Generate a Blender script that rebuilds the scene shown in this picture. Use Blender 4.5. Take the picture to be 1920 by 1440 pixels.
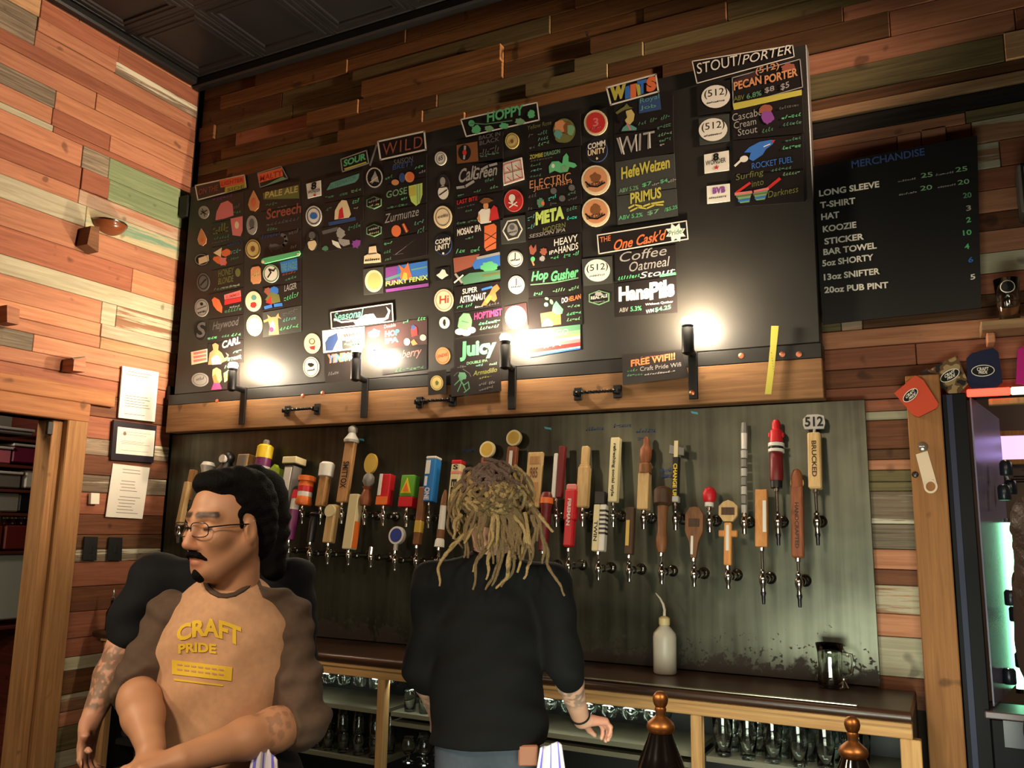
import bpy, bmesh, math, random
import numpy as np
from mathutils import Vector, Matrix

for o in list(bpy.data.objects):
    bpy.data.objects.remove(o)
SC = bpy.context.scene
COL = SC.collection
rnd = random.Random(7)

# ------------------------------------------------------------ camera
W_, H_ = 1920.0, 1440.0
FPX = 1597.0
YAW, PITCH, ROLL = math.radians(27.253), math.radians(9.685), math.radians(0.891)
CAM = np.array([4.62, -4.0, 1.60])
_fw = np.array([-math.sin(YAW)*math.cos(PITCH), math.cos(YAW)*math.cos(PITCH), math.sin(PITCH)])
_r0 = np.array([math.cos(YAW), math.sin(YAW), 0.0])
_u0 = np.cross(_r0, _fw)
RT = math.cos(ROLL)*_r0 + math.sin(ROLL)*_u0
UP = -math.sin(ROLL)*_r0 + math.cos(ROLL)*_u0
FW = _fw
cd = bpy.data.cameras.new('camera')
cd.sensor_fit = 'HORIZONTAL'; cd.sensor_width = 36.0; cd.lens = 36.0*FPX/W_
cd.clip_start = 0.05; cd.clip_end = 60
cam = bpy.data.objects.new('camera', cd); COL.objects.link(cam)
M = Matrix.Identity(4)
for i in range(3):
    M[i][0] = RT[i]; M[i][1] = UP[i]; M[i][2] = -FW[i]; M[i][3] = CAM[i]
cam.matrix_world = M
SC.camera = cam

# ------------------------------------------------------------ world, lights, exposure
SC.view_settings.view_transform = 'Standard'
SC.view_settings.look = 'None'
SC.view_settings.gamma = 1.0
SC.view_settings.use_curve_mapping = False
SC.view_settings.exposure = 0.8
wd = bpy.data.worlds.new('room_ambient'); SC.world = wd
wd.use_nodes = True
wd.node_tree.nodes['Background'].inputs[0].default_value = (1.0, 0.72, 0.42, 1)
wd.node_tree.nodes['Background'].inputs[1].default_value = 0.05

def lamp(name, kind, loc, energy, color, target=None, **kw):
    d = bpy.data.lights.new(name, kind); d.energy = energy; d.color = color
    for k, v in kw.items(): setattr(d, k, v)
    o = bpy.data.objects.new(name, d); COL.objects.link(o); o.location = loc
    if target is not None:
        o.rotation_euler = (Vector(target)-Vector(loc)).to_track_quat('-Z', 'Y').to_euler()
    return o
# ceiling spot close to the back wall that washes the left wall
lamp('track_spot', 'SPOT', (6.3, -.35, 3.9), 800, (1.0, .74, .54), (0, -1.0, 3.5), spot_size=math.radians(40), spot_blend=.6, shadow_soft_size=.06)
# shaded pendant lamps over the bar behind the camera, open downwards
for loc, e, c in (((3.6, -4.5, 2.6), 88, (1.0, .80, .58)), ((5.6, -3.9, 2.7), 76, (1.0, .80, .58)), ((2.0, -4.0, 2.6), 60, (1.0, .78, .54))):
    lamp('pendant_light', 'SPOT', loc, e, c, (loc[0]-.0, loc[1]+.45, loc[2]-1.), spot_size=math.radians(150), spot_blend=.55, shadow_soft_size=.16)
# added fill panel below the front bar, for the steel glow and glass highlights
lamp('under_bar_fill', 'AREA', (4.35, -2.77, .66), 16, (.92, 1.0, .82), (4.3, 0, .70), shape='RECTANGLE', size=1.4, size_y=.66, spread=math.radians(120))
# unseen area fills behind the back bar's front rail, added to brighten glasses
for x0, x1 in ((1.0, 1.75), (2.0, 3.6), (3.72, 4.36)):
    lamp('shelf_fill', 'AREA', ((x0+x1)/2, -.415, .868), 1.0*(x1-x0), (.92, 1.0, .86), ((x0+x1)/2, -.2, .66), shape='RECTANGLE', size=x1-x0, size_y=.012)

# ------------------------------------------------------------ helpers
def ray(x, y):
    return (x-960)/FPX*RT - (y-720)/FPX*UP + FW
def PY(x, y, Y=0.0):
    d = ray(x, y); return CAM + (Y-CAM[1])/d[1]*d
def PX(x, y, X=0.0):
    d = ray(x, y); return CAM + (X-CAM[0])/d[0]*d
def PZ(x, y, Z=0.0):
    d = ray(x, y); return CAM + (Z-CAM[2])/d[2]*d
def PD(x, y, D):
    return CAM + D*ray(x, y)

def lin(c):
    return tuple(((v/255)/12.92 if v/255 <= .04045 else ((v/255+.055)/1.055)**2.4) for v in c)

MATS = {}
def mat(name, rgb, rough=.6, metal=0., spec=.5, emit=None, es=0., alpha=1., trans=0., noise=0., nscale=20., bump=0., ior=1.45, coat=0.):
    if name in MATS: return MATS[name]
    m = bpy.data.materials.new(name); m.use_nodes = True
    nt = m.node_tree; b = nt.nodes['Principled BSDF']
    c = lin(rgb)
    b.inputs['Base Color'].default_value = (*c, 1)
    b.inputs['Roughness'].default_value = rough; b.inputs['Metallic'].default_value = metal
    b.inputs['Specular IOR Level'].default_value = spec
    b.inputs['IOR'].default_value = ior
    b.inputs['Transmission Weight'].default_value = trans
    b.inputs['Alpha'].default_value = alpha
    b.inputs['Coat Weight'].default_value = coat
    if emit is not None:
        b.inputs['Emission Color'].default_value = (*lin(emit), 1); b.inputs['Emission Strength'].default_value = es
    if noise or bump:
        tc = nt.nodes.new('ShaderNodeNewGeometry')
        n = nt.nodes.new('ShaderNodeTexNoise'); n.inputs['Scale'].default_value = nscale; n.inputs['Detail'].default_value = 4
        nt.links.new(tc.outputs['Position'], n.inputs['Vector'])
        if noise:
            r = nt.nodes.new('ShaderNodeMapRange')
            r.inputs[1].default_value = .3; r.inputs[2].default_value = .7
            r.inputs[3].default_value = 1-noise; r.inputs[4].default_value = 1+noise
            nt.links.new(n.outputs[0], r.inputs[0])
            mx = nt.nodes.new('ShaderNodeVectorMath'); mx.operation = 'SCALE'
            mx.inputs[0].default_value = c
            nt.links.new(r.outputs[0], mx.inputs['Scale']); nt.links.new(mx.outputs[0], b.inputs['Base Color'])
        if bump:
            bp = nt.nodes.new('ShaderNodeBump'); bp.inputs['Strength'].default_value = bump; bp.inputs['Distance'].default_value = .004
            nt.links.new(n.outputs[0], bp.inputs['Height']); nt.links.new(bp.outputs[0], b.inputs['Normal'])
    MATS[name] = m
    return m

def wood(name, c1, c2, axis='h', rough=.72, patch=None, pth=.55, var=.25, fine=1.0, spec=.3):
    """grain runs along the board; patch = old paint colour left in flakes"""
    if name in MATS: return MATS[name]
    m = bpy.data.materials.new(name); m.use_nodes = True
    nt = m.node_tree; L = nt.links; N = nt.nodes.new; b = nt.nodes['Principled BSDF']
    g = N('ShaderNodeNewGeometry'); oi = N('ShaderNodeObjectInfo')
    sc = N('ShaderNodeVectorMath'); sc.operation = 'MULTIPLY'
    sc.inputs[1].default_value = (2.2, 2.2, 48*fine) if axis == 'h' else (48*fine, 48*fine, 2.2)
    L.new(g.outputs['Position'], sc.inputs[0])
    of = N('ShaderNodeVectorMath'); of.operation = 'SCALE'; of.inputs[0].default_value = (31, 17, 53)
    L.new(oi.outputs['Random'], of.inputs['Scale'])
    ad = N('ShaderNodeVectorMath'); ad.operation = 'ADD'
    L.new(sc.outputs[0], ad.inputs[0]); L.new(of.outputs[0], ad.inputs[1])
    n1 = N('ShaderNodeTexNoise'); n1.inputs['Scale'].default_value = 1.0; n1.inputs['Detail'].default_value = 6; n1.inputs['Roughness'].default_value = .65
    n1.inputs['Distortion'].default_value = .6
    L.new(ad.outputs[0], n1.inputs['Vector'])
    cr = N('ShaderNodeValToRGB'); cr.color_ramp.elements[0].position = .33; cr.color_ramp.elements[1].position = .68
    cr.color_ramp.elements[0].color = (*lin(c1), 1); cr.color_ramp.elements[1].color = (*lin(c2), 1)
    L.new(n1.outputs[0], cr.inputs[0])
    out = cr.outputs[0]
    # knots
    v = N('ShaderNodeTexNoise'); v.inputs['Scale'].default_value = 9; v.inputs['Detail'].default_value = 1
    L.new(g.outputs['Position'], v.inputs['Vector'])
    kr = N('ShaderNodeMapRange'); kr.inputs[1].default_value = .70; kr.inputs[2].default_value = .76; kr.inputs[3].default_value = 1.; kr.inputs[4].default_value = .5
    L.new(v.outputs[0], kr.inputs[0])
    vr = N('ShaderNodeMapRange'); vr.inputs[3].default_value = 1-var; vr.inputs[4].default_value = 1+var
    L.new(oi.outputs['Random'], vr.inputs[0])
    mu = N('ShaderNodeMath'); mu.operation = 'MULTIPLY'; L.new(kr.outputs[0], mu.inputs[0]); L.new(vr.outputs[0], mu.inputs[1])
    vs = N('ShaderNodeVectorMath'); vs.operation = 'SCALE'; L.new(out, vs.inputs[0]); L.new(mu.outputs[0], vs.inputs['Scale'])
    out = vs.outputs[0]
    if patch is not None:
        p = N('ShaderNodeTexNoise'); p.inputs['Scale'].default_value = .35; p.inputs['Detail'].default_value = 8; p.inputs['Roughness'].default_value = .7
        L.new(ad.outputs[0], p.inputs['Vector'])
        pr = N('ShaderNodeMapRange'); pr.inputs[1].default_value = pth-.03; pr.inputs[2].default_value = pth+.03
        L.new(p.outputs[0], pr.inputs[0])
        mx = N('ShaderNodeMix'); mx.data_type = 'RGBA'; mx.inputs[7].default_value = (*lin(patch), 1)
        L.new(pr.outputs[0], mx.inputs[0]); L.new(out, mx.inputs[6]); out = mx.outputs[2]
    L.new(out, b.inputs['Base Color'])
    bp = N('ShaderNodeBump'); bp.inputs['Strength'].default_value = .35; bp.inputs['Distance'].default_value = .003
    L.new(n1.outputs[0], bp.inputs['Height']); L.new(bp.outputs[0], b.inputs['Normal'])
    b.inputs['Roughness'].default_value = rough; b.inputs['Specular IOR Level'].default_value = spec
    MATS[name] = m
    return m

def V3(*a): return np.array(a, float)
def nrm(v):
    v = np.asarray(v, float); return v/np.linalg.norm(v)
def basis(ax):
    ax = nrm(ax); t = V3(0, 0, 1) if abs(ax[2]) < .9 else V3(1, 0, 0)
    a = nrm(np.cross(t, ax)); return a, np.cross(ax, a), ax

class MB:
    def __init__(s): s.v = []; s.f = []; s.m = []; s.cm = 0; s.mats = []
    def use(s, m):
        if m not in s.mats: s.mats.append(m)
        s.cm = s.mats.index(m); return s
    def add(s, vs, fs):
        o = len(s.v); s.v.extend([tuple(float(q) for q in p) for p in vs])
        for f in fs: s.f.append(tuple(i+o for i in f)); s.m.append(s.cm)
        return s
    def box(s, c, sz, R=None, bev=0.0):
        c = np.asarray(c, float); h = np.asarray(sz, float)/2
        if bev > 0:
            bev = min(bev, .45*2*h.min())
            pts = []
            idx = {}
            for ix in (-1, 1):
                for iy in (-1, 1):
                    for iz in (-1, 1):
                        for a in range(3):
                            p = np.array([ix, iy, iz])*(h-bev); p[a] = (ix, iy, iz)[a]*h[a]
                            idx[(ix, iy, iz, a)] = len(pts); pts.append(p)
            fs = []
            for a in range(3):
                b_, c_ = (a+1) % 3, (a+2) % 3
                for sg in (-1, 1):
                    q = []
                    for (u, w) in ((-1, -1), (1, -1), (1, 1), (-1, 1)):
                        k = [0, 0, 0]; k[a] = sg; k[b_] = u; k[c_] = w; q.append(idx[(*k, a)])
                    fs.append(q if sg > 0 else q[::-1])
            for a in range(3):   # edges along axis a
                b_, c_ = (a+1) % 3, (a+2) % 3
                for u in (-1, 1):
                    for w in (-1, 1):
                        k0 = [0, 0, 0]; k1 = [0, 0, 0]
                        k0[a] = -1; k1[a] = 1
                        for k in (k0, k1): k[b_] = u; k[c_] = w
                        q = [idx[(*k0, b_)], idx[(*k1, b_)], idx[(*k1, c_)], idx[(*k0, c_)]]
                        fs.append(q[::-1] if u*w > 0 else q)
            for ix in (-1, 1):
                for iy in (-1, 1):
                    for iz in (-1, 1):
                        q = [idx[(ix, iy, iz, a)] for a in range(3)]
                        fs.append(q if ix*iy*iz > 0 else q[::-1])
            P = np.array(pts)
        else:
            P = np.array([[x, y, z] for x in (-1, 1) for y in (-1, 1) for z in (-1, 1)])*h
            fs = [(0, 1, 3, 2), (4, 6, 7, 5), (0, 4, 5, 1), (2, 3, 7, 6), (0, 2, 6, 4), (1, 5, 7, 3)]
        if R is not None: P = P @ np.asarray(R, float).T
        return s.add(P+c, fs)
    def bb(s, lo, hi, bev=0.0):
        lo = np.asarray(lo, float); hi = np.asarray(hi, float)
        return s.box((lo+hi)/2, np.abs(hi-lo), None, bev)
    def cyl(s, p0, p1, r0, r1=None, n=16, cap=True):
        r1 = r0 if r1 is None else r1
        p0 = np.asarray(p0, float); p1 = np.asarray(p1, float)
        a, b, _ = basis(p1-p0)
        vs = []
        for p, r in ((p0, r0), (p1, r1)):
            for i in range(n):
                t = 2*math.pi*i/n; vs.append(p+r*(math.cos(t)*a+math.sin(t)*b))
        fs = [(i, (i+1) % n, n+(i+1) % n, n+i) for i in range(n)]
        if cap: fs += [tuple(range(n))[::-1], tuple(range(n, 2*n))]
        return s.add(vs, fs)
    def lathe(s, o, ax, prof, n=20, sx=1.0, closed=True):
        """prof = [(r, h)...] along axis ax from o"""
        a, b, ax = basis(ax); o = np.asarray(o, float); vs = []; fs = []
        for r, h in prof:
            for i in range(n):
                t = 2*math.pi*i/n; vs.append(o+ax*h+max(r, 1e-4)*(sx*math.cos(t)*a+math.sin(t)*b))
        for k in range(len(prof)-1):
            for i in range(n):
                j = (i+1) % n; fs.append((k*n+i, k*n+j, (k+1)*n+j, (k+1)*n+i))
        if closed:
            fs.append(tuple(range(n))[::-1]); fs.append(tuple((len(prof)-1)*n+i for i in range(n)))
        return s.add(vs, fs)
    def ball(s, c, r, n=14, m=8, R=None):
        r = np.asarray([r, r, r] if np.isscalar(r) else r, float); vs = []; fs = []
        for k in range(m+1):
            p = math.pi*k/m
            for i in range(n):
                t = 2*math.pi*i/n
                vs.append([math.sin(p)*math.cos(t), math.sin(p)*math.sin(t), math.cos(p)])
        P = np.array(vs)*r
        if R is not None: P = P @ np.asarray(R, float).T
        for k in range(m):
            for i in range(n):
                j = (i+1) % n; fs.append((k*n+i, (k+1)*n+i, (k+1)*n+j, k*n+j))
        return s.add(P+np.asarray(c, float), fs)
    def tube(s, pts, r, n=8, cap=True):
        pts = [np.asarray(p, float) for p in pts]; K = len(pts)
        rs = [r]*K if np.isscalar(r) else list(r); vs = []; fs = []
        t0 = nrm(pts[1]-pts[0]); a, b, _ = basis(t0)
        for k in range(K):
            t = nrm(pts[min(k+1, K-1)]-pts[max(k-1, 0)])
            a = nrm(a-t*np.dot(a, t)); b = np.cross(t, a)
            for i in range(n):
                q = 2*math.pi*i/n; vs.append(pts[k]+rs[k]*(math.cos(q)*a+math.sin(q)*b))
        for k in range(K-1):
            for i in range(n):
                j = (i+1) % n; fs.append((k*n+i, k*n+j, (k+1)*n+j, (k+1)*n+i))
        if cap: fs += [tuple(range(n))[::-1], tuple((K-1)*n+i for i in range(n))]
        return s.add(vs, fs)
    def prism(s, pts, d):
        """planar polygon pts extruded by vector d"""
        n = len(pts); P = [np.asarray(p, float) for p in pts]; d = np.asarray(d, float)
        vs = P+[p+d for p in P]
        fs = [tuple(range(n))[::-1], tuple(range(n, 2*n))]+[(i, (i+1) % n, n+(i+1) % n, n+i) for i in range(n)]
        return s.add(vs, fs)
    def flat(s, pts):
        return s.add(pts, [tuple(range(len(pts)))])
    def build(s, name, m=None, parent=None, smooth=False, world=True):
        me = bpy.data.meshes.new(name)
        P = np.array(s.v, float)
        if parent is not None and world: P = P-wloc(parent)
        me.from_pydata(P.tolist(), [], s.f)
        ms = s.mats if s.mats else [m]
        if s.mats and m is not None: ms = s.mats
        for q in ms: me.materials.append(q)
        if s.mats: me.polygons.foreach_set('material_index', s.m)
        bm = bmesh.new(); bm.from_mesh(me)
        bmesh.ops.recalc_face_normals(bm, faces=bm.faces) if not getattr(s, 'keepn', False) else None
        bm.to_mesh(me); bm.free()
        if smooth:
            me.polygons.foreach_set('use_smooth', [True]*len(me.polygons))
            if smooth != 'all':
                try: me.set_sharp_from_angle(angle=math.radians(40))
                except Exception: pass
        me.update()
        o = bpy.data.objects.new(name, me); COL.objects.link(o)
        if parent is not None: o.parent = parent
        return o

def wloc(o):
    p = np.array(o.location[:], float)
    while o.parent is not None:
        o = o.parent; p = p+np.array(o.location[:], float)
    return p

def tag(o, label=None, cat=None, group=None, kind=None):
    if label: o['label'] = label
    if cat: o['category'] = cat
    if group: o['group'] = group
    if kind: o['kind'] = kind
    return o
def thing(name, loc, label, cat, group=None):
    o = bpy.data.objects.new(name, None); COL.objects.link(o); o.location = [float(q) for q in loc]
    o.empty_display_size = .05
    return tag(o, label, cat, group)
def struct(o): o['kind'] = 'structure'; return o
def copy_tree(o, parent=None):
    c = o.copy(); COL.objects.link(c); c.parent = parent
    for ch in o.children: copy_tree(ch, c)
    return c

# text meshes, normalised to a unit box
_TX = {}
def text_mesh(t, bold=0., shear=0., space=1.):
    k = (t, bold, shear, space)
    if k in _TX: return _TX[k]
    cu = bpy.data.curves.new('t', 'FONT'); cu.body = t; cu.offset = bold; cu.shear = shear; cu.space_character = space
    cu.resolution_u = 3
    ob = bpy.data.objects.new('t', cu)
    me = ob.to_mesh()
    v = np.array([q.co[:2] for q in me.vertices], float).reshape(-1, 2)
    f = [tuple(p.vertices) for p in me.polygons]
    ob.to_mesh_clear(); bpy.data.objects.remove(ob); bpy.data.curves.remove(cu)
    lo = v.min(0); hi = v.max(0); v = (v-lo)/np.maximum(hi-lo, 1e-6)
    _TX[k] = (v, f); return _TX[k]
def put_text(mb, t, A, ex, ey, n=None, off=0., **kw):
    """text in the parallelogram A + u*ex + v*ey, lifted off along n"""
    v, f = text_mesh(t, **kw)
    A = np.asarray(A, float)
    if n is not None: A = A+np.asarray(n, float)*off
    mb.add(A+v[:, :1]*np.asarray(ex)+v[:, 1:]*np.asarray(ey), f)
# ============================================================ SETTING
CEIL = 4.72
W_or = wood('plank_orange', (146, 94, 68), (182, 124, 92), var=.12)
W_or2 = wood('plank_amber', (156, 100, 70), (192, 132, 96), var=.12)
W_rd = wood('plank_red', (124, 72, 50), (156, 96, 70), var=.14)
W_dr = wood('plank_dark_red', (80, 46, 28), (116, 70, 44), var=.15)
W_tan = wood('plank_tan', (140, 104, 72), (184, 146, 106))
W_gr = wood('plank_weathered', (84, 72, 58), (146, 130, 108), fine=1.6)
W_gw = wood('plank_grey_flaked', (92, 76, 60), (140, 122, 100), patch=(196, 188, 164), pth=.56)
W_cr = wood('plank_cream', (146, 138, 112), (176, 168, 142), patch=(128, 98, 70), pth=.66, var=.1)
W_wf = wood('plank_white_flaked', (120, 84, 60), (150, 110, 80), patch=(172, 162, 136), pth=.5)
W_gn = wood('plank_green', (104, 118, 84), (130, 142, 104), patch=(142, 146, 112), pth=.6, var=.06)
W_pk = wood('plank_pink_white', (158, 128, 104), (188, 164, 140), patch=(160, 108, 80), pth=.6, var=.1)
W_tl = wood('plank_teal_cream', (160, 146, 112), (180, 168, 134), patch=(104, 136, 112), pth=.54, var=.05)
W_br = wood('plank_brown', (70, 46, 28), (112, 74, 46))
W_ol = wood('plank_olive', (82, 72, 46), (122, 108, 70))
W_blk = wood('plank_black', (34, 30, 28), (58, 50, 42))
W_bo = wood('plank_back_brown', (108, 72, 40), (148, 104, 60), var=.22)
W_bd = wood('plank_back_dark', (84, 56, 32), (116, 80, 48), var=.2)
W_bv = wood('plank_back_olive', (98, 84, 52), (134, 116, 76), var=.15)
PAL = dict(B=W_bo, D=W_bd, V=W_bv, o=W_or, O=W_or2, r=W_rd, R=W_dr, t=W_tan, g=W_gr, G=W_gw, c=W_cr, w=W_wf, n=W_gn, p=W_pk, l=W_tl, b=W_br, v=W_ol, k=W_blk)
M_black = mat('black_paint', (16, 15, 14), .55)
M_tin = mat('black_tin', (26, 25, 25), .40, metal=.2, noise=.15, nscale=8)
M_plaster = mat('dark_plaster', (40, 30, 22), .9)
M_floor = wood('floor_boards', (60, 42, 28), (90, 64, 42))

struct(MB().bb((-3.2, -7, -.1), (8, 3.2, 0)).build('floor', mat('floor_concrete', (62, 54, 46), .5, noise=.2, nscale=3)))

# ceiling of pressed tin tiles
ce = struct(MB().bb((-.3, -7, CEIL+.012), (8, 3.2, CEIL+.12)).build('ceiling', M_black))
TS = .61
prof = [(.305, 0), (.298, -.004), (.285, -.004), (.280, 0), (.262, 0), (.256, -.008), (.238, -.008), (.232, 0), (.222, 0), (.217, -.006), (.205, -.006), (.2, .006), (.0, .006)]
tb = MB()
vs = []; fs = []
for r, z in prof[:-1]:
    vs += [(-r, -r, z), (r, -r, z), (r, r, z), (-r, r, z)]
for k in range(len(prof)-2):
    for i in range(4):
        j = (i+1) % 4; fs.append((k*4+i, (k+1)*4+i, (k+1)*4+j, k*4+j))
fs.append(tuple((len(prof)-2)*4+i for i in range(4)))
tb.add(vs, fs); tb.keepn = True
t0 = tb.build('ceiling_tile', M_tin, None)
k = 0
for i in range(9):
    for j in range(8):
        o = t0 if k == 0 else t0.copy()
        if k: COL.objects.link(o)
        o.parent = ce; o.location = (.06+TS*(i+.5), -.06-TS*(j+.5), CEIL-.002); k += 1

# cornice strips
for n, (lo, hi) in enumerate((((0, -.075, CEIL-.075), (6.4, -.001, CEIL-.002)), ((.001, -5.2, CEIL-.06), (.07, -.075, CEIL-.002)))):
    b = MB().bb(lo, hi, .012)
    struct(b.build('trim_%d' % (n+1), M_tin))

# back wall core with the opening on the right
OPX0, OPX1, OPZ0, OPZ1 = 4.70, 6.2, .93, 2.19
wb = struct(MB().bb((-.3, .076, 0), (OPX0, .2, CEIL)).bb((OPX0, .076, OPZ1), (6.6, .2, CEIL)).bb((OPX0, .076, 0), (6.6, .2, OPZ0)).build('wall_back', M_plaster))
# left wall core with the doorway
DY1, DZ = -.745, 2.192
wl = struct(MB().bb((-.15, DY1, 0), (-.03, .03, CEIL)).bb((-.15, -2.4, DZ), (-.03, DY1, CEIL)).bb((-.15, -7, 0), (-.03, -2.4, CEIL)).build('wall_left', M_plaster))
struct(MB().bb((6.5, -7, 0), (6.62, .2, CEIL)).build('wall_right', M_plaster))
struct(MB().bb((-.3, -7.1, 0), (6.62, -6.98, CEIL)).build('wall_front', M_plaster))

def plank(parent, lo, hi, m, bev=.003, name='plank'):
    if parent is wb:
        lo = (lo[0], lo[1]+.0455, lo[2]); hi = (hi[0], hi[1]+.0455, hi[2])
    return MB().bb(lo, hi, bev).build(name, m, parent)
def raise_(): return rnd.choice([0, 0, 0, .002, .004, .006, .012])

# ---- left wall rows, top to bottom: (pixel row at the corner, [(pixel x where the board ends, colour)...] from the door side towards the corner)
def z_corner(py): return PX(373-.086*(py-155), py, 0)[2]
def y_left(px, z):
    lo, hi = -3000., 4000.
    for _ in range(60):
        mid = (lo+hi)/2
        if PX(px, mid, 0)[2] > z: lo = mid
        else: hi = mid
    return PX(px, lo, 0)[1]
LROWS = [(148, [(150, 'o'), (400, 'O')]), (172, [(76, 't'), (222, 'r'), (400, 'r')]), (200, [(70, 'g'), (216, 'o'), (400, 'G')]),
         (221, [(66, 'g'), (400, 'o')]), (246, [(400, 'r')]), (268, [(180, 'o'), (400, 'O')]), (296, [(104, 'g'), (400, 'O')]),
         (325, [(98, 'o'), (206, 'r'), (400, 'o')]), (352, [(100, 'c'), (400, 'r')]), (362, [(154, 'o'), (204, 'g'), (400, 'n')]),
         (398, [(152, 'r'), (203, 'r'), (400, 'n')]), (433, [(148, 'o'), (400, 'p')]), (457, [(160, 'c'), (400, 'l')]),
         (492, [(168, 'o'), (400, 'o')]), (533, [(247, 'r'), (400, 'O')]), (575, [(400, 'c')]), (604, [(190, 'o'), (218, 'c'), (400, 'w')]),
         (642, [(188, 'O'), (400, 'p')]), (664, [(188, 'o'), (400, 't')]), (684, [(62, 'g'), (400, 'o')]), (712, [(400, 'o')]),
         (735, [(400, 'r')]), (762, [(400, 'R')]), (800, [(400, 'r')]), (838, [(400, 'G')]), (866, [(400, 'R')]), (900, [(400, 'G')]), (930, [(400, 'r')]),
         (968, [(400, 'R')]), (1003, [(400, 'b')]), (1028, [(400, 'G')]), (1050, [(400, 'r')]), (1092, [(400, 'R')]), (1135, [(400, 'r')]), (1180, [(400, 'r')]),
         (1212, [(400, 'c')]), (1235, [(400, 'b')]), (1275, [(400, 'w')]), (1305, [(400, 'o')]), (1330, [(400, 'v')]), (1372, [(400, 'c')]), (1402, [(400, 'o')]), (1440, [(400, 'r')]), (1480, [(400, 'b')])]
for i, (py, segs) in enumerate(LROWS):
    z1 = z_corner(py); z0 = z_corner(LROWS[i+1][0]) if i+1 < len(LROWS) else z1-.09
    ya = -2.6
    for px, c in segs:
        yb = min(-.002, y_left(px, (z0+z1)/2)) if px < 400 else -.002
        lo = ya+.0015; hi = yb-.0015
        if z0 < DZ and (z0+z1)/2 < 2.40: lo = max(lo, -.70)
        if hi > lo+.01:
            t = raise_()*.8
            plank(wl, (-.03, lo, z0+.0012), (.0+t, hi, z1-.0012), PAL[c])
        ya = yb
z = z_corner(1480)-.1
while z > .05:
    h = rnd.choice([.07, .09, .11])
    plank(wl, (-.03, -.70, z-h+.0012), (0, -.004, z-.0012), PAL[rnd.choice('orRbwv')]); z -= h

# ---- back wall planks
def back_rows(x0, x1, z0, z1, cols, hs=(.06, .075, .09, .11, .13), lens=(.4, 1.5), seed=1):
    r = random.Random(seed); z = z1
    while z > z0+.01:
        h = min(r.choice(hs), z-z0)
        if z-z0-h < .03: h = z-z0
        x = x0
        while x < x1-.02:
            l = r.uniform(*lens)
            xe = min(x+l, x1)
            if x1-xe < .15: xe = x1
            t = r.choice([0, 0, .004, .008, .014, .02, .028])
            plank(wb, (x+.0015, -t, z-h+.0012), (xe-.0015, .03, z-.0012), PAL[r.choice(cols)])
            x = xe
        z -= h
zbt = 3.90
def row_back(z1, z0, segs):
    x = .002
    for xe, c, t in segs:
        plank(wb, (x+.0015, -t, z0+.0012), (xe-.0015, .03, z1-.0012), PAL[c]); x = xe
def zb(px, py): return PY(px, py)[2]
row_back(4.72, 4.60, [(.5, 'D', 0), (1.75, 'D', .01), (3.1, 'B', 0), (4.2, 'D', .006), (6.4, 'D', 0)])
row_back(4.60, 4.50, [(.18, 'D', 0), (1.3, 'B', .012), (2.9, 'B', .0), (3.4, 'B', .01), (5.1, 'D', 0), (6.4, 'o', 0)])
row_back(4.50, 4.39, [(.75, 'D', 0), (1.35, 'V', 0), (2.75, 'V', .014), (3.7, 'B', .0), (5.0, 'B', .008), (6.4, 'D', 0)])
row_back(4.39, 4.285, [(.15, 'B', .02), (.85, 'V', 0), (1.45, 'V', .0), (2.45, 'B', .045), (3.3, 'B', .0), (4.4, 'D', .006), (6.4, 'V', 0)])
row_back(4.285, 4.19, [(.35, 'D', .0), (1.0, 'o', .006), (1.42, 'B', .03), (2.45, 'B', .02), (3.0, 'D', 0), (3.75, 'D', .03), (6.4, 'V', .01)])
row_back(4.19, 4.11, [(.22, 'D', 0), (1.3, 'B', .006), (2.0, 'D', .01), (2.9, 'V', 0), (3.3, 'V', .016), (4.6, 'V', .0), (6.4, 'B', 0)])
row_back(4.11, 4.03, [(1.25, 'V', .0), (1.9, 'B', .012), (2.6, 'V', .0), (3.1, 'V', .02), (4.3, 'D', .01), (6.4, 'o', .004)])
row_back(4.03, zbt, [(.3, 'D', .0), (2.2, 'B', .016), (3.4, 'B', 0), (4.5, 'D', .008), (6.4, 'o', .0)])
back_rows(.002, .34, 2.2, zbt, 'brvRo', seed=5)
# right of the board, read from the photograph
RZ = [(3.90, 3.79, [(5.0, 'o', 0), (6.4, 'r', 0)]), (3.79, 3.66, [(4.95, 'v', .004), (5.3, 't', .012), (6.4, 'o', 0)]), (3.66, 3.60, [(6.4, 'b', .0)]), (3.60, 3.545, [(6.4, 't', .012)]),
      (3.545, 3.46, [(6.4, 'k', 0)]), (3.46, 3.405, [(4.78, 'o', .0), (6.4, 'v', .01)]), (3.405, 3.30, [(4.5, 'r', 0), (4.60, 'o', .005), (4.70, 'o', .012), (4.8, 'r', 0), (6.4, 'w', .008)]),
      (3.30, 3.18, [(4.79, 'o', 0), (4.9, 'w', 0), (6.4, 'r', .005)]), (3.18, 3.08, [(6.4, 'r', 0)]), (3.08, 2.98, [(6.4, 'o', .006)]), (2.98, 2.90, [(6.4, 'R', 0)]), (2.90, 2.80, [(6.4, 'o', .0)]), (2.80, 2.71, [(6.4, 'c', .005)]),
      (2.71, 2.62, [(6.4, 'r', 0)]), (2.62, 2.565, [(6.4, 'b', .0)]), (2.565, 2.51, [(4.22, 'v', .0), (4.31, 'p', .004), (6.4, 'b', .0)]), (2.51, 2.43, [(6.4, 'O', .016)]), (2.43, 2.335, [(4.52, 'r', .004), (6.4, 'r', .0)]), (2.335, 2.25, [(6.4, 'R', .0)]), (2.25, 2.192, [(6.4, 'r', .004)])]
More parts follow.
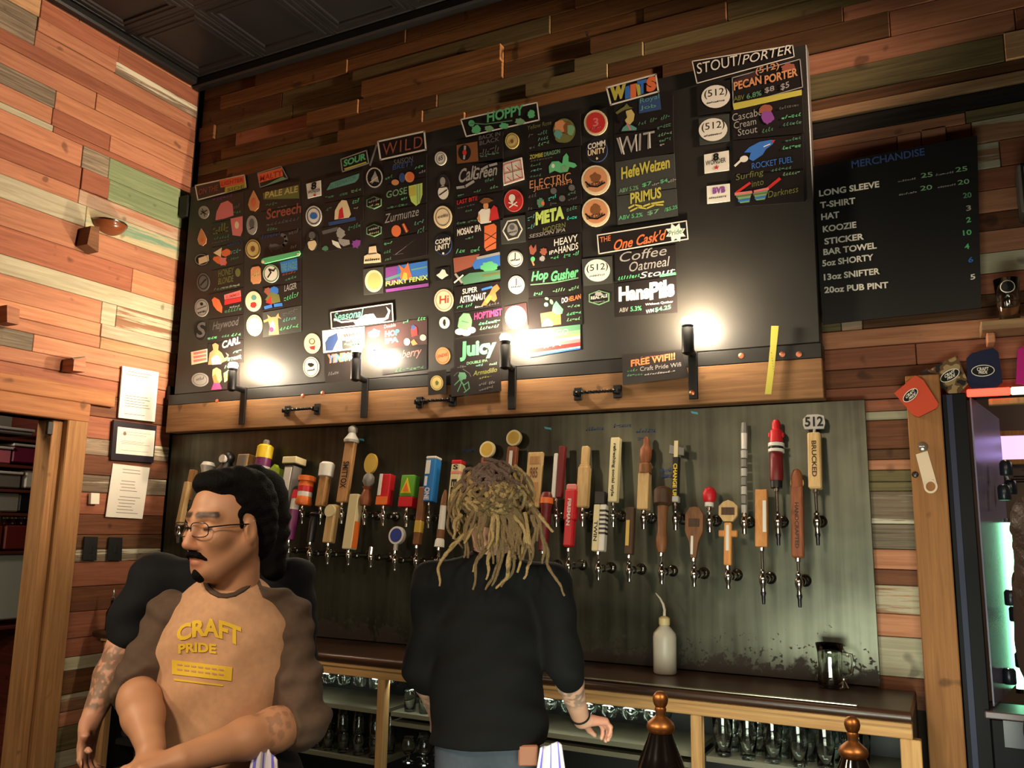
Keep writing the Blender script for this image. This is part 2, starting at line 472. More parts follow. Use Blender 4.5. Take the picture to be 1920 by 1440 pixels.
for z1, z0, segs in RZ:
    x = 4.0
    for xe, c, t in segs:
        plank(wb, (x+.0015, -t, z0+.0012), (xe-.0015, .03, z1-.0012), PAL[c]); x = xe
# narrow column of boards between steel sheet and post
CZ = [(735, 'r'), (768, 'c'), (785, 'R'), (840, 'b'), (860, 'o'), (880, 'v'), (902, 'v'), (920, 'G'), (982, 'g'), (1030, 'O'), (1068, 'R'), (1098, 'w'), (1152, 'O'), (1195, 'c'), (1270, 'R'), (1330, 'r')]
for i in range(len(CZ)-1):
    z1 = zb(1660, CZ[i][0]); z0 = zb(1660, CZ[i+1][0])
    z1 = min(z1, 2.19)
    plank(wb, (4.2, -rnd.choice([0, .003, .006]), z0+.0012), (4.60, .03, z1-.0012), PAL[CZ[i][1]])

# ---- steel backsplash
def steel_mat():
    m = bpy.data.materials.new('aged_steel'); m.use_nodes = True
    nt = m.node_tree; L = nt.links; N = nt.nodes.new; b = nt.nodes['Principled BSDF']
    g = N('ShaderNodeNewGeometry'); sp = N('ShaderNodeSeparateXYZ'); L.new(g.outputs['Position'], sp.inputs[0])
    n = N('ShaderNodeTexNoise'); n.inputs['Scale'].default_value = 9; n.inputs['Detail'].default_value = 7; n.inputs['Roughness'].default_value = .62
    L.new(g.outputs['Position'], n.inputs['Vector'])
    # rust blotches climb a hand's breadth from the counter
    mr = N('ShaderNodeMapRange'); mr.inputs[1].default_value = .98; mr.inputs[2].default_value = 1.20; mr.inputs[3].default_value = .22; mr.inputs[4].default_value = -.30
    L.new(sp.outputs[2], mr.inputs[0])
    ad = N('ShaderNodeMath'); ad.operation = 'ADD'; L.new(n.outputs[0], ad.inputs[0]); L.new(mr.outputs[0], ad.inputs[1])
    th = N('ShaderNodeMapRange'); th.inputs[1].default_value = .56; th.inputs[2].default_value = .63
    L.new(ad.outputs[0], th.inputs[0])
    sk = N('ShaderNodeTexNoise'); sk.inputs['Scale'].default_value = 55; sk.inputs['Detail'].default_value = 2
    L.new(g.outputs['Position'], sk.inputs['Vector'])
    mr2 = N('ShaderNodeMapRange'); mr2.inputs[1].default_value = 1.0; mr2.inputs[2].default_value = 1.30; mr2.inputs[3].default_value = .10; mr2.inputs[4].default_value = -.25; L.new(sp.outputs[2], mr2.inputs[0])
    ad2 = N('ShaderNodeMath'); ad2.operation = 'ADD'; L.new(sk.outputs[0], ad2.inputs[0]); L.new(mr2.outputs[0], ad2.inputs[1])
    th2 = N('ShaderNodeMapRange'); th2.inputs[1].default_value = .60; th2.inputs[2].default_value = .64; L.new(ad2.outputs[0], th2.inputs[0])
    mxx = N('ShaderNodeMath'); mxx.operation = 'MAXIMUM'; L.new(th.outputs[0], mxx.inputs[0]); L.new(th2.outputs[0], mxx.inputs[1]); th = mxx
    n2 = N('ShaderNodeTexNoise'); n2.inputs['Scale'].default_value = 3; n2.inputs['Detail'].default_value = 5
    L.new(g.outputs['Position'], n2.inputs['Vector'])
    vs_ = N('ShaderNodeVectorMath'); vs_.operation = 'MULTIPLY'; vs_.inputs[1].default_value = (26, 26, 1.1); L.new(g.outputs['Position'], vs_.inputs[0])
    n3 = N('ShaderNodeTexNoise'); n3.inputs['Scale'].default_value = 1.; n3.inputs['Detail'].default_value = 4; L.new(vs_.outputs[0], n3.inputs['Vector'])
    av = N('ShaderNodeMix'); av.data_type = 'FLOAT'; av.inputs[0].default_value = .4; L.new(n2.outputs[0], av.inputs[2]); L.new(n3.outputs[0], av.inputs[3]); n2 = av
    cr = N('ShaderNodeValToRGB'); cr.color_ramp.elements[0].position = .34; cr.color_ramp.elements[1].position = .66
    cr.color_ramp.elements[0].color = (*lin((52, 51, 42)), 1); cr.color_ramp.elements[1].color = (*lin((90, 91, 77)), 1)
    L.new(n2.outputs[0], cr.inputs[0])
    mx = N('ShaderNodeMix'); mx.data_type = 'RGBA'; mx.inputs[7].default_value = (*lin((40, 32, 22)), 1)
    L.new(th.outputs[0], mx.inputs[0]); L.new(cr.outputs[0], mx.inputs[6]); L.new(mx.outputs[2], b.inputs['Base Color'])
    me = N('ShaderNodeMapRange'); me.inputs[3].default_value = .75; me.inputs[4].default_value = .0; L.new(th.outputs[0], me.inputs[0]); L.new(me.outputs[0], b.inputs['Metallic'])
    ro = N('ShaderNodeMapRange'); ro.inputs[3].default_value = .36; ro.inputs[4].default_value = .75; L.new(th.outputs[0], ro.inputs[0]); L.new(ro.outputs[0], b.inputs['Roughness'])
    return m
sp_ = MB().bb((.03, -.012, .979), (4.307, -.001, 2.185), .002).build('steel_backsplash', steel_mat())
tag(sp_, 'aged dark steel sheet with rust blotches behind the beer taps', 'backsplash')

# ---- menu chalkboard
YB = -.085
def board_mat(name, c, rough):
    return mat(name, c, rough, spec=.55, noise=.16, nscale=3.5)
M_board = board_mat('chalkboard_black', (40, 37, 33), .48)
M_strip = mat('strip_black', (30, 28, 26), .42)
bd = MB().bb((.10, YB, 2.441), (4.142, -.002, 3.886), .004).build('menu_board', M_board)
tag(bd, 'huge black menu chalkboard covered with beer cards and logo magnets', 'chalkboard')
RY = -.095
zr1, zr0 = 2.37, 2.19
rail = thing('board_rail', (2.1, RY, zr0), 'pale wooden rail under the menu board with black straps and handles', 'rail')
M_pine = wood('pale_pine', (118, 82, 50), (148, 106, 68), var=.05)
MB().bb((.06, RY, zr0), (4.148, -.001, zr1-.0005), .004).build('rail_board', M_pine, rail)
st = MB().bb((.06, RY, zr1), (4.148, -.001, zr1+.068), .003).build('angle_strip', M_strip, rail)
M_cop = mat('copper', (214, 128, 92), .35, metal=.8)
for px, py in ((407, 752), (568, 742), (605, 737), (1390, 667), (1467, 664), (1498, 664)):
    p = PY(px, py, RY)
    MB().lathe((p[0], RY, p[2]), (0, -1, 0), [(.013, .0002), (.013, .002), (.009, .0035), (.002, .004)], 12).build('copper_rivet', M_cop, st, True)
M_iron = mat('black_iron', (20, 19, 18), .38, metal=.3)
for i, (xa, xb, py) in enumerate(((536, 592, 770), (784, 846, 754), (1082, 1156, 738))):
    a = PY(xa, py, RY-.02); b = PY(xb, py-(.06*(xb-xa)), RY-.02); z = (a[2]+b[2])/2
    h = thing('drawer_handle', (a[0], RY, z), '', 'handle', 'iron pull handles on the board rail')
    h['label'] = ['black twisted iron pull handle on the pale rail between the first two lamps', 'black twisted iron pull handle under the card with a green plant sketch', 'black twisted iron pull handle beside the free wifi sign'][i]
    for x in (a[0], b[0]):
        MB().bb((x-.022, RY-.012, z-.032), (x+.022, RY-.0005, z+.032), .003).bb((x-.013, RY-.045, z-.013), (x+.013, RY-.010, z+.013), .003).build('mount_plate', M_iron, h)
    tb = MB(); K = 40
    for s in range(2):
        pts = [(a[0]+(b[0]-a[0])*k/K, RY-.045+.0045*math.cos(k*1.1+s*math.pi), z+.0045*math.sin(k*1.1+s*math.pi)) for k in range(K+1)]
        tb.tube(pts, .0048, 6)
    tb.build('twisted_bar', M_iron, h, True)

# ---- lamps on the rail
M_bulb = mat('lamp_glow', (255, 240, 215), .4, emit=(255, 236, 204), es=950.)
M_lampb = mat('lamp_black', (14, 13, 12), .5)
LH = .14
for i, (px, py, sx) in enumerate(((437, 688, 458), (669, 658, 685), (948, 636, 961), (1289, 606, 1301))):
    B = PY(px, py, YB-LH); s = PY(sx, 740, RY)
    L_ = thing('board_lamp', (s[0], RY, zr0+.02), ['black upright spot lamp on a strap, beside the yellow-haired portrait card', 'black upright spot lamp on a strap, below the white feather card', 'black upright spot lamp on a strap, beside the green Juicy lettering', 'black upright spot lamp on a strap, beside the free wifi sign'][i], 'lamp', 'spot lamps along the board rail')
    MB().bb((s[0]-.022, RY-.012, zr0+.025), (s[0]+.022, RY-.0005, zr1+.075), .002).build('strap', M_lampb, L_)
    if i == 3: MB().lathe((s[0]-.004, RY-.012, zr0+.055), (0, -1, 0), [(.013, 0), (.013, .003), (.009, .006), (.002, .007)], 12).build('copper_rivet', M_cop, L_, True)
    zz = zr1+.062
    MB().tube([(s[0], RY-.008, zz), (s[0], RY-.03, zz), (B[0], B[1]+.02, zz), (B[0], B[1], zz+.012)], .019, 10).build('arm', M_lampb, L_, True)
    MB().lathe((B[0], B[1], zz-.03), (0, 0, 1), [(.012, 0), (.028, .01), (.028, .125), (.024, .13), (.024, B[2]-zz+.012), (.027, B[2]-zz+.014), (.027, B[2]-zz+.022), (.018, B[2]-zz+.024)], 18).build('lamp_body', M_lampb, L_, True)
    MB().lathe((B[0], B[1], B[2]-.012), (0, 0, 1), [(.014, -.005), (.026, .006), (.03, .022), (.022, .038), (.004, .043)], 16).build('bulb', M_bulb, L_, True)

# ---- door frame, header
M_post = wood('post_wood', (132, 92, 54), (166, 122, 76), axis='v', var=.05)
M_hdr = wood('header_wood', (140, 88, 52), (170, 114, 72), var=.05)
d1 = thing('door_1', (0, -.72, 0), None, None); d1['kind'] = 'structure'
yA = PX(139, 1000)[1]
MB().bb((-.16, yA-.135, 0), (.035, yA, 2.205), .006).build('door_post', M_post, d1)
MB().bb((-.15, yA-.20, 0), (-.01, yA-.135, 2.19), .004).build('door_jamb', M_post, d1)
MB().bb((-.16, -2.4, DZ), (.04, yA+.0, 2.305), .006).build('door_header', M_hdr, d1)
MB().bb((-.005, -2.4, 2.307), (.035, -.47, 2.405), .005).build('head_board', M_hdr, d1)
MB().bb((-.02, yA-.235, 2.10), (-.0, yA-.2, 2.175), .003).build('hinge', M_black, d1)

# right-hand post
pr = struct(thing('trim_3', (4.54, -.03, 0), None, None))
M_post2 = wood('post_wood_amber', (128, 84, 46), (154, 106, 60), axis='v', var=.03)
MB().bb((4.474, -.06, .3), (4.605, -.001, 2.27), .004).build('post_board', M_post2, pr)
# ============================================================ MENU BOARD CONTENT
CC = dict(W=(226, 218, 204), G=(96, 180, 122), g=(84, 130, 100), Y=(188, 176, 76), O=(222, 112, 66), R=(196, 48, 46), P=(214, 120, 118), K=(24, 21, 19), B=(58, 112, 190),
          T=(60, 196, 174), V=(136, 70, 146), C=(228, 204, 164), S=(158, 152, 146), L=(188, 208, 104), N=(128, 80, 46), M=(62, 40, 40), D=(34, 30, 28), E=(66, 66, 63), b=(54, 74, 120), s=(98, 94, 92), o=(206, 140, 96), y=(200, 178, 110), k=(46, 40, 38), r=(150, 84, 66), m=(232, 60, 110), q=(118, 160, 118), v=(110, 110, 60), t=(96, 150, 140))
def chalk(c):
    return mat('pigment_%s' % c, CC[c], .75, spec=.25)
class Print:
    """flat drawing on a vertical wall plane, given in photo pixels"""
    def __init__(s, Y, each=False): s.Y = Y; s.L = {}; s.n = 0; s.each = each
    def get(s, k):
        if s.each: k = (k, s.n)
        if k not in s.L: s.L[k] = MB(); s.L[k].keepn = True
        return s.L[k]
    def _y(s): s.n += 1; return s.Y-.0006-.00018*s.n
    def T(s, t, x0, y0, x1, y1, h, c, bold=0.012, shear=0., space=1.):
        Y = s._y(); v, f = text_mesh(t, bold, shear, space)
        px = x0+v[:, 0]*(x1-x0); py = y0+v[:, 0]*(y1-y0)
        px = px+v[:, 1]*h*(1080-px)/9000.; py = py-v[:, 1]*h
        s.get('lettering').use(chalk(c)).add([PY(a, b, Y) for a, b in zip(px, py)], f); return s
    def Pz(s, pts, c):
        Y = s._y(); s.get('drawing').use(chalk(c)).add([PY(a, b, Y) for a, b in pts], [tuple(range(len(pts)))]); return s
    def E(s, cx, cy, rx, ry, c, a=0., n=20, jit=0.):
        r = random.Random(int(cx*7+cy)); ca, sa = math.cos(a), math.sin(a); pts = []
        for i in range(n):
            t = 2*math.pi*i/n; k = 1+jit*r.uniform(-1, 1); x = rx*k*math.cos(t); y = ry*k*math.sin(t)
            pts.append((cx+x*ca-y*sa, cy+x*sa+y*ca))
        return s.Pz(pts, c)
    def Ln(s, pts, w, c):
        Y = s._y(); mb = s.get('chalk_lines').use(chalk(c))
        for (a, b), (e, d) in zip(pts[:-1], pts[1:]):
            l = math.hypot(e-a, d-b) or 1; nx, ny = -(d-b)/l*w/2, (e-a)/l*w/2; tx, ty = (e-a)/l*w*.25, (d-b)/l*w*.25
            mb.add([PY(*q, Y) for q in ((a+nx-tx, b+ny-ty), (e+nx+tx, d+ny+ty), (e-nx+tx, d-ny+ty), (a-nx-tx, b-ny-ty))], [(0, 1, 2, 3)])
        return s
    def Sc(s, x0, y0, x1, y1, h, c, n=6, w=1.6):
        """quick chalk handwriting too small to read"""
        r = random.Random(int(x0*3+y0*5)); Y = s._y(); mb = s.get('handwriting').use(chalk(c))
        for i in range(n):
            u = (i+.5)/n; x = x0+(x1-x0)*u; y = y0+(y1-y0)*u; hh = h*r.uniform(.55, 1.0); d = (x1-x0)/n*.42
            q = [(x-d, y), (x-d+w, y), (x+d, y-hh), (x+d-w, y-hh)] if r.random() < .6 else [(x-d, y-hh*.6), (x+d, y-hh*.75), (x+d, y-hh*.75+w), (x-d, y-hh*.6+w)]
            mb.add([PY(*p, Y) for p in q], [(0, 1, 2, 3)])
            if r.random() < .7:
                q = [(x-d, y-w), (x+d*.8, y-w), (x+d*.8, y), (x-d, y)]
                mb.add([PY(*p, Y) for p in q], [(0, 1, 2, 3)])
        return s
    def frame(s, q, w, c): return s.Ln(list(q)+[q[0]], w, c)
def ell_pts(cx, cy, rx, ry, n=24, a=0.):
    ca, sa = math.cos(a), math.sin(a)
    return [(cx+rx*math.cos(t)*ca-ry*math.sin(t)*sa, cy+rx*math.cos(t)*sa+ry*math.sin(t)*ca) for t in [2*math.pi*i/n for i in range(n)]]
CARDY = YB-.0035
def plate(name, label, cat, pts, c, draw=None, group=None, Y0=YB, th=.0035, part='artwork'):
    mb = MB(); pts = list(pts); F = [PY(a, b, Y0-th) for a, b in pts]; Bk = [p*1. for p in F]
    for p in Bk: p[1] = Y0-.0002
    n = len(F)
    mb.add(F+Bk, [tuple(range(n)), tuple(range(n, 2*n))[::-1]]+[(i, n+i, n+(i+1) % n, (i+1) % n) for i in range(n)])
    m = c if not isinstance(c, str) else chalk(c)
    o = mb.build(name, m); tag(o, label, cat, group)
    if draw:
        p = Print(Y0-th, name == 'merchandise_board'); draw(p)
        for k, mb in p.L.items():
            c = mb.build(k[0] if isinstance(k, tuple) else k, None, o)
            if not isinstance(k, tuple): c['kind'] = 'stuff'
    return o
M_card = mat('slate_card', (36, 31, 30), .33, spec=.5, noise=.1, nscale=8)
M_card2 = mat('slate_card_grey', (66, 66, 62), .34, spec=.5, noise=.1, nscale=8)
GC, GL, GH = 'chalk beer cards on the menu board', 'logo magnets on the menu board', 'section header signs on the menu board'
def card(label, q, draw, m=None): return plate('beer_card', label, 'card', q, m or M_card, draw, GC, part='chalk_art')
def logo(label, pts, c, draw=None): return plate('logo_magnet', label, 'magnet', pts, c, draw, GL, part='print')
def head(label, q, draw, border='W', bw=2.2):
    o = plate('header_sign', label, 'sign', q, M_card, lambda p: (p.frame([(a+(bw/2 if i in (0, 3) else -bw/2), b+(bw/2 if i < 2 else -bw/2)) for i, (a, b) in enumerate(q)], bw, border), draw(p)), GH, Y0=YB-.006, th=.004, part='lettering')
    return o

# ---- header signs
head('curled header sign with orange and yellow block lettering in the corner', [(365, 347), (459, 327), (462, 352), (370, 376)], lambda p: (p.Pz([(411, 338), (458, 329), (459, 343), (414, 352)], 'O'), p.Pz([(422, 351), (460, 343), (461, 352), (421, 362)], 'Y'), p.T('ON THE', 372, 366, 408, 357, 11, 'r'), p.T('LIGHTER', 415, 349, 456, 341, 8, 'R'), p.T('SIDE', 426, 360, 458, 353, 7, 'v')))
head('curled header sign with orange Malty lettering', [(482, 324), (528, 311), (540, 335), (487, 352)], lambda p: (p.Pz([(484, 326), (528, 314), (531, 330), (486, 343)], 'O'), p.T('MALTY', 487, 341, 529, 329, 11, 'R', .02), p.Pz([(500, 346), (530, 331), (538, 335), (490, 351)], 'q')), 'S', 1.6)
head('small header sign with green and yellow Sour lettering', [(638, 298), (688, 281), (692, 307), (641, 323)], lambda p: (p.T('SOUR', 644, 313, 686, 299, 13, 'G', .04), p.Pz([(645, 316), (686, 303), (688, 305), (647, 319)], 'Y')), 'S', 2.)
head('header sign with white border and red Wild lettering', [(707, 264), (797, 245), (800, 282), (712, 301)], lambda p: p.T('WILD', 717, 292, 792, 276, 22, 'r', .0, 0, 1.25), 'W', 3.)
head('curled header sign with green Hoppy lettering and hop cones', [(863, 223), (1008, 191), (1012, 226), (873, 257)], lambda p: (p.E(884, 231, 6, 6, 'G'), p.E(893, 243, 9, 8, 'G', jit=.2), p.E(917, 241, 8, 6, 'q', jit=.2), p.E(945, 236, 8, 6, 'G', jit=.2), p.E(975, 228, 9, 6, 'q', jit=.2), p.E(996, 214, 7, 8, 'G', jit=.2), p.T('HOPPY', 913, 230, 982, 215, 20, 'G', .03), p.Ln([(882, 231), (910, 233), (960, 226)], 2, 'g')), 'W', 2.4)
head('header sign with multicoloured Wits lettering', [(1136, 163), (1231, 138), (1236, 173), (1144, 198)], lambda p: (p.T('W', 1144, 190, 1174, 183, 26, 'Y', .09), p.Pz([(1172, 163), (1180, 160), (1184, 183), (1172, 186)], 'B'), p.T('I', 1182, 184, 1193, 181, 25, 'O', .06), p.Pz([(1192, 157), (1198, 155), (1204, 176), (1196, 180)], 'Y'), p.T('T', 1195, 178, 1213, 174, 26, 'B', .06), p.T('S', 1212, 174, 1231, 169, 28, 'O', .08)), 'W', 3.)
head('curled black header sign with white Stout and Porter lettering', [(1297, 114), (1487, 84), (1490, 107), (1306, 157)], lambda p: (p.T('STOUT/', 1307, 139, 1390, 121, 20, 'W', .0), p.T('PORTER', 1392, 121, 1484, 100, 17, 'W', .0, .2)), 'W', 1.8)
head('long header sign with white border and orange script under the yellow script card', [(1119, 440), (1288, 413), (1291, 449), (1122, 477)], lambda p: (p.T('THE', 1125, 455, 1145, 451, 10, 'O'), p.T("One Cask'd", 1151, 470, 1250, 449, 20, 'O', .02, .35), p.Pz([(1246+(20 if i % 2 else 13)*math.cos(i*.39)+21, 436+(19 if i % 2 else 11)*math.sin(i*.39)) for i in range(16)], 'W'), p.T('Pride!', 1254, 443, 1281, 437, 10, 'g')), 'W', 2.2)
head('header sign with white border and white ink figure above the feather card', [(619, 585), (736, 568), (738, 603), (621, 617)], lambda p: (p.T('Seasonal', 625, 603, 681, 594, 16, 't', .02, .2), p.Pz([(640, 598), (668, 600), (684, 590), (700, 588), (706, 597), (722, 596), (728, 585), (724, 575), (732, 582), (728, 597), (714, 604), (690, 606), (668, 610), (660, 600)], 'W'), p.Ln([(627, 598), (640, 604), (660, 602)], 3, 'W')), 'W', 2.)

# ---- column one
logo('small round white scribbled magnet beside the pink dome card', ell_pts(382, 398, 10, 12), 'S', lambda p: (p.Ln([(376, 402), (388, 394)], 1.5, 'K'), p.Ln([(377, 396), (387, 402)], 1.5, 'K'), p.Ln([(379, 391), (384, 406)], 1.2, 'K')))
card('beer card with a pink dome drawing', [(397, 372), (456, 360), (456, 405), (397, 418)], lambda p: (p.Pz([(404, 413), (406, 397), (414, 381), (427, 376), (436, 383), (438, 404), (420, 410)], 'P'), p.Sc(398, 378, 436, 368, 6, 'V', 6), p.Sc(437, 392, 450, 388, 8, 's', 3), p.Sc(437, 402, 452, 398, 7, 'g', 3)))
logo('orange drop magnet beside the pink cup card', [(377, 428), (382, 436), (387, 447), (386, 456), (380, 461), (373, 458), (370, 449), (373, 438)], 'o', lambda p: p.E(379, 450, 3, 4, 'O'))
card('beer card with a pink cup and olive lettering', [(397, 420), (456, 407), (456, 452), (397, 463)], lambda p: (p.Sc(399, 440, 428, 434, 18, 'v', 6, 2.5), p.Pz([(432, 410), (455, 405), (455, 432), (451, 443), (436, 441)], 'P'), p.E(444, 422, 4, 7, 'C'), p.Sc(400, 450, 430, 445, 6, 'g', 6), p.Sc(396, 458, 430, 450, 5, 's', 6)))
logo('pale tilted drum logo magnet beside the orange fish card', ell_pts(378, 487, 14, 12, a=-.3), 'D', lambda p: (p.Pz([(372, 484), (391, 478), (392, 489), (373, 496)], 'C'), p.frame(ell_pts(378, 487, 12, 10), 1.2, 'S')))
card('beer card with an orange and white fish drawing', [(397, 466), (456, 453), (456, 494), (397, 506)], lambda p: (p.E(424, 474, 9, 7, 'O', -.3, jit=.15), p.E(413, 489, 14, 7, 'O', .4, jit=.1), p.Pz([(400, 474), (416, 464), (414, 482)], 'C'), p.Pz([(411, 484), (425, 483), (420, 497), (414, 498)], 'P'), p.Sc(426, 462, 454, 455, 7, 'b', 6), p.Sc(432, 477, 452, 472, 9, 't', 4), p.Sc(432, 488, 448, 484, 5, 'g', 4)))
logo('grey round engraved magnet beside the olive lettered card', ell_pts(381, 529, 12, 17), 's', lambda p: (p.frame(ell_pts(381, 529, 9, 13), 1.5, 'k'), p.Ln([(376, 535), (386, 524)], 2, 'k')))
card('beer card with two lines of olive green lettering', [(397, 508), (456, 495), (456, 537), (397, 548)], lambda p: (p.T('HONEY', 409, 520, 438, 513, 13, 'v', .01), p.T('BLONDE', 409, 534, 437, 528, 12, 'v', .01), p.E(446, 511, 5, 8, 'v'), p.Sc(400, 545, 450, 537, 6, 'g', 9), p.Sc(415, 541, 450, 535, 4, 'S', 5)))
logo('white round magnet with grey emblem beside the orange hop card', ell_pts(378, 577, 13, 17), 'S', lambda p: (p.frame(ell_pts(378, 577, 11, 14), 1, 's'), p.Ln([(370, 580), (386, 574)], 2, 's'), p.E(378, 570, 3, 3, 'k'), p.Sc(371, 588, 386, 585, 4, 'k', 5)))
card('beer card with an orange hop and pink lettering', [(392, 553), (456, 540), (456, 588), (392, 598)], lambda p: (p.Pz([(397, 562), (402, 557), (411, 562), (417, 576), (416, 587), (407, 582), (400, 573)], 'O'), p.Pz([(420, 553), (451, 544), (452, 556), (421, 562)], 'P'), p.Pz([(421, 563), (452, 557), (452, 565), (421, 572)], 'R'), p.T('SUMMER', 423, 561, 450, 554, 6, 'R'), p.Sc(421, 587, 453, 581, 8, 'g', 6), p.Sc(430, 578, 450, 574, 4, 'S', 4)))
logo('dark magnet with a grey serpent letter', ell_pts(376, 620, 12, 18), 'D', lambda p: p.T('S', 368, 634, 384, 632, 29, 's', .02))
card('beer card with grey handwriting above green prices', [(392, 600), (456, 590), (456, 634), (392, 643)], lambda p: (p.T('Haywood', 398, 624, 447, 614, 20, 's', 0, .2), p.Sc(389, 637, 407, 634, 6, 'G', 3), p.Sc(415, 633, 430, 631, 6, 'g', 3), p.Sc(433, 631, 452, 628, 6, 'G', 3)))
logo('white square magnet with red stripes', [(358, 660), (388, 654), (388, 678), (359, 684)], 'C', lambda p: [p.Ln([(364, 663+i*7), (386, 659+i*7)], 4.4, 'P') for i in range(3)])
card('beer card with an orange bearded man and white lettering', [(390, 645), (456, 636), (456, 680), (390, 688)], lambda p: (p.Pz([(390, 684), (393, 662), (400, 656), (398, 646), (404, 643), (410, 647), (409, 656), (416, 662), (421, 672), (427, 668), (423, 661), (429, 665), (425, 676), (416, 680), (414, 683)], 'o'), p.Pz([(398, 684), (396, 672), (404, 666), (411, 668), (415, 682)], 'W'), p.T('CARL', 416, 654, 450, 644, 14, 'W', .03), p.Sc(436, 663, 453, 659, 6, 'G', 3), p.Sc(426, 678, 453, 672, 8, 'g', 5), p.Sc(426, 674, 452, 668, 4, 'W', 4)))
logo('white oval magnet with faint grey emblem at the bottom corner', ell_pts(375, 712, 16, 13), 'S', lambda p: (p.frame(ell_pts(375, 712, 13, 10), 1, 's'), p.Sc(368, 714, 383, 711, 6, 's', 5)))
card('beer card with a yellow and pink haired portrait', [(391, 690), (449, 683), (449, 726), (391, 734)], lambda p: (p.Pz([(399, 693), (406, 689), (414, 694), (416, 712), (410, 720), (402, 716), (398, 704)], 'L'), p.Pz([(398, 706), (404, 700), (408, 712), (412, 718), (402, 722)], 'O'), p.Pz([(396, 731), (401, 718), (411, 718), (416, 729)], 'm'), p.Pz([(419, 700), (434, 690), (437, 704), (421, 717)], 'L'), p.Sc(421, 713, 436, 702, 12, 'v', 4), p.Sc(420, 692, 430, 688, 6, 'G', 2)))

# ---- column two
logo('orange drop magnet beside the olive lettered card', [(475, 357), (480, 366), (486, 378), (485, 389), (478, 396), (469, 394), (465, 384), (468, 372)], 'o', lambda p: p.E(476, 380, 4, 8, 'O'))
card('beer card with wide olive block lettering', [(489, 352), (562, 339), (562, 384), (489, 396)], lambda p: (p.Pz([(493, 362), (560, 346), (561, 372), (494, 374)], 'v'), p.T('PALE ALE', 497, 372, 558, 360, 12, 'y', .02), p.Sc(498, 387, 520, 383, 6, 'g', 4), p.Sc(520, 391, 538, 387, 5, 's', 3)))
logo('pale oval magnet with a grey emblem', ell_pts(472, 422, 10, 18), 'S', lambda p: (p.E(472, 419, 5, 9, 's'), p.Ln([(468, 430), (476, 426)], 2, 'k')))
card('beer card with brown gothic Screech lettering', [(489, 398), (564, 385), (564, 428), (489, 440)], lambda p: (p.T('Screech', 499, 412, 564, 399, 20, 'r', .02), p.Sc(499, 424, 562, 412, 7, 's', 9), p.Sc(500, 433, 520, 430, 6, 'g', 4)))
logo('cream round magnet with ring, beside the scorpion card', ell_pts(474, 467, 14, 18), 'y', lambda p: (p.frame(ell_pts(474, 467, 12, 15), 1.4, 'N'), p.E(474, 467, 4, 5, 'N')))
card('beer card with a grey scorpion drawing', [(489, 443), (564, 431), (564, 474), (489, 484)], lambda p: (p.Ln([(507, 462), (512, 466), (522, 464), (532, 460), (537, 452), (535, 443), (528, 440)], 6, 's'), p.E(516, 463, 9, 6, 's'), p.Ln([(508, 458), (505, 464), (510, 472)], 3, 's'), p.Ln([(526, 464), (530, 472)], 2.5, 's'), p.Sc(490, 449, 526, 440, 8, 'b', 7), p.Sc(541, 440, 560, 436, 9, 's', 4), p.Sc(544, 467, 556, 464, 7, 'S', 3)))
plate('chalk_marker', 'bright green marker stick clipped across the cards', 'marker', [(490, 487), (494, 484), (560, 470), (562, 475), (559, 479), (495, 494), (490, 493)], 'G', lambda p: (p.E(493, 491, 3, 3, 'C'), p.E(559, 477, 2.5, 3, 'C')), Y0=YB-.005, th=.012, part='marker_tip')
logo('orange can shaped magnet', [(470, 506), (473, 501), (485, 499), (488, 503), (489, 525), (486, 531), (474, 532), (470, 527)], 'o', lambda p: p.Sc(473, 520, 486, 516, 8, 'y', 4))
logo('white and green round magnet with a dark running figure', ell_pts(508, 513, 15, 17), 'W', lambda p: (p.frame(ell_pts(508, 513, 13, 15), 2, 'q'), p.Ln([(502, 520), (508, 511), (504, 505), (513, 508), (516, 503)], 2.5, 'k')))
card('beer card with blue scribbled block lettering', [(523, 487), (564, 480), (564, 526), (524, 534)], lambda p: (p.Pz([(525, 492), (557, 484), (558, 506), (528, 512)], 'B'), p.T('FIRE EAGLE', 527, 509, 556, 503, 14, 't', .02), p.Sc(529, 517, 555, 511, 5, 'r', 5), p.Sc(534, 527, 556, 520, 6, 'g', 4)))
logo('white round magnet with red and blue picture', ell_pts(475, 565, 15, 19), 'C', lambda p: (p.E(476, 558, 5, 5, 't'), p.E(475, 572, 6, 5, 'R', jit=.2)))
card('beer card with a red and blue parrot', [(491, 541), (564, 529), (564, 571), (491, 583)], lambda p: (p.E(503, 546, 7, 7, 'r', jit=.2), p.E(514, 545, 8, 8, 'B', jit=.1), p.Pz([(497, 562), (507, 548), (523, 552), (526, 566), (508, 570)], 'v'), p.Pz([(498, 567), (508, 555), (510, 571)], 'R'), p.Ln([(497, 577), (512, 573), (528, 571)], 6, 'B'), p.T('LAGER', 533, 547, 556, 541, 12, 'S', .02), p.Sc(532, 565, 560, 555, 12, 'G', 6)))
logo('plain cream round magnet beside the goat card', ell_pts(477, 610, 15, 20), 'C', lambda p: p.frame(ell_pts(477, 610, 13, 17), 1.5, 'y'))
card('grey beer card with an orange goat drawing', [(493, 586), (564, 573), (564, 621), (493, 632)], lambda p: (p.Pz([(494, 601), (503, 597), (501, 590), (508, 595), (517, 594), (522, 587), (523, 593), (528, 598), (521, 596), (522, 612), (523, 627), (504, 628), (506, 612), (503, 602), (495, 605)], 'o'), p.E(511, 611, 5, 10, 'C', jit=.2), p.E(509, 618, 4, 5, 'm'), p.Sc(530, 593, 558, 584, 9, 's', 6), p.Sc(530, 604, 555, 598, 8, 't', 5), p.Sc(524, 620, 560, 613, 7, 'G', 6)), M_card2)

